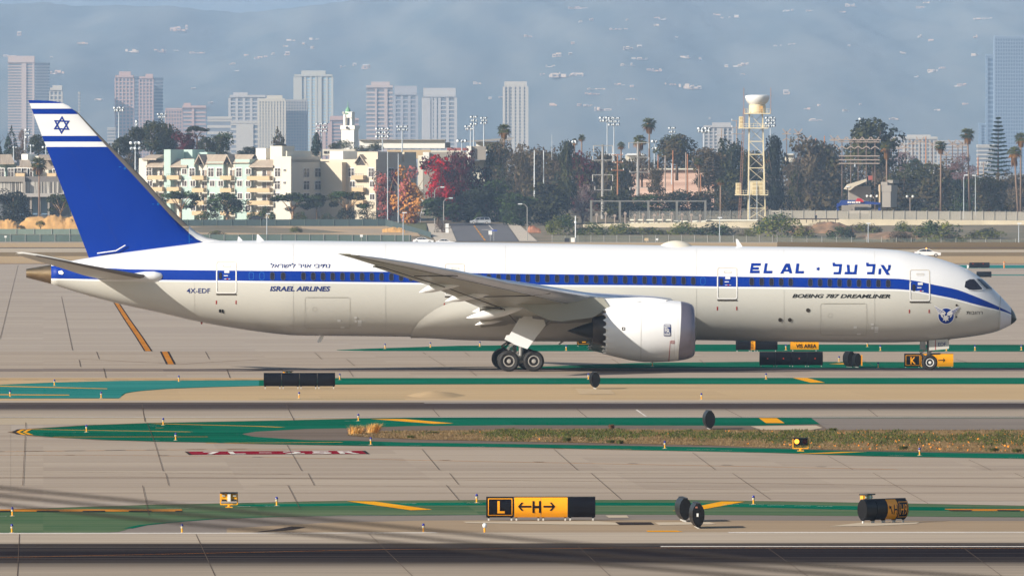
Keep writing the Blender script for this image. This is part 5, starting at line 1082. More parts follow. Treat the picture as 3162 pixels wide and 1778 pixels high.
# windows and balconies, each its own part
def win_mesh(w, h, n=2):
    mb = MB(); mb.box((0, 0, 0), (w + .34, .10, h + .34), m=0); mb.box((0, -.06, 0), (w, .06, h), m=1)
    for q in range(1, n): mb.box((-w/2 + w*q/n, -.10, 0), (.09, .05, h), m=0)
    if h > 1.6: mb.box((0, -.10, h * .15), (w, .05, .08), m=0)
    return mb.mesh('window', [B_WINF, B_WIN])
WT, WSM, WN = win_mesh(1.5, 2.0), win_mesh(1.3, 1.3), win_mesh(1.9, 2.1)
for zx_, zy_, k in ((1482, 358, WT), (1833, 352, WSM), (1910, 362, WT), (2097, 362, WT), (2180, 362, WT), (2375, 362, WT), (2470, 352, WSM), (1490, 472, WSM), (1833, 472, WSM), (1918, 472, WSM), (2110, 472, WSM), (2195, 472, WSM), (2382, 472, WSM), (2468, 472, WSM),
                    (1920, 712, WSM), (2110, 596, WSM), (2195, 596, WSM), (2385, 596, WSM), (2468, 596, WSM), (1833, 596, WSM), (2110, 716, WSM), (2385, 716, WSM), (2468, 716, WSM)):
    px, py = zx_ * .3108, 420 + zy_ * .3108; s = sx(px); link('window', k, apt, (s, -.05, zz(py, s)))
for zx_, zy_, k in ((218, 362, WT), (215, 487, WT), (212, 610, WT), (288, 340, WSM), (288, 464, WSM)):
    px, py = 790 + zx_ * .3108, 420 + zy_ * .3108; s = sx(px); o = link('window', k, apt, (s, -.05, zz(py, s)))
    if zx_ == 288: o.scale = (.5, 1, .4)
for zx_, zy_, k, p0 in ((950, 363, WT, 0), (1148, 363, WT, 0), (962, 478, WSM, 0), (1158, 478, WSM, 0), (1158, 605, WSM, 0), (962, 600, WSM, 0)):
    px, py = 790 + zx_ * .3108, 420 + zy_ * .3108; s = sx(px, tF); link('window', k, apt, (s, tF - .05, zz(py, s, tF)))
for zx_, zy_, s0, sc in ((500, 365, S1, 1.9), (613, 365, S1, 1.9), (500, 490, S1, 1.9), (613, 490, S1, 1.9), (500, 612, S1, 1.9), (613, 612, S1, 1.9), (1340, 365, s3, 1.7), (1340, 490, s3, 1.7), (1437, 344, s3, .9)):
    px, py = 790 + zx_ * .3108, 420 + zy_ * .3108; t = tx(px, s0); o = link('window', WN, apt, (s0 + .04, t, zz(py, s0, t))); o.rotation_euler = (0, 0, R(90)); o.scale = (1.35 * sc / 1.9, 1, 1 if sc > 1 else .35)
def balc_mesh(w, d=1.5):
    mb = MB(); mb.box((0, -d/2, -.1), (w, d, .25), m=0)
    mb.box((0, -d + .06, .42), (w, .12, .8), m=0); mb.box((-w/2 + .06, -d/2, .42), (.12, d, .8), m=0); mb.box((w/2 - .06, -d/2, .42), (.12, d, .8), m=0)
    return mb.mesh('balcony', [B_TAN])
def rail_mesh(w, d=1.5):
    mb = MB(); mb.box((0, -d + .06, 1.22), (w, .06, .06)); n = int(w / .45)
    for q in range(n + 1): mb.box((-w/2 + w*q/n, -d + .06, 1.02), (.05, .05, .4))
    return mb.mesh('railing', [B_RAIL])
def bay(pc, wpx, rows_, t=0.0, zone=None):
    s = sx(pc, t); w = wpx / 12.4 / .866; bm_, rm_ = balc_mesh(w), rail_mesh(w)
    for py in rows_:
        z = zz(py, s, t); b = link('balcony', bm_, apt, (s, t, z)); link('railing', rm_, b)
        mb = MB(); mb.box((0, 0, 0), (w * .42, .10, 2.2), m=0); mb.box((-w * .1, -.06, 0), (w * .17, .05, 2.05), m=1); mb.box((w * .1, -.06, 0), (w * .17, .05, 2.05), m=2); mb.build('balcony_door', [B_WINF, B_WIN, B_CURT], apt, loc=(s + w * .12, t + (1.13 if zone else 1.23), z + 1.25))
for a in ((488, 46, (552, 588, 625), 0), (543, 38, (552, 588, 625), 0), (807, 72, (554, 591, 630, 666), 0)): bay(*a)
for a in ((620, 37, (553, 591, 630, 662), 0, 1), (706, 35, (553, 591, 630, 662), 0, 1)): bay(*a)
bay(1113, 37, (552, 590, 628), tF)
for py, z0 in ((555, 0),):   # cornice line along the mint part
    mb = MB(); s0, s1 = sx(585), sx(752); mb.box(((s0+s1)/2, -.06, zz(557, s0)), (s1 - s0, .2, .18)); mb.build('string_course', B_WINF, apt)
mb = MB(); s = sx(1115, tF); w = 1.7; zp, ze = zz(477, s, tF), zz(505, s, tF)
mb.quad((s - w, tF - .8, ze), (s, tF - .8, zp), (s, tF + 5, zp), (s - w, tF + 5, ze)); mb.quad((s + w, tF - .8, ze), (s, tF - .8, zp), (s, tF + 5, zp), (s + w, tF + 5, ze)); mb.quad((s, tF - .8, zp - .3), (s + w, tF - .8, ze - .3), (s + w, tF - .8, ze), (s, tF - .8, zp)); mb.quad((s, tF - .8, zp - .3), (s - w, tF - .8, ze - .3), (s - w, tF - .8, ze), (s, tF - .8, zp)); mb.build('gable_roof', B_ROOF, apt)
mb = MB(); mb.add([(s - w * .75, tF - .1, ze - .4), (s + w * .75, tF - .1, ze - .4), (s, tF - .1, zp - .6)], [(0, 1, 2)]); mb.build('painted_gable_shade', B_DARK, apt)  # shade below this gable, put in as a dark triangle

# ---- simple box builder in picture terms for the buildings behind and beside it (axis turned by rz)
def pbox(mb, p0, p1, yt, yb, D, depth, rz=0.0, m=0, dz=0.0):
    "box whose front shows from column p0 to p1, rows yt to yb, front centre at distance D"
    a, b = W((p0+p1)/2, yt, D), W((p0+p1)/2, yb, D); w = (p1 - p0) * D / F / max(.3, math.cos(rz))
    mb.box((a.x + depth/2 * math.sin(-rz) * 1, D + depth/2 * math.cos(rz), (a.z + b.z)/2), (w, depth, a.z - b.z), rz, m); return mb
def building(name, label, cat, D, px, py):
    p = W(px, py, D); t = thing(name, label, cat, (0, 0, 0)); return t
# mint apartments and slatted commercial block on the left
b = building('apartment_building', 'mint and cream apartment roofs showing left of the tail fin', 'building', 2960, 60, 600)
for p0, p1, yt, m in ((-30, 18, 503, B_TEAL), (18.3, 49, 503, B_TEAL), (49.5, 98, 513, B_CREAM), (98.5, 112, 505, B_TEAL), (112.5, 150, 505, B_CREAM), (150.3, 260, 505, B_TEAL)):
    mb = MB(); pbox(mb, p0, p1, yt, 600, 2962, 14, R(-20), 0); mb.build('wall', m, b)
for p0, p1, yt, yb in ((-40, 44, 477, 503), (50, 100, 494, 515), (118, 160, 478, 490), (128, 170, 493, 520)):
    mb = MB(); A_, B_, C_, D_ = W(p0, yb, 2958), W(p1, yb, 2958), W(p1 - 9, yt, 2964), W(p0 + 3, yt, 2964); mb.quad(A_, B_, C_, D_); mb.quad(A_ - Vector((0, 0, .4)), B_ - Vector((0, 0, .4)), B_, A_); mb.quad(B_, C_, C_ + Vector((0, 8, -2)), B_ + Vector((0, 8, 0))); mb.build('roof', B_ROOF, b)
mb = MB(); pbox(mb, 66, 86, 476, 500, 2966, 6, R(-20), 0); mb.build('penthouse', B_WHITE, b); mb = MB(); pbox(mb, 86.3, 150, 482, 500, 2968, 6, R(-20), 0); mb.build('penthouse', B_CREAM, b)
for px, py, k in ((4, 533, WT), (34, 533, WT), (54, 533, WN), (72, 533, WN), (92, 533, WT), (172, 536, WT)):
    p = W(px, py, 2953); o = link('window', k, b, p); o.rotation_euler = (0, 0, R(-20))
for px, w in ((62, 44), (166, 30)):
    bl = link('balcony', balc_mesh(w / 12.2 / .94), b, W(px, 545, 2954)); bl.rotation_euler = (0, 0, R(-20)); link('railing', rail_mesh(w / 12.2 / .94), bl)
b = building('commercial_building', 'grey low building with a slatted upper screen and blue glass below', 'building', 2930, 90, 600)
mb = MB(); pbox(mb, -40, 77, 545, 562, 2930, 14); mb.build('parapet', B_GREYW, b); mb = MB(); pbox(mb, 77.3, 215, 545, 562, 2931, 14); mb.build('parapet', mat('grey_render_dark', lin((118, 112, 108)), .85), b)
mb = MB(); pbox(mb, -40, 70, 562, 597, 2930.4, 12); pbox(mb, 79, 215, 562, 597, 2930.9, 12); mb.build('slatted_screen', mat('slats', lin((190, 184, 174)), .7, col2=lin((84, 80, 76)), scale=1.0, stretch=(4.5, .02, .06), detail=2, contrast=(.44, .56)), b)
mb = MB(); pbox(mb, 70.3, 78.7, 562, 597, 2929.6, 12); mb.build('pier', B_GREYW, b)
mb = MB(); pbox(mb, -40, 215, 597, 608, 2929, 14); mb.build('canopy', mat('pale_concrete_canopy', lin((170, 164, 158)), .8), b)
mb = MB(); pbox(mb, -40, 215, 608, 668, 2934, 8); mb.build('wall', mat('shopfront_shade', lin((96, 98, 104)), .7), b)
for p0, p1 in ((100, 116), (128, 146), (60, 84), (30, 50)):
    mb = MB(); pbox(mb, p0, p1, 610, 663, 2933.7, 1); mb.build('window', mat('blue_glass', lin((120, 146, 170)), .2), b)
for px in (95, 122, 150, 24):
    mb = MB(); pbox(mb, px - 3, px + 3, 608, 665, 2930, 1); mb.build('column', B_GREYW, b)
# grey and cream block right of the apartments
b = building('apartment_building', 'grey and cream block with a tall box on its roof, behind the red trees', 'building', 2980, 1400, 560)
for p0, p1, yt, yb, D, m in ((1290, 1306, 480, 640, 2975, B_CREAM), (1306, 1325, 470, 505, 2974, B_WHITE), (1325.5, 1440, 470, 520, 2985, B_GREYW), (1290, 1500, 505, 660, 2990, B_GREYW), (1440.5, 1455, 451, 510, 2980, B_WHITE), (1455.5, 1500, 452, 494, 2981, B_GREYW), (1450, 1500, 496, 560, 2986, B_CREAM)):
    mb = MB(); pbox(mb, p0, p1, yt, yb, D, 12); mb.build('wall' if yb > 520 else 'penthouse', m, b)  # tall roof box: light put into its colours, lit side white, shaded side grey
b = building('warehouse', 'long low white flat-roofed building behind the apartments', 'building', 3300, 1240, 450)
mb = MB(); pbox(mb, 1110, 1374, 433, 458, 3300, 30); mb.build('wall', B_WHITE, b); mb = MB(); pbox(mb, 1108, 1376, 431, 433.4, 3299, 32); mb.build('roof_edge', B_GREYW, b); mb = MB(); pbox(mb, 1374.5, 1390, 440, 456, 3306, 14); mb.build('annexe', B_GREYW, b)
b = building('school_building', 'low tan flat roofs with a dark red strip, in front of the white building', 'building', 3200, 1150, 465)
for p0, p1, yt, yb, D, m in ((996, 1098, 461, 480, 3190, B_CREAM), (1195, 1330, 463, 490, 3200, B_TAN), (1330.4, 1430, 465, 490, 3200, B_CREAM), (1380, 1440, 457, 465, 3210, mat('dull_red_roof', lin((150, 88, 84)), .8)), (900, 990, 468, 500, 3195, B_GREYW)):
    mb = MB(); pbox(mb, p0, p1, yt, yb, D, 20); mb.build('wall', m, b)
for i in range(7):
    mb = MB(); pbox(mb, 1000 + i * 13, 1009 + i * 13, 467, 474, 3189.8, .4); mb.build('window', B_DARK, b)
b = building('gymnasium', 'white arched canopy roof beside the floodlights, left of the tall palm', 'building', 3260, 1500, 440)
mb = MB(); mb.quad(W(1440, 436, 3250), W(1580, 430, 3250), W(1590, 424, 3275), W(1470, 433, 3275)); mb.quad(W(1440, 439, 3250), W(1580, 433, 3250), W(1580, 430, 3250), W(1440, 436, 3250)); mb.build('roof', B_GREYW, b); mb = MB(); pbox(mb, 1470, 1560, 438, 470, 3262, 12); mb.build('wall', B_WHITE, b)
# pink flat block behind the trees and poles
b = building('office_building', 'pink banded low building half hidden by bare trees', 'building', 3150, 2080, 580)
mb = MB(); pbox(mb, 1953, 2205, 524, 645, 3150, 20); mb.build('wall', mat('pink_stucco', lin((196, 158, 138)), .85, col2=lin((222, 188, 168)), scale=1.0, stretch=(.02, .02, .9), detail=1, contrast=(.4, .6)), b)
mb = MB(); pbox(mb, 1950, 2208, 520, 524.5, 3149, 22); mb.build('roof_edge', B_CREAM, b)
b = building('house', 'small cream house roofs above the pink building', 'house', 3400, 1950, 480)
for p0, p1, yt, yb in ((1858, 1905, 475, 492), (1932, 1990, 474, 486)):
    mb = MB(); pbox(mb, p0, p1, yt + 5, yb + 12, 3400, 8); mb.build('wall', B_CREAM, b); mb = MB(); c = W((p0+p1)/2, yt, 3400); w = (p1-p0)*.5*3400/F; e = W(p0, yt + 6, 3398).z
    mb.quad((c.x - w*1.1, 3398, e), (c.x + w*1.1, 3398, e), (c.x + w*.8, 3404, c.z), (c.x - w*.8, 3404, c.z)); mb.build('roof', B_WHITE, b)
# petrol station with a blue awning, a white sloping canopy, further houses on the right
M_AWN = mat('blue_awning', lin((20, 54, 130)), .5); b = building('petrol_station', 'blue awning with white lettering and a red accent among the dark trees', 'building', 2945, 2650, 630)
mb = MB(); mb.prism([(2583, 640), (2600, 618), (2640, 618), (2719, 626), (2719, 632), (2640, 630), (2600, 634)], 0, 6, lambda u, v, w: W(u, v, 2945) + Vector((0, w, 0))); mb.build('awning', M_AWN, b)
mb = MB(); mb.prism([(2640, 624), (2648, 612), (2660, 613), (2668, 624)], -.3, 3, lambda u, v, w: W(u, v, 2945) + Vector((0, w, 0))); mb.build('red_panel', mat('red_panel', lin((190, 30, 44)), .5), b)
mb = MB(); v, f = text2d('Stop Inn'); mb.add([W(2616 + a * 44, 627.5 - c * 7, 2944.3) for a, c in v], f); mb.build('lettering', B_WHITE, b) if False else None
mb = MB()
for i, (x0, x1) in enumerate(((2617, 2622), (2623, 2628), (2630, 2636), (2637, 2641), (2643, 2649), (2651, 2656))): mb.quad(W(x0, 627.2, 2944.4), W(x1, 627.6, 2944.4), W(x1, 622.4, 2944.4), W(x0, 621.8, 2944.4))
for p0 in (2584, 2712):
    q = MB(); pbox(q, p0, p0 + 7, 628, 650, 2946, 1); q.build('column', M_AWN, b)
for i, (x0, x1) in enumerate(((2600, 2632), (2640, 2690))):
    q = MB(); pbox(q, x0, x1, 634, 650, 2953, 3); q.build('shop_front', B_GREYW, b)
q = MB(); q.add(mb.v, mb.f); q.build('sign_lettering', B_WHITE, b)
b = building('house', 'house with a long bright sloping white roof among the dark trees', 'house', 2962, 2640, 570)
mb = MB(); mb.prism([(2607, 584), (2618, 570), (2676, 553), (2676, 560), (2640, 576), (2625, 588)], 0, 7, lambda u, v, w: W(u, v, 2962) + Vector((0, w, 0))); mb.build('roof', B_CREAM2, b)
mb = MB(); pbox(mb, 2622, 2690, 575, 660, 2966, 8); mb.build('wall', B_GREYW, b); mb = MB(); pbox(mb, 2682, 2694, 543, 556, 2968, 2); mb.build('chimney', mat('brick_red', lin((160, 84, 72)), .85), b)
b = building('house', 'small white house with a broken roofline beside the palm trunks', 'house', 2958, 2735, 580)
for p0, p1, yt, yb, m in ((2712, 2752, 572, 592, B_GREYW), (2720, 2740, 562, 572, B_GREYW), (2740, 2757, 556, 566, B_GREYW), (2714, 2718, 570, 650, B_TAN), (2722, 2750, 592, 640, B_GREYW)):
    mb = MB(); pbox(mb, p0, p1, yt, yb, 2958, 7, R(-15)); mb.build('wall', m, b)
b = building('house', 'cream house behind the radar tower, left of the dark cypress', 'house', 3200, 2440, 480)
mb = MB(); pbox(mb, 2425, 2450, 478, 500, 3200, 8); mb.build('wall', B_CREAM, b); mb = MB(); pbox(mb, 2423, 2452, 475, 478.4, 3199, 10); mb.build('roof', B_WHITE, b)

# ---- chapel bell tower
b = thing('bell_tower', 'white bell tower with a green spire, rising behind the apartment roofs', 'tower', (0, 0, 0)); D = 4000
mb = MB(); pbox(mb, 1054, 1093, 400, 470, D, 4.3, R(-20)); mb.build('shaft', B_WHITE, b); mb = MB(); pbox(mb, 1051, 1095, 388, 400.4, D - .3, 4.9, R(-20)); mb.build('cornice', B_WHITE, b)
mb = MB()
for p0, p1, d_ in ((1060, 1066, 0), (1080, 1086, 0)): pbox(mb, p0, p1, 352, 388, D + d_ + .3, 3.0, R(-20))
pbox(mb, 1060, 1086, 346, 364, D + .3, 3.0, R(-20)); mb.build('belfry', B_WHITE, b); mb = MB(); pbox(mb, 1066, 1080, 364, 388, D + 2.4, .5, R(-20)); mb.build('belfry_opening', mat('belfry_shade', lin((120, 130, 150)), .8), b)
for p0 in (1057.5, 1085): mb = MB(); pbox(mb, p0, p0 + 4, 345, 352, D + .2, .5); mb.build('pinnacle', B_WHITE, b)
mb = MB(); c = W(1074, 352, D); pr = [(14, 352), (9, 346), (7, 338), (3.5, 333), (1.2, 330), (.6, 318), (.2, 311)]; mb.lathe([(r * D / F, W(0, y, D).z) for r, y in pr], 10, o=(c.x, D + 1.5, 0)); mb.build('spire', mat('green_copper', lin((112, 160, 124)), .7), b)
mb = MB(); mb.lathe([(4.5 * D / F, -.1), (3.6 * D / F, -.2), (.001, -.2)], 16, axis='y', o=(W(1072, 395, D).x, D - .8, W(0, 395, D).z)); mb.build('clock_face', B_DARK, b)

# ---- far tower blocks in the haze: wall with floor slabs and piers modelled into it
T_DK = mat('tower_glass', (.15, .16, .18), .35)
def tower(label, p0, p1, yt, yb, D, col, floors, piers=5, style='slab', split=None, cap=None, group='towers in the haze', glass=None, depth=None):
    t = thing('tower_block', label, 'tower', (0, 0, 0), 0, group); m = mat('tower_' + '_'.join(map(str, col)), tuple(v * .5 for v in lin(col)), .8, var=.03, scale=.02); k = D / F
    zt = W(0, yt, D).z; zb_ = interp(D, TZ) - 3 if D <= 12000 else 40; x0, x1 = W(p0, 0, D).x, W(p1, 0, D).x; w = x1 - x0; dp = depth or max(18, w * .7); cx = (x0 + x1) / 2; fh = (zt - W(0, yb, D).z) / floors
    mb = MB(); mb.box((cx, D + dp/2, (zt + zb_)/2), (w - 1.2, dp - 1.2, zt - zb_ - .4), m=1)
    z = zt
    while z > zb_ + fh:
        z -= fh; h = fh * (.42 if style == 'slab' else .34)
        mb.box((cx, D + dp/2, z + fh), (w, dp, h)) if style != 'grid' else mb.box((cx, D + dp/2, z + fh), (w - .3, dp - .3, h))
    if style in ('grid', 'both'):
        for q in range(piers + 1): mb.box((x0 + w * q / piers, D + .45, (zt + zb_)/2), (w * (.30 if style == 'grid' else .16) / piers * 2.2, 1.2, zt - zb_))
        for q in range(3): mb.box((x0 if True else x1, D + dp * (q + .5) / 3, (zt + zb_)/2), (1.2, dp * .12, zt - zb_)); mb.box((x1, D + dp * (q + .5) / 3, (zt + zb_)/2), (1.2, dp * .12, zt - zb_))
    for a, b_ in (split or ()):
        mb.box((x0 + w * (a + b_)/2, D + .1, (zt + zb_)/2), (w * (b_ - a), 1.8, zt - zb_))
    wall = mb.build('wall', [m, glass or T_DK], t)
    mb = MB(); mb.box((cx, D + dp/2, zt + fh * .35), (w, dp, fh * (.9 if cap else .5))); 
    if cap: mb.box((x0 + w * (cap[0] + cap[1])/2, D + dp/2, zt + fh * .8 + cap[2] * k / 2), (w * (cap[1] - cap[0]), dp * .6, cap[2] * k))
    mb.build('roof', m, t); return t
GLA = mat('blue_tower_glass', lin((66, 88, 112)), .3); GLB = mat('pale_tower_glass', lin((150, 176, 190)), .3)
C1, C2, C3, C4 = (232, 208, 196), (236, 226, 210), (228, 190, 176), (226, 220, 214)
tower('tall pale pink tower with white balconies, leftmost of the hazy skyline', 24, 106, 196, 430, 11000, C1, 27, style='slab', split=((.52, .70), (.93, 1)), cap=(.0, 1, 16))
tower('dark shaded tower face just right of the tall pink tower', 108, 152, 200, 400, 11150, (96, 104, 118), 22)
tower('small cream tower top showing just above the tail fin tip', 154, 191, 282, 420, 10700, C2, 10, style='both', piers=3, cap=(.2, 1, 7)); tower('very thin pale tower right of the tail fin tip', 241, 247, 290, 420, 11300, C2, 14)
tower('left one of two pink gridded towers', 356, 412, 242, 420, 11200, C3, 16, style='both', piers=5, cap=(.2, .85, 12)); tower('right one of two pink gridded towers', 430, 472, 245, 420, 11300, C3, 17, style='both', piers=4, cap=(.45, 1, 8))
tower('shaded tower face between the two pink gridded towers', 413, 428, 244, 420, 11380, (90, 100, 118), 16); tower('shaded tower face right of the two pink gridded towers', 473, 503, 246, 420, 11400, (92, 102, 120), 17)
tower('low pink slab block left of the white blocks', 511, 562, 341, 420, 10500, C3, 7, style='both', piers=6); tower('stepped pink block with a white fin, left of the white blocks', 563, 636, 336, 420, 10550, C3, 7, cap=(.05, .35, 8), split=((.4, .5),))
tower('cream block with deep balconies behind the broad cream slab', 709, 820, 303, 430, 10400, C4, 11, style='both', piers=5, cap=(.1, .5, 8)); tower('low white podium left of the deep-balconied block', 640, 716, 372, 430, 10300, C2, 3); tower('low cream podium under the deep-balconied block', 712, 800, 384, 430, 10250, C2, 3, split=((.2, .8),))
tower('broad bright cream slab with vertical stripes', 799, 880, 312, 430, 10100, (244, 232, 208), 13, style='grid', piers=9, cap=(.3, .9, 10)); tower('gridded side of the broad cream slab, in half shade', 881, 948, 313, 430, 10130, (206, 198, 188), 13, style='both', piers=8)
tower('tall rounded glass tower with white balcony columns', 909, 1026, 238, 430, 10800, (226, 222, 208), 20, style='both', piers=7, glass=GLB, split=((0, .2), (.62, .72)), cap=(.18, .82, 12))
tower('low pink block behind the bell tower', 1018, 1108, 374, 450, 9800, C3, 7, split=((.0, .08),), cap=(0, .5, 7)); tower('narrow bright pink block left of the bell tower', 982, 1018, 387, 450, 9700, C3, 6, style='grid', piers=2)
tower('balconied cream tower left of the pair of arched-corner towers', 1131, 1213, 274, 440, 10600, C1, 13, split=((.33, .40), (.68, .8)), cap=(.18, .88, 11)); 
tower('left one of the twin grey towers with blank tops', 1218, 1287, 296, 440, 10900, (200, 196, 198), 11, style='both', piers=3, cap=(0, 1, 20)); tower('right one of the twin grey towers with blank tops', 1307, 1407, 302, 440, 10700, C4, 11, style='both', piers=4, split=((0, .22), (.33, .42)), cap=(0, 1, 20))
tower('white tower with a square window grid, alone in the middle', 1557, 1627, 268, 440, 10500, C2, 17, style='grid', piers=5, cap=(0, 1, 8), split=((0, .04), (.14, .2)))
tower('wide glass tower at the right edge with white vertical edge lines', 3072, 3200, 118, 470, 10600, (160, 180, 204), 32, style='both', piers=16, glass=GLA); tower('lower set-back of the glass tower at the right edge', 3044, 3071, 178, 470, 10700, (150, 172, 198), 20, glass=GLA, split=((.12, .26),)); tower('lowest step of the glass tower at the right edge', 3022, 3043, 386, 470, 10750, (150, 172, 198), 9, glass=GLA, split=((.15, .45),))
tower('white office block behind the dark trees left of the radar tower', 2174, 2262, 396, 470, 7800, C4, 7, style='both', piers=6, cap=(.3, .95, 9), split=((.45, .7),)); tower('broad low white block behind the wooden pylons', 2792, 2895, 432, 480, 8500, C2, 4, style='both', piers=9, cap=(.1, .8, 6)); tower('pale low block left of the broad low white block', 2756, 2790, 430, 480, 9000, C4, 4); tower('long pale block right of the wooden pylons', 2900, 2990, 440, 490, 9200, C4, 5); tower('low cream block behind the tall layered pine', 3018, 3080, 454, 490, 8200, C2, 3)
tower('small white block right of the tail fin in the haze', 331, 357, 400, 430, 9500, C4, 3)
# ---- houses on the hillside
H_W = mat('hill_house_white', lin((200, 178, 158)), .8); H_P = mat('hill_house_pink', lin((194, 162, 140)), .8); H_G = mat('hill_house_glass', (.12, .12, .13), .5); H_R = mat('hill_house_roof', lin((200, 186, 172)), .8)
def hill_D(px, py):
    lo, hi = 12000.0, 16900.0
    for _ in range(40):
        m = (lo + hi) / 2; y = HY - (ridge((px - CX) * m / F, m) - HC) * F / m
        if y > py: lo = m
        else: hi = m
    return lo
def house(px0, px1, y0, y1, style, label, m):
    px = (px0 + px1) / 2; D = hill_D(px, y1); k = D / F; w, h = max(3.5, (px1 - px0) * k), max(3.0, (y1 - y0) * k); p = W(px, y1, D); mb = MB(); dp = max(8, min(20, w * .5))
    # a cluster of wings of unequal height with glass bands, flat or pitched roofs and gaps between them
    r = random.Random(int(px0 * 7 + y0)); n = max(2, int((px1 - px0) / 5)); h *= .85; xs_ = sorted([r.uniform(-.5, .5) for _ in range(n - 1)] + [-.5, .5])
    for i in range(n):
        a, b_ = xs_[i] * w, xs_[i + 1] * w; ww = b_ - a; hh = h * r.uniform(.3, 1.0); o = r.uniform(0, 3)
        if ww < 1.2 or r.random() < .16: continue
        z0 = 0 if r.random() < .6 else h * r.uniform(.0, .35); mb.box(((a + b_)/2, dp/2 + o, (z0 + hh)/2 + .2), (ww * .94, dp, max(1.6, hh - z0)), m=0)
        if r.random() < .7: mb.box(((a + b_)/2, o - .05, z0 + (hh - z0) * .45 + .2), (ww * r.uniform(.4, .8), .4, max(.8, (hh - z0) * .4)), m=2)
        if style == 1: mb.add([(a, o - 1, hh), (b_, o - 1, hh), (b_, dp + o, hh), (a, dp + o, hh), (a, dp/2 + o, hh + ww * .22), (b_, dp/2 + o, hh + ww * .22)], [(0,1,5,4), (2,3,4,5), (1,2,5), (3,0,4)], 1)
    mb.box((0, dp * .6, h * .08), (w * .9, 3, h * .3), m=1)
    return tag(mb.build('hillside_house', [m, H_R, H_G], loc=p), label, 'house', 'houses on the hazy hillside')
a_ = .6211
HL = [(840,935,118,160),(83,105,158,178),(622,690,228,262),(765,830,238,262),(860,890,240,256),(915,1018,260,268),(15,90,273,284),(250,318,346,368),(248,266,280,290),(382,440,212,220),(1212,1236,267,280),(1260,1330,268,294),(1345,1366,262,272),(1410,1440,258,275),(1420,1468,195,206),(1408,1432,224,234),(1502,1515,214,222),(1537,1584,182,200),(1543,1562,228,244),
      (1690,1718,318,336),(1752,1772,312,330),(1796,1840,318,344),(1165,1190,346,354),(2352,2400,404,420),(2428,2446,482,494),(2480,2504,474,490),(1035,1060,502,516),(950,972,434,444),(470,515,488,500),(1140,1170,310,324)]
HR_ = [(310,412,32,46),(90,134,172,187),(324,343,204,221),(228,280,258,286),(310,330,255,275),(198,246,320,334),(215,386,350,386),(170,195,368,374),(360,380,104,110),(415,435,90,104),(594,610,92,102),(736,797,84,98),(735,765,120,130),(515,606,138,150),(583,632,222,250),(652,680,222,238),(622,706,284,297),(566,644,310,328),(700,776,340,356),(862,920,266,290),(1085,1106,318,337),(1126,1210,306,332),(1165,1197,363,374),
       (1030,1068,68,78),(1068,1083,86,95),(1136,1176,74,90),(1108,1122,86,94),(1374,1412,46,58),(1420,1432,46,56),(1490,1530,48,58),(1660,1690,54,64),(1686,1748,16,34),(2072,2110,10,16),(2040,2086,34,42),(2326,2418,86,98),(2048,2075,158,190),(2098,2130,192,206),(2325,2345,172,190),(2312,2350,264,280),(2098,2148,334,362),(2150,2186,332,344),(2228,2290,412,430),(2030,2052,376,381),(1332,1370,222,232),(1402,1440,214,224),(1960,1990,258,268),
       (766,846,414,424),(860,972,412,444),(398,505,434,446),(392,466,464,472),(216,262,512,526),(596,660,486,502),(440,532,530,552),(354,376,520,527),(385,445,520,530),(540,594,414,424),(615,636,424,434),(1380,1412,444,470),(1552,1562,514,528),(1482,1514,536,548),(1672,1706,532,554),(1502,1584,586,604),(1905,1960,584,596),(1760,1770,514,524),(988,1020,586,596),(2130,2160,544,552),(960,975,288,296),(840,856,180,190),(1700,1712,224,232),(2270,2300,516,524)]
HALL = [(x0 * a_, x1 * a_, y0 * a_, y1 * a_) for x0, x1, y0, y1 in HL] + [(1562 + x0 * a_, 1562 + x1 * a_, y0 * a_, y1 * a_) for x0, x1, y0, y1 in HR_]
LM = [(90, 'the tall pink tower'), (240, 'the tail fin tip'), (400, 'the pink gridded towers'), (540, 'the low pink slab block'), (740, 'the deep-balconied block'), (880, 'the broad cream slab'), (980, 'the rounded glass tower'), (1075, 'the bell tower'), (1250, 'the twin grey towers'), (1480, 'the floodlights by the tall palm'), (1590, 'the white grid tower'), (1720, 'the small streetlamp mast'), (1880, 'the pair of floodlight masts'),
      (2005, 'the highest palm'), (2110, 'the lone floodlight mast'), (2215, 'the white office block'), (2335, 'the radar tower'), (2450, 'the first wooden pylon'), (2560, 'the bushy grey trees'), (2690, 'the big round tree'), (2840, 'the broad low white block'), (2985, 'the right-hand tall palm'), (3090, 'the glass tower')]
groups_ = {}
for i, h_ in enumerate(HALL): groups_.setdefault(min(LM, key=lambda l: abs(l[0] - (h_[0] + h_[1]) / 2))[1], []).append(i)
ORD = ['lowest', 'second lowest', 'third lowest', 'fourth lowest', 'fifth lowest', 'sixth lowest', 'seventh lowest', 'eighth lowest', 'ninth lowest', 'tenth lowest']
rr = random.Random(9)
for lm, ids in groups_.items():
    ids.sort(key=lambda i: -HALL[i][3])
    for n_, i in enumerate(ids):
        x0, x1, y0, y1 = HALL[i]; st = 0 if x1 - x0 > 28 else (1 if (x1 - x0) < 1.8 * (y1 - y0) else 2); m = H_P if rr.random() < .4 else H_W; wd = x1 - x0
        lab = '%s %s house on the hazy hill above %s, %s' % ('wide' if wd > 45 else 'small' if wd < 15 else 'mid-sized', 'pinkish' if m == H_P else 'white', lm, ORD[n_] if len(ids) > 1 else 'alone there')
        house(x0, x1, y0, max(y1, y0 + 5), st, lab, m)
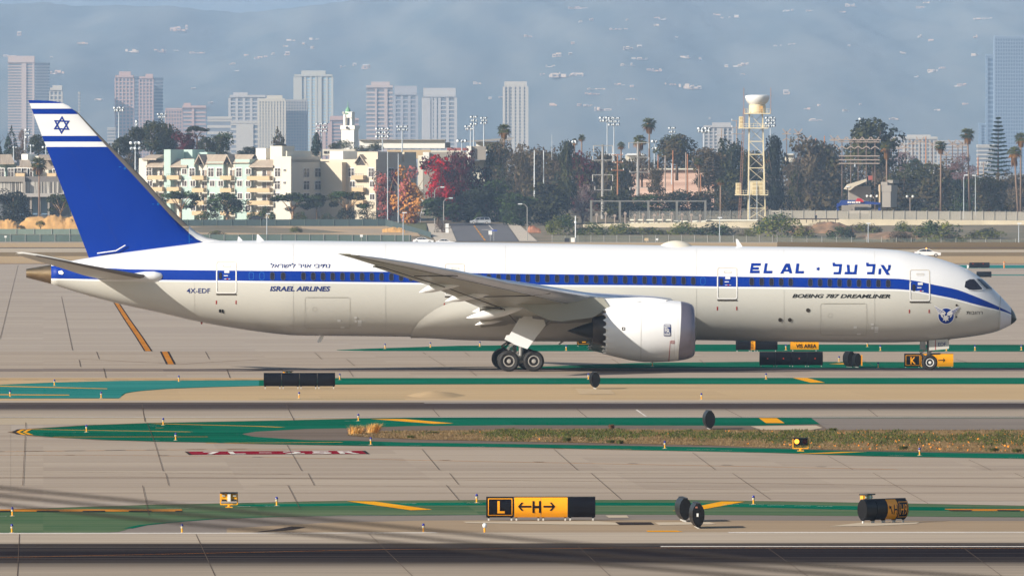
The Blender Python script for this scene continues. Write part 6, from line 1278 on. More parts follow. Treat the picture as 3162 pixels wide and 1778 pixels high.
# ---------------------------------------------------------------- masts, poles, tower, fences, vehicles
M_MAST = mat('galvanised_mast', lin((176, 184, 190)), .5, metal=.2); M_LAMPH = mat('floodlight_shell', lin((226, 230, 232)), .4); M_LAMPD = mat('floodlight_back', lin((70, 84, 98)), .5); M_WOOD = mat('wooden_pole', lin((168, 112, 74)), .85, var=.15, scale=2, stretch=(1, 1, .2)); M_WOODG = mat('weathered_pole', lin((160, 144, 132)), .85, var=.15, scale=2); M_WOODD = mat('dark_weathered_pole', lin((118, 98, 86)), .85); M_POLEG = mat('grey_steel_pole', lin((150, 146, 140)), .6); M_DKPOLE = mat('dark_pole', (.03, .03, .035), .6)
def flood(label, px, yt, yb, D, rows, cols, wpx, hpx, off=0.0, group='sports floodlights'):
    "floodlight mast: bank of rows x cols lamps, wpx wide, hpx high, at its top"
    k = D / F; b = W(px, yb, D); t = thing('floodlight_mast', label, 'floodlight', b, 0, group); H = (yb - yt) * k; w, h = wpx * k, hpx * k
    mb = MB(); mb.tube([(0, 0, -3), (0, 0, H)], [.22, .12], 8); mb.build('mast', M_MAST, t)
    mb = MB()
    for r in range(rows): mb.box((off * k, .1, H - .3 - h * r / max(1, rows - 1 or 1)), (w, .12, .12))
    mb.build('crossarm', M_MAST, t)
    s = min(w / cols * .42, .55); lm = MB(); lm.lathe([(.001, .5), (s * .7, .42), (s, -.1), (s * 1.05, -.3), (.001, -.3)], 8, axis='y', mats=[1, 1, 0, 0]); me = lm.mesh('lamp', [M_LAMPH, M_LAMPD], True)
    for r in range(rows):
        for c in range(cols):
            o = link('lamp', me, t, (off * k - w/2 + w * (c + .5) / cols, -.1, H - .3 - h * r / max(1, rows - 1 or 1))); o.rotation_euler = (R(20), 0, R(-40 + 80 * ((c * 3 + r) % 2)))
    return t
flood('floodlight mast left of the tail fin with three stacked lamps', 77, 398, 476, 3120, 3, 2, 16, 22, 8); flood('floodlight mast with a broad double bank, right of the fin tip', 367, 330, 446, 3150, 2, 4, 34, 8); flood('short mast with paired lamps just right of the fin, before the trees', 418, 372, 420, 3180, 2, 1, 10, 10, 4)
flood('short mast with paired lamps above the left dark trees', 466, 376, 420, 3190, 2, 2, 12, 8, 3); flood('floodlight mast rising from the dark trees, double row of lamps', 499.5, 349, 415, 3200, 2, 4, 28, 9); flood('floodlight mast left of the bell tower', 993.6, 380, 480, 3150, 3, 5, 36, 22); flood('floodlight mast right of the bell tower with a big triple bank', 1181, 395, 472, 3120, 3, 5, 44, 24)
flood('floodlight mast with a flat double bank before the white building', 1242, 388, 464, 3130, 2, 5, 34, 9); flood('taller of the two floodlight masts by the tall palm', 1463, 358, 452, 3150, 3, 3, 22, 22); flood('shorter floodlight mast with a wide bank behind the tall ones', 1453, 387, 450, 3220, 2, 4, 28, 8, -4); flood('right one of the two tall floodlight masts by the tall palm', 1494, 361, 452, 3160, 3, 3, 20, 16); flood('low T-shaped lamp mast on the cream block roof', 1426, 432, 475, 3000, 1, 3, 34, 1)
flood('left one of the pair of floodlight masts in the middle', 1875, 361, 486, 3300, 2, 5, 46, 9, -2); flood('right one of the pair of floodlight masts in the middle', 1896, 362, 486, 3290, 3, 5, 36, 20); flood('lamp mast with a small flat head among the brown trees', 1768, 433, 530, 3120, 2, 3, 28, 4); flood('lone tall floodlight mast with a square bank', 2075, 392, 535, 3100, 2, 3, 22, 12); flood('short lamp mast with two tiers before the pink building', 2021, 433, 500, 3080, 2, 2, 22, 22); flood('floodlight mast at the left of the white office block', 2174, 394, 455, 3350, 2, 4, 42, 8); flood('floodlight mast behind the radar tower with a square bank', 2379, 361, 465, 3250, 4, 4, 32, 25)
flood('lamp mast poking out of the top of the big round tree', 2656, 364, 400, 3180, 2, 1, 9, 8); flood('lamp mast in front of the big round tree', 2640, 397, 480, 3080, 2, 1, 9, 8)
flood('four-armed streetlamp over the apartment roof, right of the fin', 418, 438, 500, 2990, 2, 3, 38, 17, group='street lamps'); flood('streetlamp over the left mint roofs, middle of three', 95, 446, 500, 3000, 1, 2, 12, 1, 4, group='street lamps'); flood('streetlamp over the left mint roofs, leftmost', 42, 451, 500, 3000, 1, 2, 12, 1, 4, group='street lamps'); flood('streetlamp over the left mint roofs nearest the fin', 142, 451, 500, 3000, 1, 3, 24, 1, 0, group='street lamps')
def pole(label, px, yt, yb, D, r=.16, m=None, arms=(), cat='pole', group='poles and posts', name='utility_pole', insul=True):
    "arms: (row, half width left px, half width right px)"
    k = D / F; b = W(px, yb, D); t = thing(name, label, cat, b, 0, group); H = (yb - yt) * k
    mb = MB(); mb.tube([(0, 0, -1), (0, 0, H)], [r * 1.2, r * .8], 8); mb.build('post', m or M_WOOD, t)
    for y, l, rt in arms:
        z = (yb - y) * k; mb = MB(); mb.bar((-l * k, -.2, z), (rt * k, -.2, z), .16); a = mb.build('crossarm', m or M_WOOD, t)
        if insul:
            for s in (-l, rt):
                if abs(s) > 3: mb = MB(); mb.lathe([(.06, 0), (.12, .1), (.06, .3), (.12, .4), (.05, .5)], 6, o=(s * k * .92, -.2, z)); mb.build('insulator', M_LAMPH, a)
    return t
pole('tall thin grey pole before the orange tree, left of two', 1197, 468, 676, 2870, .12, M_MAST, name='light_pole'); pole('tall thin grey pole before the orange tree, right of two', 1230, 474, 684, 2860, .12, M_MAST, name='light_pole'); pole('white pole left of two in front of the bare trees', 1650, 464, 610, 2950, .14, M_LAMPH, name='light_pole'); pole('white pole right of two in front of the bare trees', 1678.5, 464, 570, 2990, .13, M_LAMPH, name='light_pole'); pole('slim lamp pole above the bare trees', 1704, 416, 482, 3060, .08, M_MAST, ((440, 0, 5),), name='light_pole', insul=False)
def hv(label, px, yt, yb, D, arms):
    k = D / F; b = W(px, yb, D); t = thing('transmission_pole', label, 'pylon', b, 0, 'grey transmission poles'); H = (yb - yt) * k
    mb = MB(); mb.tube([(0, 0, -1), (0, 0, H)], [.5, .26], 10); mb.build('post', M_POLEG, t)
    for y, l, r_, drop in arms:
        z = (yb - y) * k; mb = MB(); mb.bar((-l * k, -.3, z), (r_ * k, -.3, z), .2); a = mb.build('crossarm', M_POLEG, t)
        for s in (-l, r_):
            mb = MB(); mb.tube([(s * k, -.3, z), (s * k, -.3, z - drop * k)], .12, 6); mb.build('insulator', mat('insulator_grey', lin((190, 184, 176)), .4), a)
hv('left grey transmission pole with long crossarms', 1861, 447, 684, 2930, ((450, 28, 31, 20), (495, 31, 31, -14), (540, 31, 31, 20), (587, 24, 27, -12))); hv('right grey transmission pole with long crossarms', 1970, 437, 645, 2960, ((441, 28, 34, 18), (486, 22, 34, 8), (532, 25, 34, -6), (579, 25, 30, 8)))
for px, yt, yb, D, arms, d in ((1907, 476, 600, 3000, ((478, 17, 17), (501, 17, 17), (526, 20, 20)), 'brown pole with three crossarms between the grey transmission poles'), (2032, 478, 655, 2940, (), 'leftmost bare wooden pole before the pink building'), (2078, 464, 640, 2945, (), 'tallest bare wooden pole before the pink building'), (2123, 476, 676, 2925, (), 'reddish wooden pole right of the tallest one'), (2201.6, 483, 570, 3010, (), 'wooden pole at the right end of the pink building'), (2163.7, 538, 640, 2960, (), 'short wooden pole by the small palm'), (2228, 396, 500, 3060, ((418, 18, 18),), 'dark pole with one crossarm before the white office block'), (2274.6, 371, 450, 3080, ((373, 16, 3), (394, 16, 16), (414, 16, 20)), 'dark red pole with three crossarms left of the radar tower'), (2054, 480, 620, 3020, (), 'dark weathered pole between the wooden poles'), (2118, 470, 620, 3030, (), 'dark weathered pole behind the reddish one'),
                               (2519, 427, 470, 3150, (), 'short brown stump pole above the bushy trees, left'), (2546, 420, 462, 3160, (), 'short brown stump pole above the bushy trees, right'), (2859, 422, 520, 3120, (), 'tall pale wooden pole among the pylons'), (3020, 485, 530, 3100, (), 'wooden pole just left of the layered pine'), (3037, 500, 545, 3090, ((505, 11, 14), (510, 10, 12)), 'dark pole with two close crossarms left of the layered pine'), (2698, 506, 600, 3060, (), 'dark leaning pole before the big round tree')):
    pole(d, px, yt, yb, D, .17, M_WOODG if 'dark' in d else M_WOOD, arms, group='wooden poles')
# Y-topped wooden pylons
def ypole(label, px, yt, yb, D=3180, w=24, low=True, arms=2):
    k = D / F; b = W(px, yb, D); t = thing('wooden_pylon', label, 'pylon', b, 0, 'Y-topped wooden pylons'); H = (yb - yt) * k; mb = MB(); mb.tube([(0, 0, -1), (0, 0, H)], .13, 8); mb.build('post', M_WOODD, t)
    for s, nm in ((1, 'upper_brace'), (-1, 'lower_brace')):
        if s < 0 and not low: continue
        z = H - (.2 if s > 0 else 22 * k)
        for q in (-1, 1): mb = MB(); mb.bar((0, -.15, z - (.6 if s > 0 else 0)), (q * w * .5 * k, -.15, z + (9 * k if s > 0 else -8 * k)), .27); mb.build(nm, M_WOODG, t)
    mb = MB(); mb.bar((-w * .55 * k, -.2, H - 9 * k), (w * .55 * k, -.2, H - 9 * k), .26); mb.build('crossarm', M_WOODG, t)
for px, yt, yb, d, lw in ((2429, 405, 490, 'leftmost', 1), (2464.6, 405, 490, 'second from left', 1), (2492, 425, 480, 'third from left, half in the trees', 1), (2576, 425, 500, 'first one left of the big round tree', 1), (2600, 430, 545, 'tall one at the left edge of the big round tree', 1), (2627, 430, 530, 'before the big round tree, leftmost of four', 1), (2650, 430, 530, 'before the big round tree, second of four', 1), (2675, 430, 545, 'before the big round tree, third of four', 1), (2702, 430, 550, 'before the big round tree, rightmost of four', 1),
                      (2753, 428, 505, 'right of the big round tree, beside the skirted palm', 0), (2775, 450, 510, 'right of the skirted palm, first', 0), (2796, 448, 520, 'right of the skirted palm, second', 1), (2819, 436, 500, 'left of the pale wooden pole, nearest', 1), (2841, 430, 510, 'left of the pale wooden pole, touching it', 0), (2879, 440, 510, 'left of the middle right palm', 0), (2922, 470, 515, 'right of the middle right palm', 0), (2941, 438, 505, 'left of the right-hand tall palm, first', 0), (2958, 446, 505, 'left of the right-hand tall palm, second', 0), (2972, 440, 500, 'left of the right-hand tall palm, nearest', 0)):
    ypole('wooden Y-headed pylon, %s' % d, px, yt, 655 if 2590 < px < 2710 else yb, 3012 if 2590 < px < 2710 else 3180, 25, bool(lw))
for i, (y, x0, x1) in enumerate(((432, 2562, 2720), (482, 2590, 2716), (494, 2590, 2716), (505, 2590, 2716))):
    mb = MB(); mb.bar(W(x0, y, 3011.6), W(x1, y, 3011.6), .3); tag(mb.build('pylon_crossbeam', M_WOODG), 'horizontal timber beam tying the pylons before the big round tree, %s' % ('top', 'second from top', 'third from top', 'bottom')[i], 'beam', 'pylon crossbeams')
# street lamps along the road and the wall
def slamp(label, px, yt, yb, D, arm, globes=0, m=None):
    k = D / F; b = W(px, yb, D); t = thing('street_lamp', label, 'street lamp', b, 0, 'street lamps'); H = (yb - yt) * k; mb = MB()
    if globes:
        mb.tube([(0, 0, -.5), (0, 0, H - .3)], .1, 8); mb.build('post', m or M_DKPOLE, t); mb = MB(); mb.bar((-arm * k, 0, H - .45), (arm * k, 0, H - .45), .09); mb.build('crossarm', m or M_DKPOLE, t)
        for s in (-1, 1): mb = MB(); mb.lathe([(.001, -.36), (.26, -.25), (.36, 0), (.26, .25), (.001, .36)], 10, o=(s * arm * k, 0, H)); mb.build('globe', mat('white_globe', (.8, .78, .72), .3), t, smooth=True)
    else:
        mb.tube([(0, 0, -.5), (0, 0, H - .8), (arm * k * .35, 0, H - .1), (arm * k, 0, H)], [.12, .09, .07, .05], 8); mb.build('post', m or M_POLEG, t); mb = MB(); mb.box((arm * k, 0, H), (1.0, .4, .22)); mb.build('lamp_head', M_LAMPH, t)
slamp('tall streetlamp over the red tree, arm to the right', 1342, 578, 690, 2880, 24); slamp('streetlamp beside the green street tree, arm to the right', 1370, 612, 695, 2862, 22); slamp('streetlamp at the right side of the road, arm to the left', 1628, 630, 746, 2740, -22); slamp('low streetlamp left of the green street tree', 1298, 656, 690, 2900, 8)
slamp('slim lamp post at the bend of the green fence', 1245, 657, 745, 2742, 4, m=M_MAST); slamp('slim lamp post standing above the fuselage near the tail', 824, 660, 742, 2750, 4, m=M_MAST); slamp('tall thin grey post above the forward fuselage', 2222, 672, 756, 2720, 1, m=M_MAST); slamp('thin grey post above the fuselage near the nose', 2681, 690, 762, 2700, 1, m=M_MAST); slamp('thin post at the right edge before the underpass', 3146, 690, 766, 2700, 2, m=M_MAST)
slamp('twin-globe lamp post on the wall right of the blue awning', 2810, 607, 652, 2960, 9, 1, M_WOODG); slamp('dark twin-globe lamp post in front of the blue awning', 2684, 606, 652, 2958, 6, 1); slamp('tall dark lamp post with one cluster left of the blue awning', 2617, 577, 652, 2962, 1, 0, M_DKPOLE); slamp('dark twin-globe lamp post right of the blue awning', 2713, 606, 652, 2965, 5, 1)
slamp('white-headed lamp pole on the wall, left of two at the right', 2976, 541, 676, 2930, 7, m=M_MAST); slamp('white-headed lamp pole on the wall, right of two at the right', 3012, 542, 678, 2928, -4, m=M_MAST)
# radar tower
D = 2890; kk = D / F; b0 = W(2337, 676, D); RT = thing('radar_tower', 'cream steel lattice tower carrying a white bowl-shaped radome', 'tower', b0)
M_CREAM = mat('cream_steel', lin((222, 207, 170)), .55, var=.06, scale=.8); M_RUST = mat('rusty_steel', lin((150, 110, 90)), .7)
zr = lambda y: (676 - y) * kk; xr = lambda p: (p - 2337) * kk
def leg(z, sx_, sy_):
    f = z / zr(352); w = (26.5 + (20.5 - 26.5) * min(1, f)) * kk; return Vector((sx_ * w - .2 * f, sy_ * w + w, z))
for a, c in ((-1, -1), (1, -1), (1, 1), (-1, 1)):
    mb = MB(); mb.bar(leg(-.5, a, c), leg(zr(352), a, c), .26 if c < 0 else .2); mb.build('leg', M_CREAM, RT)
lev = [676, 643, 602, 560, 519, 477, 437, 396, 352]
for i, y in enumerate(lev[1:]):
    z0, z1 = zr(lev[i]), zr(y)
    for (a, c), (d, e) in (((-1, -1), (1, -1)), ((1, -1), (1, 1)), ((1, 1), (-1, 1)), ((-1, 1), (-1, -1))):
        if y > 353: mb = MB(); mb.bar(leg(z1, a, c), leg(z1, d, e), .2); mb.build('girt', M_CREAM, RT)
        mb = MB(); mb.bar(leg(z1 if i else z0, a, c), leg(z0 if i else z1, d, e), .11); mb.build('brace', M_CREAM if c < 0 else M_POLEG, RT)
        if i < 1: mb = MB(); mb.bar(leg(z0, a, c), leg(z1, d, e), .15); mb.build('brace', M_CREAM, RT)
mb = MB(); c0 = Vector((xr(2339), 1.6, 0)); mb.lathe([(9 * kk, zr(352)), (26 * kk, zr(352)), (26 * kk, zr(325)), (22 * kk, zr(322)), (.001, zr(322))], 12, o=(c0.x, c0.y, 0)); mb.build('equipment_house', M_CREAM, RT, smooth=30)
mb = MB(); mb.lathe([(24 * kk, zr(323)), (31 * kk, zr(317)), (36 * kk, zr(308)), (38 * kk, zr(299)), (36.5 * kk, zr(295.5)), (28 * kk, zr(293.5)), (.001, zr(292.5))], 28, o=(c0.x, c0.y, 0)); mb.build('radome', mat('radome_bowl_white', (.8, .79, .76), .4, var=.02, scale=.5), RT, smooth=50)
mb = MB(); mb.box((xr(2350), -1.0, zr(338)), (.9, .3, 1.6)); mb.build('hatch', mat('hatch_orange', lin((206, 160, 90)), .6), RT)
def plat(x0, x1, y, hh, nm='platform'):
    mb = MB(); mb.box(((xr(x0) + xr(x1))/2, 1.4, zr(y)), (xr(x1) - xr(x0), 5.4, .25)); p = mb.build(nm, M_CREAM, RT); mb = MB()
    for q in range(9):
        xx = xr(x0) + (xr(x1) - xr(x0)) * q / 8; mb.box((xx, -1.25, zr(y) + .55), (.08, .08, 1.1))
    for z_ in (.55, 1.1): mb.box(((xr(x0) + xr(x1))/2, -1.25, zr(y) + z_), (xr(x1) - xr(x0), .07, .07))
    mb.build('railing', M_CREAM, p)
plat(2298, 2378, 351, 1); plat(2281, 2372, 396, 1); plat(2270, 2371, 602, 1)
for x0, x1, y0, y1, nm in ((2282, 2296, 360, 395, 'antenna_cabinet'), (2272, 2288, 565, 600, 'antenna_cabinet'), (2316, 2362, 562, 601, 'equipment_cabin')):
    mb = MB(); mb.box(((xr(x0)+xr(x1))/2, .6, (zr(y0)+zr(y1))/2), (xr(x1)-xr(x0), 1.6, zr(y0)-zr(y1))); c_ = mb.build(nm, M_CREAM, RT)
    for q in range(3): mb = MB(); z_ = zr(y1) + (zr(y0) - zr(y1)) * (q + .5) / 3; mb.box(((xr(x0)+xr(x1))/2, -.22, z_), ((xr(x1)-xr(x0)) * .66, .08, (zr(y0)-zr(y1)) * .22)); mb.build('louvre', mat('louvre_tan', lin((196, 176, 130)), .6), c_)
for xa, xb, ya, yb_, nm in ((2298, 2283, 335, 676, 'ladder'), ):
    mb = MB()
    for o_ in (-.22, .22): mb.bar((xr(xa) + o_, -.6, zr(ya)), (xr(xb) + o_, -.6, zr(yb_)), .12)
    for q in range(40): mb.box((xr(xa) + (xr(xb)-xr(xa)) * q/39, -.6, zr(ya) + (zr(yb_)-zr(ya)) * q/39), (.44, .06, .06))
    mb.build(nm, M_RUST, RT)
for px, yt in ((2297, 272), (2380, 272)): mb = MB(); mb.tube([(xr(px), 0, zr(352)), (xr(px), 0, zr(yt))], .07, 6); mb.build('whip_antenna', M_RUST, RT)
for px in (2314, 2337): mb = MB(); mb.tube([(xr(px), -1.6, zr(676)), (xr(px), -1.6, zr(560))], .1, 6); mb.build('conduit', M_MAST, RT)
# substation gantry and pipework on a cream wall
M_GANT = mat('gantry_steel', lin((118, 116, 110)), .6); t = thing('gantry', 'grey steel portal gantry with five posts over white pipework', 'gantry', W(2000, 684, 2860))
o0 = W(2000, 684, 2860)
for px in (1825.5, 1914, 2002, 2090, 2178): mb = MB(); p = W(px, 0, 2860); mb.box((p.x - o0.x, 0, 64 * 2860 / F / 2 - .3), (.55, .55, 64 * 2860 / F + .8)); mb.build('post', M_GANT, t)
mb = MB(); mb.box((0, 0, 64 * 2860 / F - .1), (357 * 2860 / F, .5, .3)); mb.build('beam', M_GANT, t)
t = thing('pipework', 'white horizontal pipes and valves below the gantry', 'pipes', o0)
for i, (x0, x1, y) in enumerate(((1945, 2080, 680), (1940, 2175, 689), (2040, 2180, 684), (2180, 2340, 681))):
    mb = MB(); k = 2858 / F; mb.tube([((x0 - 2000) * k, -1.5 + .4 * i, (684 - y) * k), ((x1 - 2000) * k, -1.5 + .4 * i, (684 - y) * k)], .24, 8); mb.build('pipe', mat('white_pipe', lin((232, 226, 206)), .5), t)
for px in (1842, 1870, 1898, 1930, 1960, 1986, 2020, 2046, 2074, 2106, 2135, 2162):
    mb = MB(); k = 2856 / F; h = 20 + (px * 7) % 12; mb.tube([((px - 2000) * k, -2, (684 - 706) * k), ((px - 2000) * k, -2, (684 - 684 + h) * k)], .16, 6); mb.box(((px - 2000) * k, -2, h * k * .8), (.7, .5, .5)); mb.build('valve_post', M_WOODG, t)
M_WALLC = mat('cream_concrete_wall', lin((222, 208, 178)), .85, col2=lin((196, 182, 154)), scale=.15, detail=5); M_WALLG = mat('underpass_shade_wall', lin((190, 180, 164)), .85, var=.05, scale=.2)
def wallobj(label, pts_top, ybot, D, m, nm='retaining_wall', th=1.2):
    t = MB(); n = len(pts_top); a = [W(x, y, D) for x, y in pts_top]; c = [W(x, ybot if isinstance(ybot, (int, float)) else interp(x, ybot), D) for x, _ in pts_top]
    dv = Vector((0, th, 0))
    t.grid([[p for p in c], [p for p in a], [p + dv for p in a], [p + dv for p in c]]); return tag(t.build(nm, m), label, 'wall')
wallobj('cream concrete wall under the gantry, behind the bushes', [(1800, 693), (1900, 690), (2345, 684)], 735, 2852, M_WALLC)
wallobj('long cream retaining wall carrying the chain-link fence on the right', [(2380, 677), (2600, 677), (2800, 678), (3000, 680), (3260, 682)], 734, 2875, M_WALLC)
mb = MB(); mb.prism([(2940, 697), (3260, 698), (3260, 705), (2950, 704)], 0, 3, lambda u, v, w: W(u, v, 2872.5 + w * .5)); tag(mb.build('underpass_opening', mat('underpass_black', (.02, .02, .03), .9)), 'long dark slot of the underpass in the right-hand wall', 'opening')
wallobj('lower grey wall below the dark underpass slot', [(2940, 706), (3260, 707)], 735, 2868, M_WALLG)
mb = MB(); mb.bar(W(2432, 676, 2868), W(2590, 677, 2868), .3); 
for px in (2440, 2462, 2490, 2510, 2532, 2556, 2580): mb.bar(W(px, 676, 2868), W(px, 688, 2868), .18)
tag(mb.build('guard_rail', mat('dark_timber', lin((70, 54, 44)), .8)), 'dark rail on posts along the foot of the right-hand fence', 'railing')
# fences: posts are parts, the mesh or screen is a part
def chain_mat(name, col, dens):
    if name in MATS: return MATS[name]
    m = bpy.data.materials.new(name); m.use_nodes = True; t = m.node_tree; b = t.nodes['Principled BSDF']; b.inputs['Base Color'].default_value = (*lin(col), 1); b.inputs['Roughness'].default_value = .8
    n = t.nodes.new('ShaderNodeTexNoise'); n.inputs['Scale'].default_value = 9; n.inputs['Detail'].default_value = 3; tc = t.nodes.new('ShaderNodeTexCoord'); mr = t.nodes.new('ShaderNodeMapRange'); mr.inputs[1].default_value = .35; mr.inputs[2].default_value = .65; mr.inputs[3].default_value = dens - .2; mr.inputs[4].default_value = dens + .2
    t.links.new(tc.outputs['Object'], n.inputs[0]); t.links.new(n.outputs[0], mr.inputs[0]); t.links.new(mr.outputs[0], b.inputs['Alpha']); MATS[name] = m; return m
F_SCR = mat('green_windscreen', lin((84, 100, 92)), .85, var=.08, scale=.25); F_SCRD = mat('dark_green_windscreen', lin((58, 74, 74)), .85, var=.08, scale=.2); F_CH = chain_mat('chain_link', (150, 148, 138), .42); F_CHD = chain_mat('dark_chain_link', (96, 104, 88), .33); F_POST = mat('fence_post', lin((168, 166, 158)), .6); F_POSTD = mat('fence_post_green', lin((104, 116, 106)), .6)
def fence(label, pts, D, m, pm, step, holes=True, barb=True):
    "pts: list of (px, ytop, ybottom, distance)"
    t = thing('fence', label, 'fence', (0, 0, 0), 0, 'fences'); mb = MB()
    mb.grid([[W(x, yb + .5, d) for x, yt, yb, d in pts], [W(x, yt, d) for x, yt, yb, d in pts]], 0); mb.build('screen', m, t)
    x = pts[0][0]; X = [p[0] for p in pts]
    while x < pts[-1][0]:
        d = float(np.interp(x, X, [p[3] for p in pts])) - .12; yt, yb = float(np.interp(x, X, [p[1] for p in pts])), float(np.interp(x, X, [p[2] for p in pts]))
        if -60 < x < 3230: mb = MB(); a, c = W(x, yb, d), W(x, yt - 2.5, d); mb.tube([a, c], .06, 5); mb.build('post', pm, t)
        x += step
    return t
fence('dark green screened fence along the far edge of the dirt lot', [(400, 679, 703, 2868), (1190, 676.5, 700, 2868), (1331, 717, 742, 2765)], 0, F_SCRD, F_POSTD, 45)
fence('grey-green screened perimeter fence in front of the dirt lot', [(560, 724, 747.5, 2742), (1270, 726, 748, 2742)], 0, F_SCR, F_POST, 44)
fence('pale green upper screen fence left of the tail', [(-60, 707, 727, 2790), (300, 707, 727, 2790)], 0, mat('pale_green_windscreen', lin((116, 130, 118)), .85, var=.08, scale=.25), F_POST, 55)
fence('grey-green perimeter fence of wide panels left of the tail', [(-60, 725, 748, 2738), (300, 725, 748, 2738)], 0, F_SCR, F_POST, 46)
fence('see-through chain-link perimeter fence above the forward fuselage', [(1705, 728, 752, 2725), (2400, 729, 757, 2715)], 0, F_CHD, F_POST, 40)
fence('see-through chain-link perimeter fence above the nose', [(2400, 729, 757, 2715), (2760, 735, 763, 2705), (3260, 742, 767, 2700)], 0, F_CHD, F_POST, 46)
fence('tall chain-link fence along the top of the right-hand wall', [(2376, 650, 676.5, 2878), (2700, 651, 677, 2878), (3000, 653, 679, 2878), (3260, 655, 681, 2878)], 0, chain_mat('pale_chain_link', (196, 188, 172), .62), F_POST, 34.7)
fence('chain-link fence behind the white pipework', [(1945, 652, 681, 2900), (2420, 651, 679, 2900)], 0, F_CH, F_POST, 31)
# road, pavements and earth in the lot, laid just above the terrain
def onterr(px, py, dz=.02, D=None):
    D = base_D(py); p = W(px, py, D); p.z = interp(D, TZ) + dz; return p
def patch(name, rows_, m, dz):
    mb = MB(); mb.grid([[onterr(x0 + (x1 - x0) * q / 8, y, dz) for q in range(9)] for y, x0, x1 in rows_]); return struct(mb.build(name, m))
ys = list(np.linspace(692, 747, 12))
patch('road', [(y, interp(y, [(692, 1388), (747, 1412)]), interp(y, [(692, 1563), (747, 1602)])) for y in ys], mat('road_asphalt', lin((92, 88, 88)), .9, var=.1, scale=.3), .16)
patch('pavement', [(y, interp(y, [(692, 1318), (715, 1325), (747, 1345)]), interp(y, [(692, 1387), (747, 1410)])) for y in ys], mat('pavement_concrete', lin((190, 176, 156)), .9, var=.08, scale=.3), .17); patch('pavement', [(y, interp(y, [(692, 1565), (747, 1604)]), interp(y, [(692, 1600), (747, 1660)])) for y in ys], mat('pavement_concrete', (0, 0, 0)), .17)
for i in range(6):
    y0 = 699 + i * 8; patch('road_marking', [(y, 1463 + (y - 700) * .72, 1466 + (y - 700) * .76) for y in (y0, y0 + 6)], M_YEL, .20)
patch('road_marking', [(y, 1507 + (y - 697) * .9, 1510 + (y - 697) * .95) for y in (697, 712)], M_WHITE, .20); patch('road_marking', [(y, 1487, 1525) for y in (711, 712.2)], M_WHITE, .20)
patch('dirt_lot', [(y, 380, 1290 - (720 - y) * .8) for y in (699, 706, 714, 722, 730)], mat('lot_earth', lin((190, 156, 110)), .95, col2=lin((150, 134, 114)), scale=.05, detail=6), .06)
patch('grass_verge', [(y, 1235 + (y - 690) * 1.2, 1316 + (y - 690) * .1) for y in (688, 700, 715)], mat('verge_green', lin((84, 88, 46)), .95, var=.2, scale=.3), .08)
def mound(label, px, wpx, yt, yb, D, seed, m, name='dirt_pile'):
    b = W(px, yb, D); k = D / F; w, h = wpx * k / 2, (yb - yt) * k; rr = random.Random(seed); pk = [(rr.uniform(-.6, .6), rr.uniform(.55, 1), rr.uniform(.25, .5)) for _ in range(4)] + [(0, 1, .5)]
    f = lambda u: min(1, max(a * max(0, 1 - ((u - c) / (s * 1.6)) ** 2) for c, a, s in pk))
    rows_ = [[(w * u, w * .55 * v, -.3 + h * f(u) * max(0, 1 - v * v) ** .9 + (rr.uniform(-.12, .12) * h if abs(v) < .95 else 0)) for u in np.linspace(-1, 1, 34)] for v in np.linspace(-1, 1, 14)]
    mb = MB(); mb.grid(rows_); return tag(mb.build(name, m, smooth=True, loc=b), label, 'dirt pile', 'heaps of earth')
M_EARTH = mat('orange_earth', lin((206, 160, 98)), .95, col2=lin((176, 134, 80)), scale=.6, detail=6)
mound('smaller heap of orange earth at the left edge', 25, 110, 675, 708, 2800, 1, M_EARTH); mound('broad heap of orange earth left of the tail fin', 165, 210, 663, 708, 2805, 2, M_EARTH); mound('low ridge of orange earth at the bend of the green fence', 1215, 70, 698, 714, 2800, 5, M_EARTH); mound('long low ridge of orange earth in the dirt lot, behind the tail fillet', 640, 150, 702, 712, 2850, 6, M_EARTH)
mound('brown earth bank with dry scrub on the right', 2560, 290, 684, 736, 2800, 7, mat('bank_earth', lin((150, 116, 88)), .95, col2=lin((98, 82, 62)), scale=.35, detail=6)); mound('reddish earth heap beside the right pavement', 1645, 50, 694, 715, 2800, 8, mat('red_earth', lin((160, 110, 84)), .95, var=.15, scale=.6)); mound('dry brown bank behind the nose', 2760, 420, 712, 752, 2760, 9, mat('bank_earth', (0, 0, 0)))
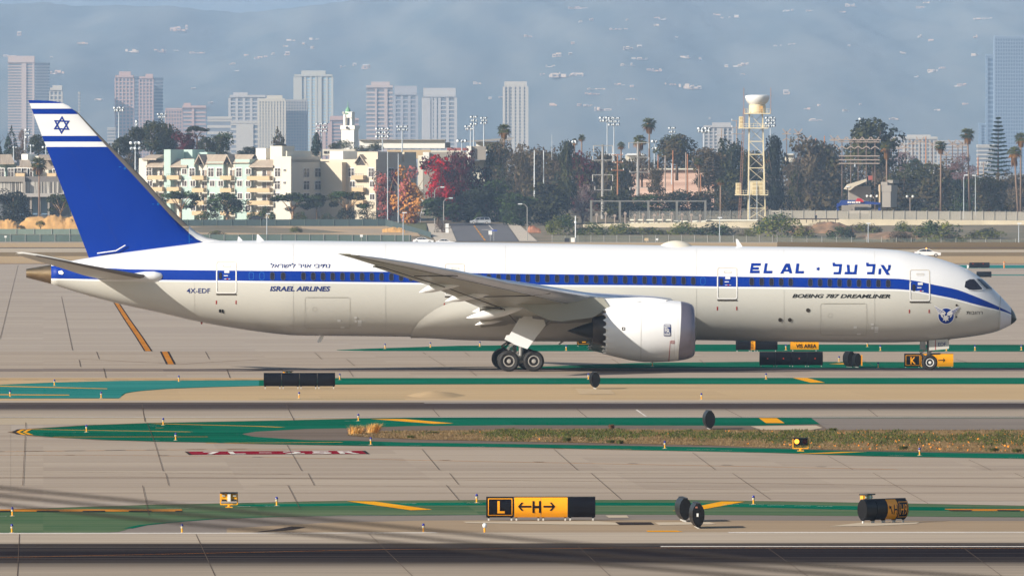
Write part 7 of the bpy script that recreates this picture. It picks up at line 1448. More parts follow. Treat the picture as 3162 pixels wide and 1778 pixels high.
# vehicles
V_W = mat('car_white', (.78, .78, .78), .25, coat=.6); V_S = mat('car_silver', (.52, .53, .55), .28, metal=.4, coat=.5); V_K = mat('car_black', (.02, .02, .025), .2, coat=.6); V_G = mat('car_glass', (.02, .022, .026), .1)
def car(label, px, ybase, D, L, m, kind='van', face=1, hidden=0, beacon=False, cat='car', rz=0.0, group=None):
    b = W(px, ybase, D); t = thing('parked_car' if not beacon else 'patrol_car', label, cat, b, rz, group); W_ = 1.8; q = L / 4.9 * face
    body = {'van': [(-2.4, .35), (2.35, .35), (2.45, .6), (2.35, .85), (1.5, 1.05), (-2.35, 1.08), (-2.45, .7)], 'sedan': [(-2.4, .32), (2.35, .32), (2.42, .55), (2.3, .78), (1.1, .95), (-1.5, .98), (-2.35, .92), (-2.45, .6)]}[kind]
    cab = {'van': [(1.55, 1.03), (.75, 1.62), (-.2, 1.74), (-2.0, 1.70), (-2.38, 1.06)], 'sedan': [(1.15, .94), (.35, 1.38), (-.6, 1.45), (-1.35, 1.30), (-1.95, .96)]}[kind]
    mb = MB(); mb.prism(body, -W_/2, W_/2, lambda u, v, w: (u * q, w, v)); n = len(cab)
    mb.add([(u * q, -W_/2 + .08 + (v - 1) * .18, v) for u, v in cab] + [(u * q, W_/2 - .08 - (v - 1) * .18, v) for u, v in cab], [tuple(range(n))[::-1], tuple(range(n, 2*n))] + [(i, (i+1) % n, n + (i+1) % n, n + i) for i in range(n)])
    bo = mb.build('body', m, t)
    wn = {'van': [[(1.3, 1.08), (.7, 1.55), (.15, 1.62), (.1, 1.08)], [(.02, 1.08), (.05, 1.62), (-.9, 1.65), (-.95, 1.08)], [(-1.05, 1.08), (-1.0, 1.65), (-1.9, 1.62), (-2.2, 1.1)]], 'sedan': [[(.95, .98), (.3, 1.32), (-.2, 1.36), (-.2, .98)], [(-.28, .98), (-.28, 1.36), (-.75, 1.36), (-1.35, 1.2), (-1.6, .99)]]}[kind]
    for wv in wn:
        mb = MB(); mb.prism(wv, 0, .03, lambda u, v, w: (u * q, -W_/2 + .06 + (v - 1) * .18 - w, v)); mb.build('window', V_G, bo)
    wx = (1.5, -1.5) if kind == 'sedan' else (1.55, -1.5)
    for x in wx:
        for y_ in (-W_/2 + .1, W_/2 - .1):
            mb = MB(); mb.lathe([(.001, -.12), (.2, -.12), (.33, -.1), (.33, .1), (.2, .12), (.001, .12)], 14, axis='y', o=(x * q, y_, .33), mats=[1, 0, 0, 0, 1]); mb.build('wheel', [P_RUBBER, P_RIM], t)
    for x, mm in ((2.36, mat('headlight_glass', (.7, .7, .68), .2)), (-2.4, P_REDM)):
        mb = MB(); mb.box((x * q, -.6, .72), (.14, .4, .16)); mb.build('headlight' if x > 0 else 'tail_light', mm, t)
    if beacon: mb = MB(); mb.lathe([(.12, 0), (.12, .12), (.06, .18), (.001, .18)], 8, o=(-.2 * q, 0, 1.44)); mb.build('beacon', LAMP_ON, t)
    return t
car('silver minivan crossing at the top of the road', 1483, 692.5, 2868, 5.2, V_S, 'van', -1); car('white car mostly hidden behind the fuselage, at the end of the green fence', 1307, 752, 2728, 4.9, V_W, 'sedan', 1); car('second white car, only its roof above the fuselage, beside the road', 1375, 757, 2720, 4.6, V_W, 'sedan', 1)
car('white patrol car with an amber beacon on the service road behind the nose', 2864, 793.5, F * HC / 193.5, 4.8, V_W, 'sedan', 1, beacon=True); car('dark car parked behind the green fence near the apartments', 797, 684, 2880, 4.6, V_K, 'sedan', 1); car('dark car passing behind the chain-link fence on the right wall', 2804, 682, 2895, 4.6, V_K, 'sedan', 1)
# person sitting on the wall in dark clothes
p0 = W(2520, 684.5, 2866); D = 2866
t = thing('person', 'person in dark clothes standing at the rail on the right-hand wall', 'person', p0)
me = bpy.data.meshes.new('body'); jv = [((0, 0, .95), .16), ((0, 0, 1.2), .17), ((0, 0, 1.42), .16), ((0, 0, 1.55), .06), ((0, -.01, 1.7), .1), ((.11, 0, .9), .1), ((.13, -.02, .5), .075), ((.13, 0, .08), .055), ((.13, -.14, .04), .045), ((-.11, 0, .9), .1), ((-.14, .02, .5), .075), ((-.15, .02, .08), .055), ((-.15, -.12, .04), .045), ((.22, 0, 1.4), .07), ((.3, -.08, 1.14), .05), ((.2, -.26, 1.2), .04), ((-.22, 0, 1.4), .07), ((-.32, -.06, 1.14), .05), ((-.2, -.25, 1.22), .04)]
me.from_pydata([v for v, _ in jv], [(0,1),(1,2),(2,3),(3,4),(0,5),(5,6),(6,7),(7,8),(0,9),(9,10),(10,11),(11,12),(2,13),(13,14),(14,15),(2,16),(16,17),(17,18)], [])
bo = link('body', me, t); md = bo.modifiers.new('skin', 'SKIN'); bo.modifiers.new('sub', 'SUBSURF').levels = 1
for i, (_, r) in enumerate(jv): me.skin_vertices[0].data[i].radius = (r, r)
me.skin_vertices[0].data[0].use_root = True; me.materials.append(mat('dark_clothes', (.02, .022, .03), .8))
mb = MB(); mb.lathe([(.001, -.115), (.07, -.08), (.085, 0), (.07, .09), (.001, .125)], 10, o=(0, -.01, 1.68)); mb.build('head', mat('skin', lin((190, 140, 110)), .6), t, smooth=True)
# small signs and boxes by the fence
def post_sign(label, px, yt, yb, D, w, h, m, group='signs by the fence', n=1):
    k = D / F; b = W(px, yb, D); t = thing('street_sign', label, 'sign', b, 0, group); H = (yb - yt) * k; mb = MB(); mb.tube([(0, 0, -.3), (0, 0, H)], .05, 6); mb.build('post', F_POST, t)
    for i in range(n): mb = MB(); mb.box((0, -.07, H - h * k * (i + .5) - .1 * i), (w * k, .04, h * k * .94)); mb.build('sign_board', m, t)
post_sign('white road sign facing the field, right of the yellow road line', 1514, 712, 748, 2738, 11, 13, P_FRAMEW); post_sign('blue street-name sign above the white road sign', 1525, 710, 748, 2739, 20, 4, mat('street_sign_blue', lin((50, 80, 170)), .5)); post_sign('pair of white boards on a post at the left pavement', 1380.5, 690, 725, 2790, 10, 14, P_FRAMEW, n=2); post_sign('small white notice on the grey-green fence', 1116, 724, 747, 2740, 9, 8, P_FRAMEW)
post_sign('small white notice with a red bar on the far chain-link fence', 2029, 736, 752, 2718, 7, 6, P_FRAMEW); post_sign('yellowish notice on the chain-link fence right of the white box', 1996, 735, 752, 2718, 12, 9, B_TAN); post_sign('small round white notice on the left fence', 17, 728, 748, 2735, 7, 6, P_FRAMEW)
t = thing('utility_cabinet', 'white cabinet with a tall white mast behind the fuselage', 'cabinet', W(1769, 753, 2722)); k = 2722 / F; mb = MB(); mb.box((0, 0, 9 * k), (12 * k, .8, 18 * k)); mb.box((0, 0, 18.4 * k), (13.5 * k, .9, .1)); mb.build('cabinet', B_WHITE, t); mb = MB(); mb.tube([(8 * k, 0, 0), (8 * k, 0, 86 * k)], .12, 8); mb.tube([(8 * k, 0, 64 * k), (8 * k, 0, 70 * k)], .25, 8); mb.build('mast', M_LAMPH, t)
t = thing('utility_cabinet', 'black solar panel box left of the white cabinet', 'cabinet', W(1751, 753, 2723)); mb = MB(); mb.box((0, 0, 9.5 * k), (15 * k, .6, 17 * k)); mb.build('panel', V_K, t); mb = MB(); mb.box((0, .3, 2 * k), (4 * k, .3, 4 * k)); mb.build('stand', M_POLEG, t)
# ================================================================ trees and shrubs
def leafmat(name, c, c2, sc=.25): return mat(name, tuple(v * .8 for v in lin(c)), .8, col2=tuple(v * .75 for v in lin(c2)), scale=sc, detail=3, spec=0.0, contrast=(.38, .62))
L_OLIVE = leafmat('olive_foliage', (80, 80, 48), (48, 50, 34)); L_DARK = leafmat('dark_foliage', (58, 64, 46), (32, 36, 32)); L_BROWN = leafmat('brown_foliage', (94, 82, 56), (60, 54, 40)); L_GREEN = leafmat('green_foliage', (76, 94, 50), (44, 60, 36)); L_BUSH = leafmat('bush_foliage', (128, 130, 56), (80, 88, 42))
L_RED = leafmat('red_foliage', (206, 24, 36), (130, 18, 30)); L_MAR = leafmat('maroon_foliage', (96, 24, 34), (50, 18, 28)); L_PINKR = leafmat('dusty_red_foliage', (190, 110, 100), (150, 72, 68)); L_ORNG = leafmat('orange_foliage', (214, 148, 74), (164, 112, 58)); L_GREY = leafmat('grey_twigs', (128, 112, 104), (98, 86, 84)); L_RUST = leafmat('rust_foliage', (104, 48, 52), (76, 40, 44)); L_TAUPE = leafmat('taupe_foliage', (112, 98, 78), (78, 68, 56)); L_MAUVE = leafmat('mauve_foliage', (140, 112, 112), (112, 92, 96)); L_NAVY = leafmat('shade_foliage', (44, 46, 40), (26, 28, 30)); L_TEALT = leafmat('blue_green_foliage', (70, 88, 76), (44, 58, 56))
L_PALM = leafmat('palm_frond', (98, 100, 50), (62, 68, 36), .6); L_SKIRT = leafmat('dead_palm_skirt', (176, 126, 66), (130, 92, 50), .8)
T_BARK = mat('bark', lin((96, 76, 60)), .9, var=.2, scale=2, stretch=(1, 1, .2)); T_PALE = mat('pale_bark', lin((164, 130, 96)), .9, var=.2, scale=2); T_PALM = mat('palm_bark', lin((132, 108, 90)), .9, var=.15, scale=1.5, stretch=(.3, .3, 3))
def leaf_quads(rr, ctr, rad, n, size, up=.25):
    "n leaf clumps through the outer part of an ellipsoid; two crossed triangles each"
    d = rr.normal(size=(n, 3)); d /= np.linalg.norm(d, axis=1)[:, None]; r = rr.uniform(.62, 1.08, n) ** .8
    p = ctr + d * rad * r[:, None]; nrm = d + rr.normal(0, .55, (n, 3)); nrm[:, 2] += up; nrm /= np.linalg.norm(nrm, axis=1)[:, None]
    a = np.cross(nrm, rr.normal(size=(n, 3))); a /= np.linalg.norm(a, axis=1)[:, None]; b = np.cross(nrm, a); s = (size * rr.uniform(.55, 1.35, n))[:, None]
    k1, k2 = rr.uniform(.5, 1, (n, 1)), rr.uniform(.35, .9, (n, 1))
    return np.stack([p - a * s, p + b * s * k2, p + a * s * k1, p - b * s * k2], axis=1)
def crown_mesh(name, blobs, n, size, mats, seed, up=.25, pick=None):
    rr = np.random.default_rng(seed); vol_ = np.array([b[1][0] * b[1][2] for b in blobs]); cnt = np.maximum(8, (n * vol_ / vol_.sum()).astype(int)); V = []; M = []
    for i, ((c, r), k) in enumerate(zip(blobs, cnt)):
        q = leaf_quads(rr, np.array(c), np.array(r), int(k), size, up); V.append(q); M += [(i % len(mats)) if pick is None else pick(i, rr)] * int(k)
    V = np.concatenate(V).reshape(-1, 3); m = len(V) // 4
    lo, hi = np.percentile(V, 1.0, axis=0), np.percentile(V, 99.0, axis=0); V[:, :2] = (V[:, :2] - (lo + hi)[:2] / 2) / (hi - lo)[:2]; V[:, 2] = V[:, 2] / hi[2]
    me = bpy.data.meshes.new(name); me.from_pydata(V.tolist(), [], [tuple(range(4*i, 4*i+4)) for i in range(m)])
    for x in mats: me.materials.append(x)
    me.polygons.foreach_set('material_index', M); me.update(); return me
CR = {}
def crown(kind, mats, seed):
    "unit crowns: 1 wide, 1 high, standing on z = 0"
    key = (kind, tuple(m.name for m in mats), seed)
    if key in CR: return CR[key]
    r = random.Random(seed * 31 + len(kind)); B = []; size = .035; n = 2600; up = .25
    if kind == 'dense':
        for i in range(34):
            a = r.uniform(0, 6.28); z = r.uniform(.12, .9); f = math.sin(math.pi * min(1, .2 + .8 * (1 - abs(z - .45) / .6))) if z > .45 else .95; q = r.uniform(.08, .34) * max(.35, f); s = r.uniform(.10, .19)
            B.append(((q * math.cos(a), q * math.sin(a), z), (s, s, s * .85)))
        B += [((0, 0, .4), (.3, .3, .34)), ((0, 0, .15), (.36, .34, .2))]; n = 3600; size = .03
    elif kind == 'tall':
        for i in range(30):
            z = r.uniform(.06, .93); w = .36 * (1 - max(0, z - .5) * 1.1); a = r.uniform(0, 6.28); q = r.uniform(0, w); s = r.uniform(.10, .17); B.append(((q * math.cos(a), q * math.sin(a), z), (s, s, s * .8)))
        B += [((0, 0, .4), (.26, .26, .36))]; n = 3400; size = .03
    elif kind == 'umbrella':
        for i in range(22):
            a = r.uniform(0, 6.28); q = math.sqrt(r.uniform(0, 1)) * .42; B.append(((q * math.cos(a), q * math.sin(a), .74 + .14 * (1 - (q / .42) ** 2) + r.uniform(-.08, .04)), (.12, .12, .075)))
        for i in range(5): a = r.uniform(0, 6.28); B.append(((.3 * math.cos(a), .3 * math.sin(a), r.uniform(.42, .6)), (.1, .1, .07)))
        n = 2200; size = .03
    elif kind == 'round':
        for i in range(26):
            a = r.uniform(0, 6.28); e = r.uniform(-.7, 1.3); q = .34 * math.cos(e * .9); B.append(((q * math.cos(a) * r.uniform(.5, 1), q * math.sin(a), .58 + .3 * math.sin(e)), (.14, .14, .12)))
        B.append(((0, 0, .55), (.3, .3, .3))); n = 2600; size = .032
    elif kind == 'conifer':
        for i in range(15):
            z = .08 + .86 * i / 14
            for q in range(max(1, int(6 * (1 - z)) + 1)): a = r.uniform(0, 6.28); w = .36 * (1 - z) ** .8; B.append(((w * math.cos(a), w * math.sin(a), z), (.13 * (1.15 - z), .13 * (1.15 - z), .06)))
        n = 2400; size = .032; up = -.1
    elif kind == 'cypress':
        for i in range(14): z = .05 + .9 * i / 13; w = .38 * math.sin(math.pi * (.12 + .84 * z) ** .8) * .9 + .05; B.append(((r.uniform(-.06, .06), r.uniform(-.06, .06), z), (w, w, .07)))
        n = 1500; size = .05
    elif kind == 'flame':
        for i in range(24):
            z = r.uniform(.08, .92); w = .34 * math.sin(math.pi * min(1, .15 + .85 * (1 - z) ** .7)) + .03; a = r.uniform(0, 6.28); q = r.uniform(.2, 1) * w; B.append(((q * math.cos(a), q * math.sin(a), z), (.12, .12, .12)))
        B.append(((0, 0, .4), (.24, .24, .34))); n = 2800; size = .03
    elif kind == 'wispy':
        for i in range(20): a = r.uniform(0, 6.28); z = r.uniform(.15, .92); q = r.uniform(.05, .4) * math.sin(math.pi * min(.95, z)) ** .5; B.append(((q * math.cos(a), q * math.sin(a), z), (.14, .14, .14)))
        n = 2400; size = .022
    elif kind == 'bush':
        for i in range(20): a = r.uniform(0, 6.28); q = math.sqrt(r.random()) * .4; B.append(((q * math.cos(a), q * math.sin(a), .3 + .42 * (1 - (q / .42) ** 2) + r.uniform(-.12, .08)), (.13, .13, .2)))
        B.append(((0, 0, .25), (.44, .4, .3))); n = 2000; size = .03
    CR[key] = crown_mesh('crown_' + kind, B, n, size, mats, seed, up); return CR[key]
def trunk_mb(h, r, kind, seed):
    mb = MB(); rr = random.Random(seed); mb.tube([(0, 0, -1.5), (rr.uniform(-.2, .2), 0, h * .35), (rr.uniform(-.3, .3), 0, h * .6)], [r * 1.2, r, r * .7], 7)
    n = 6 if kind == 'umbrella' else 4
    for q in range(n):
        a = 6.28 * q / n + rr.uniform(-.4, .4); L = h * (.42 if kind == 'umbrella' else .3); mb.tube([(0, 0, h * rr.uniform(.25, .5)), (L * .5 * math.cos(a), L * .5 * math.sin(a), h * .62), (L * 1.0 * math.cos(a), L * math.sin(a), h * .84)], [r * .6, r * .4, r * .15], 5)
    return mb
def tree(label, kind, x0, x1, yt, yb, D, mats, seed=1, group='trees', bark=None, depth=1.0, rz=None, name=None, cat=None):
    k = D / F; w, h = (x1 - x0) * k, (yb - yt) * k; b = W((x0 + x1) / 2, yb, D); mats = mats if isinstance(mats, (list, tuple)) else [mats]
    t = thing(name or ('shrub' if kind == 'bush' else 'tree'), label, cat or ('shrub' if kind == 'bush' else 'tree'), b, 0, group); c = link('crown', crown(kind, mats, seed), t); c.scale = (w * 1.0, w * depth, h); c.rotation_euler = (0, 0, rz if rz is not None else seed * 1.7 + x0 * .01)
    if kind != 'bush': trunk_mb(h, max(.14, min(.5, w * .035)), kind, seed + int(x0)).build('trunk', bark or T_BARK, t, smooth=True)
    else: mb = MB(); [mb.tube([(0, 0, -.5), (w * .16 * math.cos(a), w * .16 * math.sin(a), h * .5)], [.08, .04], 5) for a in (0.3, 2.4, 4.4)]; mb.build('stem', T_BARK, t)
    return t
# left: behind the fin and in front of the apartments
tree('dark conifer at the left behind the mint roofs', 'conifer', 8, 62, 400, 500, 3150, [L_TEALT, L_DARK], 1); tree('dark conifer cut by the left edge of the picture', 'conifer', -40, 12, 410, 500, 3160, [L_DARK, L_TEALT], 2); tree('dark round tree touching the tail fin on its left', 'round', 85, 150, 418, 505, 3120, [L_DARK, L_OLIVE], 1); tree('brown twiggy tree between the conifers and the mint roofs', 'wispy', 28, 90, 455, 505, 3080, [L_BROWN, L_TAUPE], 1); tree('grey bare twigs right of the left conifer', 'wispy', 55, 85, 400, 470, 3200, [L_GREY], 2)
for i, (x0, x1, yt, yb, m, d, kd) in enumerate(((338, 400, 425, 510, [L_OLIVE, L_DARK], 'olive tree, first right of the tail fin', 'round'), (385, 450, 395, 510, [L_DARK, L_OLIVE], 'dark tree, second right of the tail fin', 'round'), (435, 505, 378, 505, [L_OLIVE, L_TEALT], 'tall grey-green tree behind the short lamp masts', 'round'), (470, 545, 380, 500, [L_DARK, L_OLIVE], 'dark tree under the floodlight mast right of the fin', 'dense'), (500, 560, 400, 500, [L_NAVY, L_DARK], 'darkest tree left of the rust-red one', 'dense'), (575, 640, 390, 450, [L_OLIVE, L_DARK], 'spreading green tree rising over the rust-red one', 'umbrella'), (610, 670, 425, 500, [L_OLIVE, L_DARK], 'grey-green tree right of the rust-red one', 'round'), (650, 716, 412, 500, [L_OLIVE, L_GREEN], 'rightmost grey-green tree above the mint roofs', 'dense'), (735, 800, 455, 500, [L_DARK, L_OLIVE], 'low dark tree left of the white rooftop box', 'round'), (380, 440, 470, 540, [L_DARK, L_TAUPE], 'low dark tree against the fin edge above the tan roof', 'dense'))):
    tree(d, kd, x0, x1, yt, yb, 3060 + i * 9, m, i % 3 + 1)
tree('rust-red tree among the dark trees right of the fin', 'dense', 538, 610, 415, 500, 3075, [L_RUST, L_MAR], 1); tree('dark conifer on the roofline left of the white penthouse boxes', 'conifer', 832, 888, 402, 480, 3100, [L_OLIVE, L_BROWN], 3); tree('slim dark cypress left of the bell tower', 'cypress', 961, 991, 411, 480, 3150, [L_TEALT, L_DARK], 1); tree('low round tree at the foot of the bell tower', 'bush', 1018, 1098, 434, 475, 3230, [L_OLIVE, L_GREEN], 1); tree('dark round shrub left of the white flat building centre', 'bush', 1130, 1182, 441, 480, 3180, [L_DARK, L_OLIVE], 2); tree('small dark shrub left of the round one', 'bush', 1095, 1135, 450, 480, 3185, [L_OLIVE, L_BROWN], 3)
for x0, x1, yt, yb, d, m, kd, s in ((-10, 92, 592, 690, 'dark spreading street tree at the left edge', [L_NAVY, L_DARK], 'dense', 1), (145, 228, 600, 690, 'green-grey street tree touching the tail fin on its left', [L_OLIVE, L_GREEN], 'umbrella', 2), (500, 616, 592, 682, 'umbrella street tree first right of the tail fin', [L_DARK, L_GREEN], 'umbrella', 1), (640, 765, 597, 688, 'dense dark street tree before the mint walls', [L_DARK, L_GREEN], 'round', 1), (845, 960, 597, 690, 'umbrella street tree before the shaded cream wall, left', [L_DARK, L_GREEN], 'umbrella', 3), (950, 1008, 602, 660, 'narrow dark street tree left of the blank cream wall', [L_DARK, L_GREEN], 'round', 2), (1010, 1135, 592, 692, 'open umbrella tree before the blank cream wall', [L_OLIVE, L_GREEN], 'umbrella', 4), (1100, 1168, 625, 690, 'small dark tree left of the dusty red trees', [L_OLIVE, L_DARK], 'wispy', 3), (1040, 1100, 640, 690, 'low dark tree under the open umbrella tree', [L_DARK], 'bush', 4)):
    tree(d, kd, x0, x1, yt, yb, 2890, m, s, 'street trees before the apartments', T_PALE)
for x0, x1, yt, yb, d in ((606, 680, 652, 682, 'left of the dense dark street tree'), (790, 850, 640, 690, 'under the right-hand balconies'), (905, 950, 655, 690, 'under the shaded cream wall'), (985, 1030, 660, 690, 'before the blank cream wall'), (760, 800, 655, 685, 'between two street trees')): tree('scruffy green shrub %s' % d, 'bush', x0, x1, yt, yb, 2885, [L_GREEN, L_BROWN], 5, 'shrubs before the apartments')
tree('round scrub bush in the dirt lot', 'bush', 895, 936, 700, 726, 2800, [L_BUSH, L_BROWN], 2, 'shrubs in the lot'); tree('low straw-green scrub in the lot by the tail fillet', 'bush', 640, 700, 712, 738, 2770, [L_BUSH, L_BROWN], 3, 'shrubs in the lot'); tree('small dark scrub on the broad earth heap', 'bush', 110, 140, 682, 700, 2790, [L_BUSH, L_DARK], 4, 'shrubs in the lot')
# autumn group
tree('dusty red tree left of the orange one', 'flame', 1158, 1236, 530, 692, 2890, [L_PINKR, L_RUST, L_GREY], 1, 'autumn trees', T_PALE); tree('orange tree right of the dusty red one', 'flame', 1214, 1312, 520, 694, 2885, [L_ORNG, L_PINKR, L_ORNG], 2, 'autumn trees', T_PALE); tree('bright scarlet tree, the most vivid of the autumn trees', 'flame', 1300, 1412, 486, 660, 2900, [L_RED, L_RED, L_MAR], 3, 'autumn trees'); tree('tall maroon tree behind the scarlet one', 'dense', 1368, 1462, 467, 690, 2915, [L_MAR, L_RUST], 2, 'autumn trees'); tree('dark maroon tree right of the tall maroon one', 'flame', 1440, 1520, 506, 692, 2920, [L_MAR, L_NAVY], 1, 'autumn trees')
tree('green street tree in front of the scarlet tree', 'round', 1295, 1410, 612, 700, 2868, [L_GREEN, L_DARK], 2); tree('dark shaded tree under the maroon trees', 'dense', 1400, 1520, 580, 698, 2900, [L_NAVY, L_DARK], 3); tree('dark green tree right of the maroon trees', 'dense', 1490, 1580, 556, 690, 2905, [L_DARK, L_GREEN], 1); tree('mid green tree above the minivan, at the right of the road', 'dense', 1540, 1640, 600, 692, 2890, [L_GREEN, L_DARK], 2); tree('dark cypress-like shrub before the maroon trees', 'conifer', 1460, 1500, 655, 692, 2880, [L_GREEN], 4); tree('grey leafless street shrub beside the left pavement', 'wispy', 1338, 1388, 678, 735, 2795, [L_GREY, L_TAUPE], 4)
# grey and brown woods in the middle
for i, (x0, x1, yt, yb, m, d, kd) in enumerate(((1495, 1570, 440, 600, [L_TAUPE, L_OLIVE], 'grey-green tree below the tall left palm', 'dense'), (1545, 1640, 470, 640, [L_TAUPE, L_BROWN], 'taupe bare tree right of the tall left palm', 'wispy'), (1590, 1690, 455, 640, [L_BROWN, L_TAUPE], 'brown tree behind the two white poles', 'dense'), (1660, 1760, 470, 650, [L_TAUPE, L_BROWN], 'taupe tree right of the two white poles', 'dense'), (1715, 1790, 440, 640, [L_OLIVE, L_DARK], 'dark green tree under the pair of small palms', 'tall'), (1750, 1850, 480, 650, [L_BROWN, L_RUST], 'reddish brown tree left of the grey transmission pole', 'dense'), (1820, 1920, 476, 660, [L_BROWN, L_TAUPE], 'brown tree behind the left transmission pole', 'dense'), (1880, 1965, 500, 670, [L_OLIVE, L_BROWN], 'olive tree between the transmission poles', 'dense'), (1945, 2020, 478, 560, [L_BROWN, L_TAUPE], 'brown tree behind the right transmission pole', 'wispy'),
    (2030, 2150, 418, 540, [L_BROWN, L_OLIVE], 'broad brown tree crown behind the lone floodlight mast', 'round'), (2140, 2235, 462, 580, [L_BROWN, L_TAUPE], 'brown tree before the white office block', 'dense'), (2215, 2300, 438, 640, [L_OLIVE, L_DARK], 'dark olive tree left of the radar tower', 'dense'), (2290, 2345, 470, 660, [L_DARK, L_OLIVE], 'dark tree right behind the radar tower legs', 'tall'), (2350, 2432, 425, 668, [L_NAVY, L_DARK], 'tall dark cypress-shaped tree right of the radar tower', 'tall'), (2425, 2480, 500, 668, [L_OLIVE, L_TAUPE], 'olive-brown tree right of the tall dark one', 'dense'), (2450, 2560, 430, 600, [L_BROWN, L_TAUPE], 'bushy grey-brown tree with ragged top', 'dense'), (2470, 2605, 450, 668, [L_BROWN, L_OLIVE], 'big dark brown drooping tree right of centre right', 'tall'), (2590, 2700, 560, 668, [L_BROWN, L_DARK], 'dark tree behind the blue awning', 'dense'), (2610, 2785, 372, 590, [L_OLIVE, L_DARK], 'big round dark tree behind the wooden pylons', 'round'), (2690, 2760, 480, 640, [L_TAUPE, L_BROWN], 'taupe tree under the skirted palm', 'dense'), (2730, 2850, 520, 668, [L_BROWN, L_OLIVE], 'broad dark brown tree, left half of the pair by the middle palm', 'dense'), (2820, 2962, 505, 668, [L_BROWN, L_OLIVE], 'broad dark brown tree, right half of the pair by the middle palm', 'dense'), (2935, 3020, 545, 668, [L_GREEN, L_DARK], 'dark green tree before the white-headed lamp poles', 'dense'), (3000, 3110, 545, 672, [L_BROWN, L_OLIVE], 'dark brown tree below the layered pine', 'dense'), (3085, 3200, 540, 672, [L_BROWN, L_TAUPE], 'dark brown tree at the right edge', 'dense'),
    (2760, 2830, 470, 540, [L_MAUVE], 'mauve bare tree right of the skirted palm', 'wispy'), (2930, 3015, 475, 560, [L_MAUVE], 'mauve bare tree below the right-hand tall palm', 'wispy'), (2795, 2850, 492, 560, [L_OLIVE, L_TEALT], 'small green domed tree among the pylons', 'round'))):
    tree(d, kd, x0, x1, yt, yb, 2985 + (i * 37) % 120, m, i % 3 + 1, 'woods behind the wall')
for i, (x0, x1, yt, yb, m, d) in enumerate(((1640, 1765, 568, 695, [L_OLIVE, L_NAVY], 'large rounded dark tree right of the road'), (1560, 1650, 600, 700, [L_DARK, L_GREEN], 'dark green tree at the end of the road'))): tree(d, 'dense', x0, x1, yt, yb, 2880 - i * 10, m, i + 1)
tree('pale leafless tree standing before the left gantry post', 'wispy', 1762, 1835, 572, 690, 2885, [L_GREY, L_MAUVE], 5, bark=mat('grey_bark', lin((150, 136, 130)), .9))
for i, (x0, x1, yt, yb, m) in enumerate(((1850, 1960, 600, 672, [L_OLIVE, L_DARK]), (1930, 2060, 600, 660, [L_GREEN, L_BROWN]), (2040, 2130, 590, 665, [L_OLIVE, L_DARK]), (2110, 2230, 590, 668, [L_BROWN, L_OLIVE]), (2000, 2050, 520, 600, [L_BROWN]), (2215, 2300, 580, 668, [L_BROWN, L_DARK]))): tree('low dark tree behind the gantry, %s from the left' % ('first', 'second', 'third', 'fifth', 'fourth, thin before the pink wall', 'sixth')[i], 'dense', x0, x1, yt, yb, 2915 + i * 5, m, i % 3 + 1, 'low trees behind the gantry')
# bushes along the perimeter
for x0, x1, yt, yb, d, m in ((1688, 1790, 664, 742, 'left of the white mast', [L_BUSH, L_GREEN]), (1770, 1880, 688, 742, 'right of the white mast', [L_BUSH, L_GREEN]), (1860, 1960, 690, 742, 'under the left gantry posts', [L_BUSH, L_GREEN]), (1940, 2060, 702, 742, 'low, under the middle of the gantry', [L_BUSH, L_DARK]), (2058, 2180, 686, 742, 'tall, under the right gantry posts', [L_BUSH, L_GREEN]), (2160, 2280, 690, 744, 'dark, right of the gantry', [L_GREEN, L_DARK]), (2270, 2335, 708, 746, 'thin, below the radar tower', [L_BUSH, L_TAUPE]), (2325, 2470, 661, 748, 'biggest, right of the radar tower', [L_BUSH, L_GREEN]), (2440, 2520, 700, 750, 'on the left end of the brown bank', [L_BUSH, L_BROWN]), (2555, 2640, 700, 752, 'dark, in the middle of the brown bank', [L_GREEN, L_DARK]), (2500, 2590, 686, 720, 'brown, on top of the bank', [L_BROWN, L_TAUPE]), (2620, 2720, 690, 735, 'brown-green, on the right of the bank', [L_BROWN, L_BUSH]), (2760, 2822, 685, 740, 'round, before the cream wall', [L_BUSH, L_GREEN]), (2820, 2966, 683, 752, 'large, left of the underpass slot', [L_BUSH, L_GREEN]), (2740, 2830, 715, 760, 'brown and low, behind the nose', [L_BROWN, L_TAUPE]), (2985, 3100, 706, 750, 'ragged, before the grey underpass wall', [L_BUSH, L_DARK]), (2850, 2990, 725, 760, 'dry brown, at the foot of the underpass', [L_BROWN, L_BUSH])):
    tree('rounded green bush, %s' % d if m[0] != L_BROWN else 'dry bush, %s' % d, 'bush', x0, x1, yt, yb, 2790 - (yb - 740) * 3, m, int(x0) % 4 + 1, 'bushes along the perimeter')
# the wood behind, one mass
rr = np.random.default_rng(8); V, M = [], []; WT_ = [(1490, 452), (1640, 468), (1760, 474), (1850, 490), (2000, 492), (2060, 474), (2150, 466), (2300, 470), (2450, 478), (2600, 482), (2700, 500), (2780, 538), (2900, 540), (3260, 552)]
for x in range(1496, 3250, 11):
    D = rr.uniform(3205, 3260); k_ = D / F; top = interp(x, WT_) + rr.uniform(-4, 26); y = 662
    while y > top:
        p = W(x + rr.uniform(-8, 8), y, D); r_ = rr.uniform(9, 17) * k_; V.append(leaf_quads(rr, np.array(p), np.array([r_ * 1.2, r_, r_]), 26, .5)); M += [int(rr.integers(0, 3))] * 26; y -= 15
V = np.concatenate(V).reshape(-1, 3); me = bpy.data.meshes.new('woods'); me.from_pydata(V.tolist(), [], [tuple(range(4*i, 4*i+4)) for i in range(len(V)//4)])
for x in (L_BROWN, L_OLIVE, L_TAUPE): me.materials.append(x)
me.polygons.foreach_set('material_index', M); tag(link('woods', me), 'continuous brown-green wood filling the gaps behind the nearer trees', 'wood', kind='stuff')
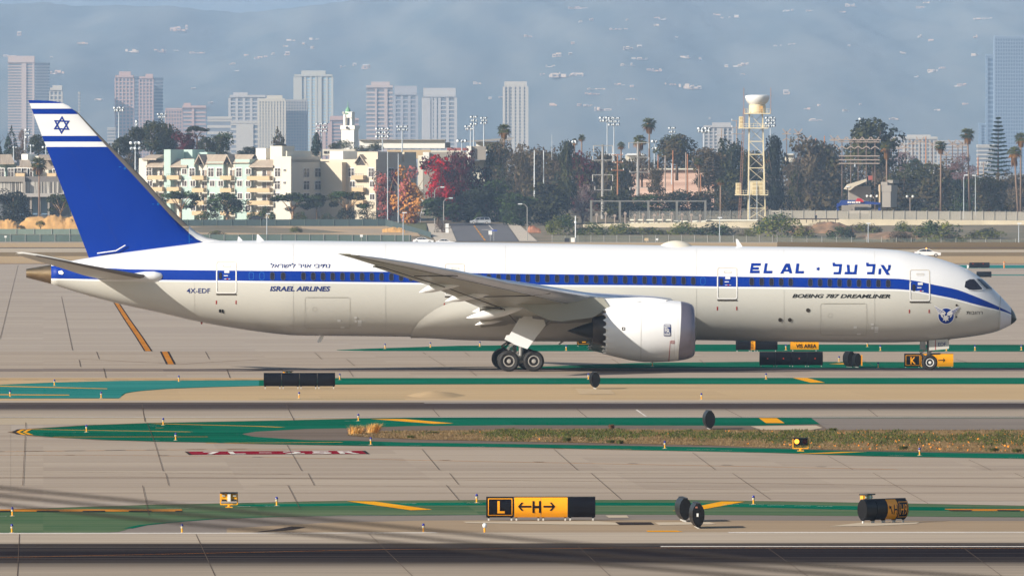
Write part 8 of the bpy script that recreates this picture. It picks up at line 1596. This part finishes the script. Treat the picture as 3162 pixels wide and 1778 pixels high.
# fan palms
def palm_mesh(seed, skirt):
    rr = np.random.default_rng(seed); mb = MB()
    for i in range(46):
        e = rr.uniform(-.75, 1.35); a = rr.uniform(0, 6.28); d = np.array([math.cos(a) * math.cos(e), math.sin(a) * math.cos(e), math.sin(e)]); L = rr.uniform(.3, .5)
        u = np.cross(d, [0, 0, 1]) ; u /= np.linalg.norm(u); up = np.cross(u, d); m = 0 if e > -.35 else 1
        base = d * L * .42; tip0 = d * L
        for q in range(7):
            t = (q - 3) / 3 * 1.05; f = d * math.cos(t) + u * math.sin(t); e_ = base + f * L * .62 - np.array([0, 0, .07 + .06 * abs(t)]); w = (u * math.cos(t) - d * math.sin(t)) * .022 + up * rr.normal(0, .012)
            mb.add([tuple(base), tuple(base + f * L * .32 + w), tuple(e_), tuple(base + f * L * .32 - w)], [(0, 1, 2, 3)], m)
        mb.add([tuple(-u * .006), tuple(u * .006), tuple(base + u * .006), tuple(base - u * .006)], [(0, 1, 2, 3)], m)
    for i in range(40 + int(60 * skirt)):
        a = rr.uniform(0, 6.28); z = -rr.uniform(.08, .18 + .6 * skirt); r = .10 + .07 * rr.random(); p = np.array([r * math.cos(a), r * math.sin(a), z]); t = np.array([-math.sin(a), math.cos(a), 0]) * .04
        mb.add([tuple(p - t + [0, 0, .14]), tuple(p + t + [0, 0, .14]), tuple(p * [1.1, 1.1, 1] + t * .4 - [0, 0, .12]), tuple(p * [1.1, 1.1, 1] - t * .4 - [0, 0, .12])], [(0, 1, 2, 3)], 1)
    return mb.mesh('palm_crown', [L_PALM, L_SKIRT], fix=False)
PM = [palm_mesh(1, .1), palm_mesh(2, .35), palm_mesh(3, .8)]
for x, w, yt, yc, yb, D, k, d in ((121, 56, 478, 508, 684, 2880, 1, 'palm standing left of the tail fin'), (1556, 48, 376, 402, 560, 2990, 1, 'tall palm left of the white grid tower'), (2005, 50, 356, 384, 520, 3030, 1, 'highest palm in the middle, rising over the others'), (1796, 28, 410, 426, 500, 3250, 0, 'small palm, right one of the two by the brown trees'), (1774, 26, 421, 438, 500, 3260, 0, 'small palm, left one of the two by the brown trees'), (1976, 50, 412, 436, 500, 3080, 1, 'shaggy palm below the highest one, left'), (1918, 30, 436, 450, 490, 3160, 0, 'little palm over the cream house roofs'), (2158, 34, 478, 502, 676, 2930, 1, 'small palm with a rust trunk before the pink building'),
                             (2738, 46, 424, 452, 650, 2975, 2, 'skirted palm with a long dead beard before the big round tree'), (2905, 42, 428, 452, 652, 2965, 1, 'palm on a thin trunk over the broad brown trees'), (2988, 50, 392, 416, 650, 2970, 1, 'right-hand tall palm near the glass tower'), (3132, 50, 440, 470, 660, 2950, 2, 'leaning skirted palm near the right edge'), (3152, 46, 398, 428, 655, 2960, 1, 'palm cut by the right edge of the picture'), (2370, 24, 466, 490, 640, 3000, 1, 'narrow palm hugging the right side of the radar tower'), (2225, 30, 540, 560, 676, 2925, 0, 'low dark palm left of the radar tower base')):
    k_ = D / F; b = W(x, yb, D); t = thing('palm_tree', d, 'palm', b, 0, 'palm trees'); H = (yb - yc) * k_; s = w * k_ / .86
    c = link('crown', PM[k], t, (0, 0, H)); c.scale = (s, s, s * 1.05); c.rotation_euler = (0, 0, x * .37)
    mb = MB(); ln = (.9 if x == 3132 else .5 if x == 2988 else .0); mb.tube([(ln * 1.2, 0, -1), (ln * .5, 0, H * .5), (0, 0, H)], [.28, .2, .2], 8); mb.build('trunk', T_PALM, t, smooth=True)
# layered pine
D = 3060; k_ = D / F; t = thing('pine_tree', 'tall symmetric pine with layered branches in front of the glass tower', 'pine', W(3082, 560, D), 0, 'trees'); H = (560 - 362) * k_; mb = MB(); mb.tube([(0, 0, -2), (0, 0, H)], [.35, .04], 8); mb.build('trunk', T_BARK, t)
rr = np.random.default_rng(4); V = []
for i in range(15):
    z = H * (.10 + .88 * (i / 14)); L = (42 * k_) * (1 - i / 15) ** .75
    for q in range(7):
        a = q * .9 + i * .5; d = np.array([math.cos(a), math.sin(a), 0])
        for s_ in np.linspace(.12, 1, 9): V.append(leaf_quads(rr, np.array([0, 0, z]) + d * L * s_ + [0, 0, .35 * s_ ** 2 * L * .3], np.array([.30, .30, .16]), 5, .26))
V = np.concatenate(V).reshape(-1, 3); me = bpy.data.meshes.new('crown'); me.from_pydata(V.tolist(), [], [tuple(range(4*i, 4*i+4)) for i in range(len(V)//4)]); me.materials.append(leafmat('pine_needles', (62, 80, 66), (40, 56, 52))); link('crown', me, t)
# ================================================================ the hazy air
mb = MB(); mb.box((0, 11900, 369.5), (2640, 23960, 743)); hz = mb.build('haze', []) if False else None
me = mb.mesh('haze', []); hz = link('haze', me); hz['kind'] = 'stuff'; hz['label'] = 'pale blue haze filling the air towards the hills'; hz['category'] = 'haze'
m = bpy.data.materials.new('haze'); m.use_nodes = True; t = m.node_tree; t.nodes.clear(); o = t.nodes.new('ShaderNodeOutputMaterial'); v = t.nodes.new('ShaderNodeVolumePrincipled')
v.inputs['Color'].default_value = (0.48, 0.69, 1.0, 1); v.inputs['Density'].default_value = 1 / 23500; v.inputs['Anisotropy'].default_value = -0.3
t.links.new(v.outputs[0], o.inputs['Volume']); me.materials.append(m)
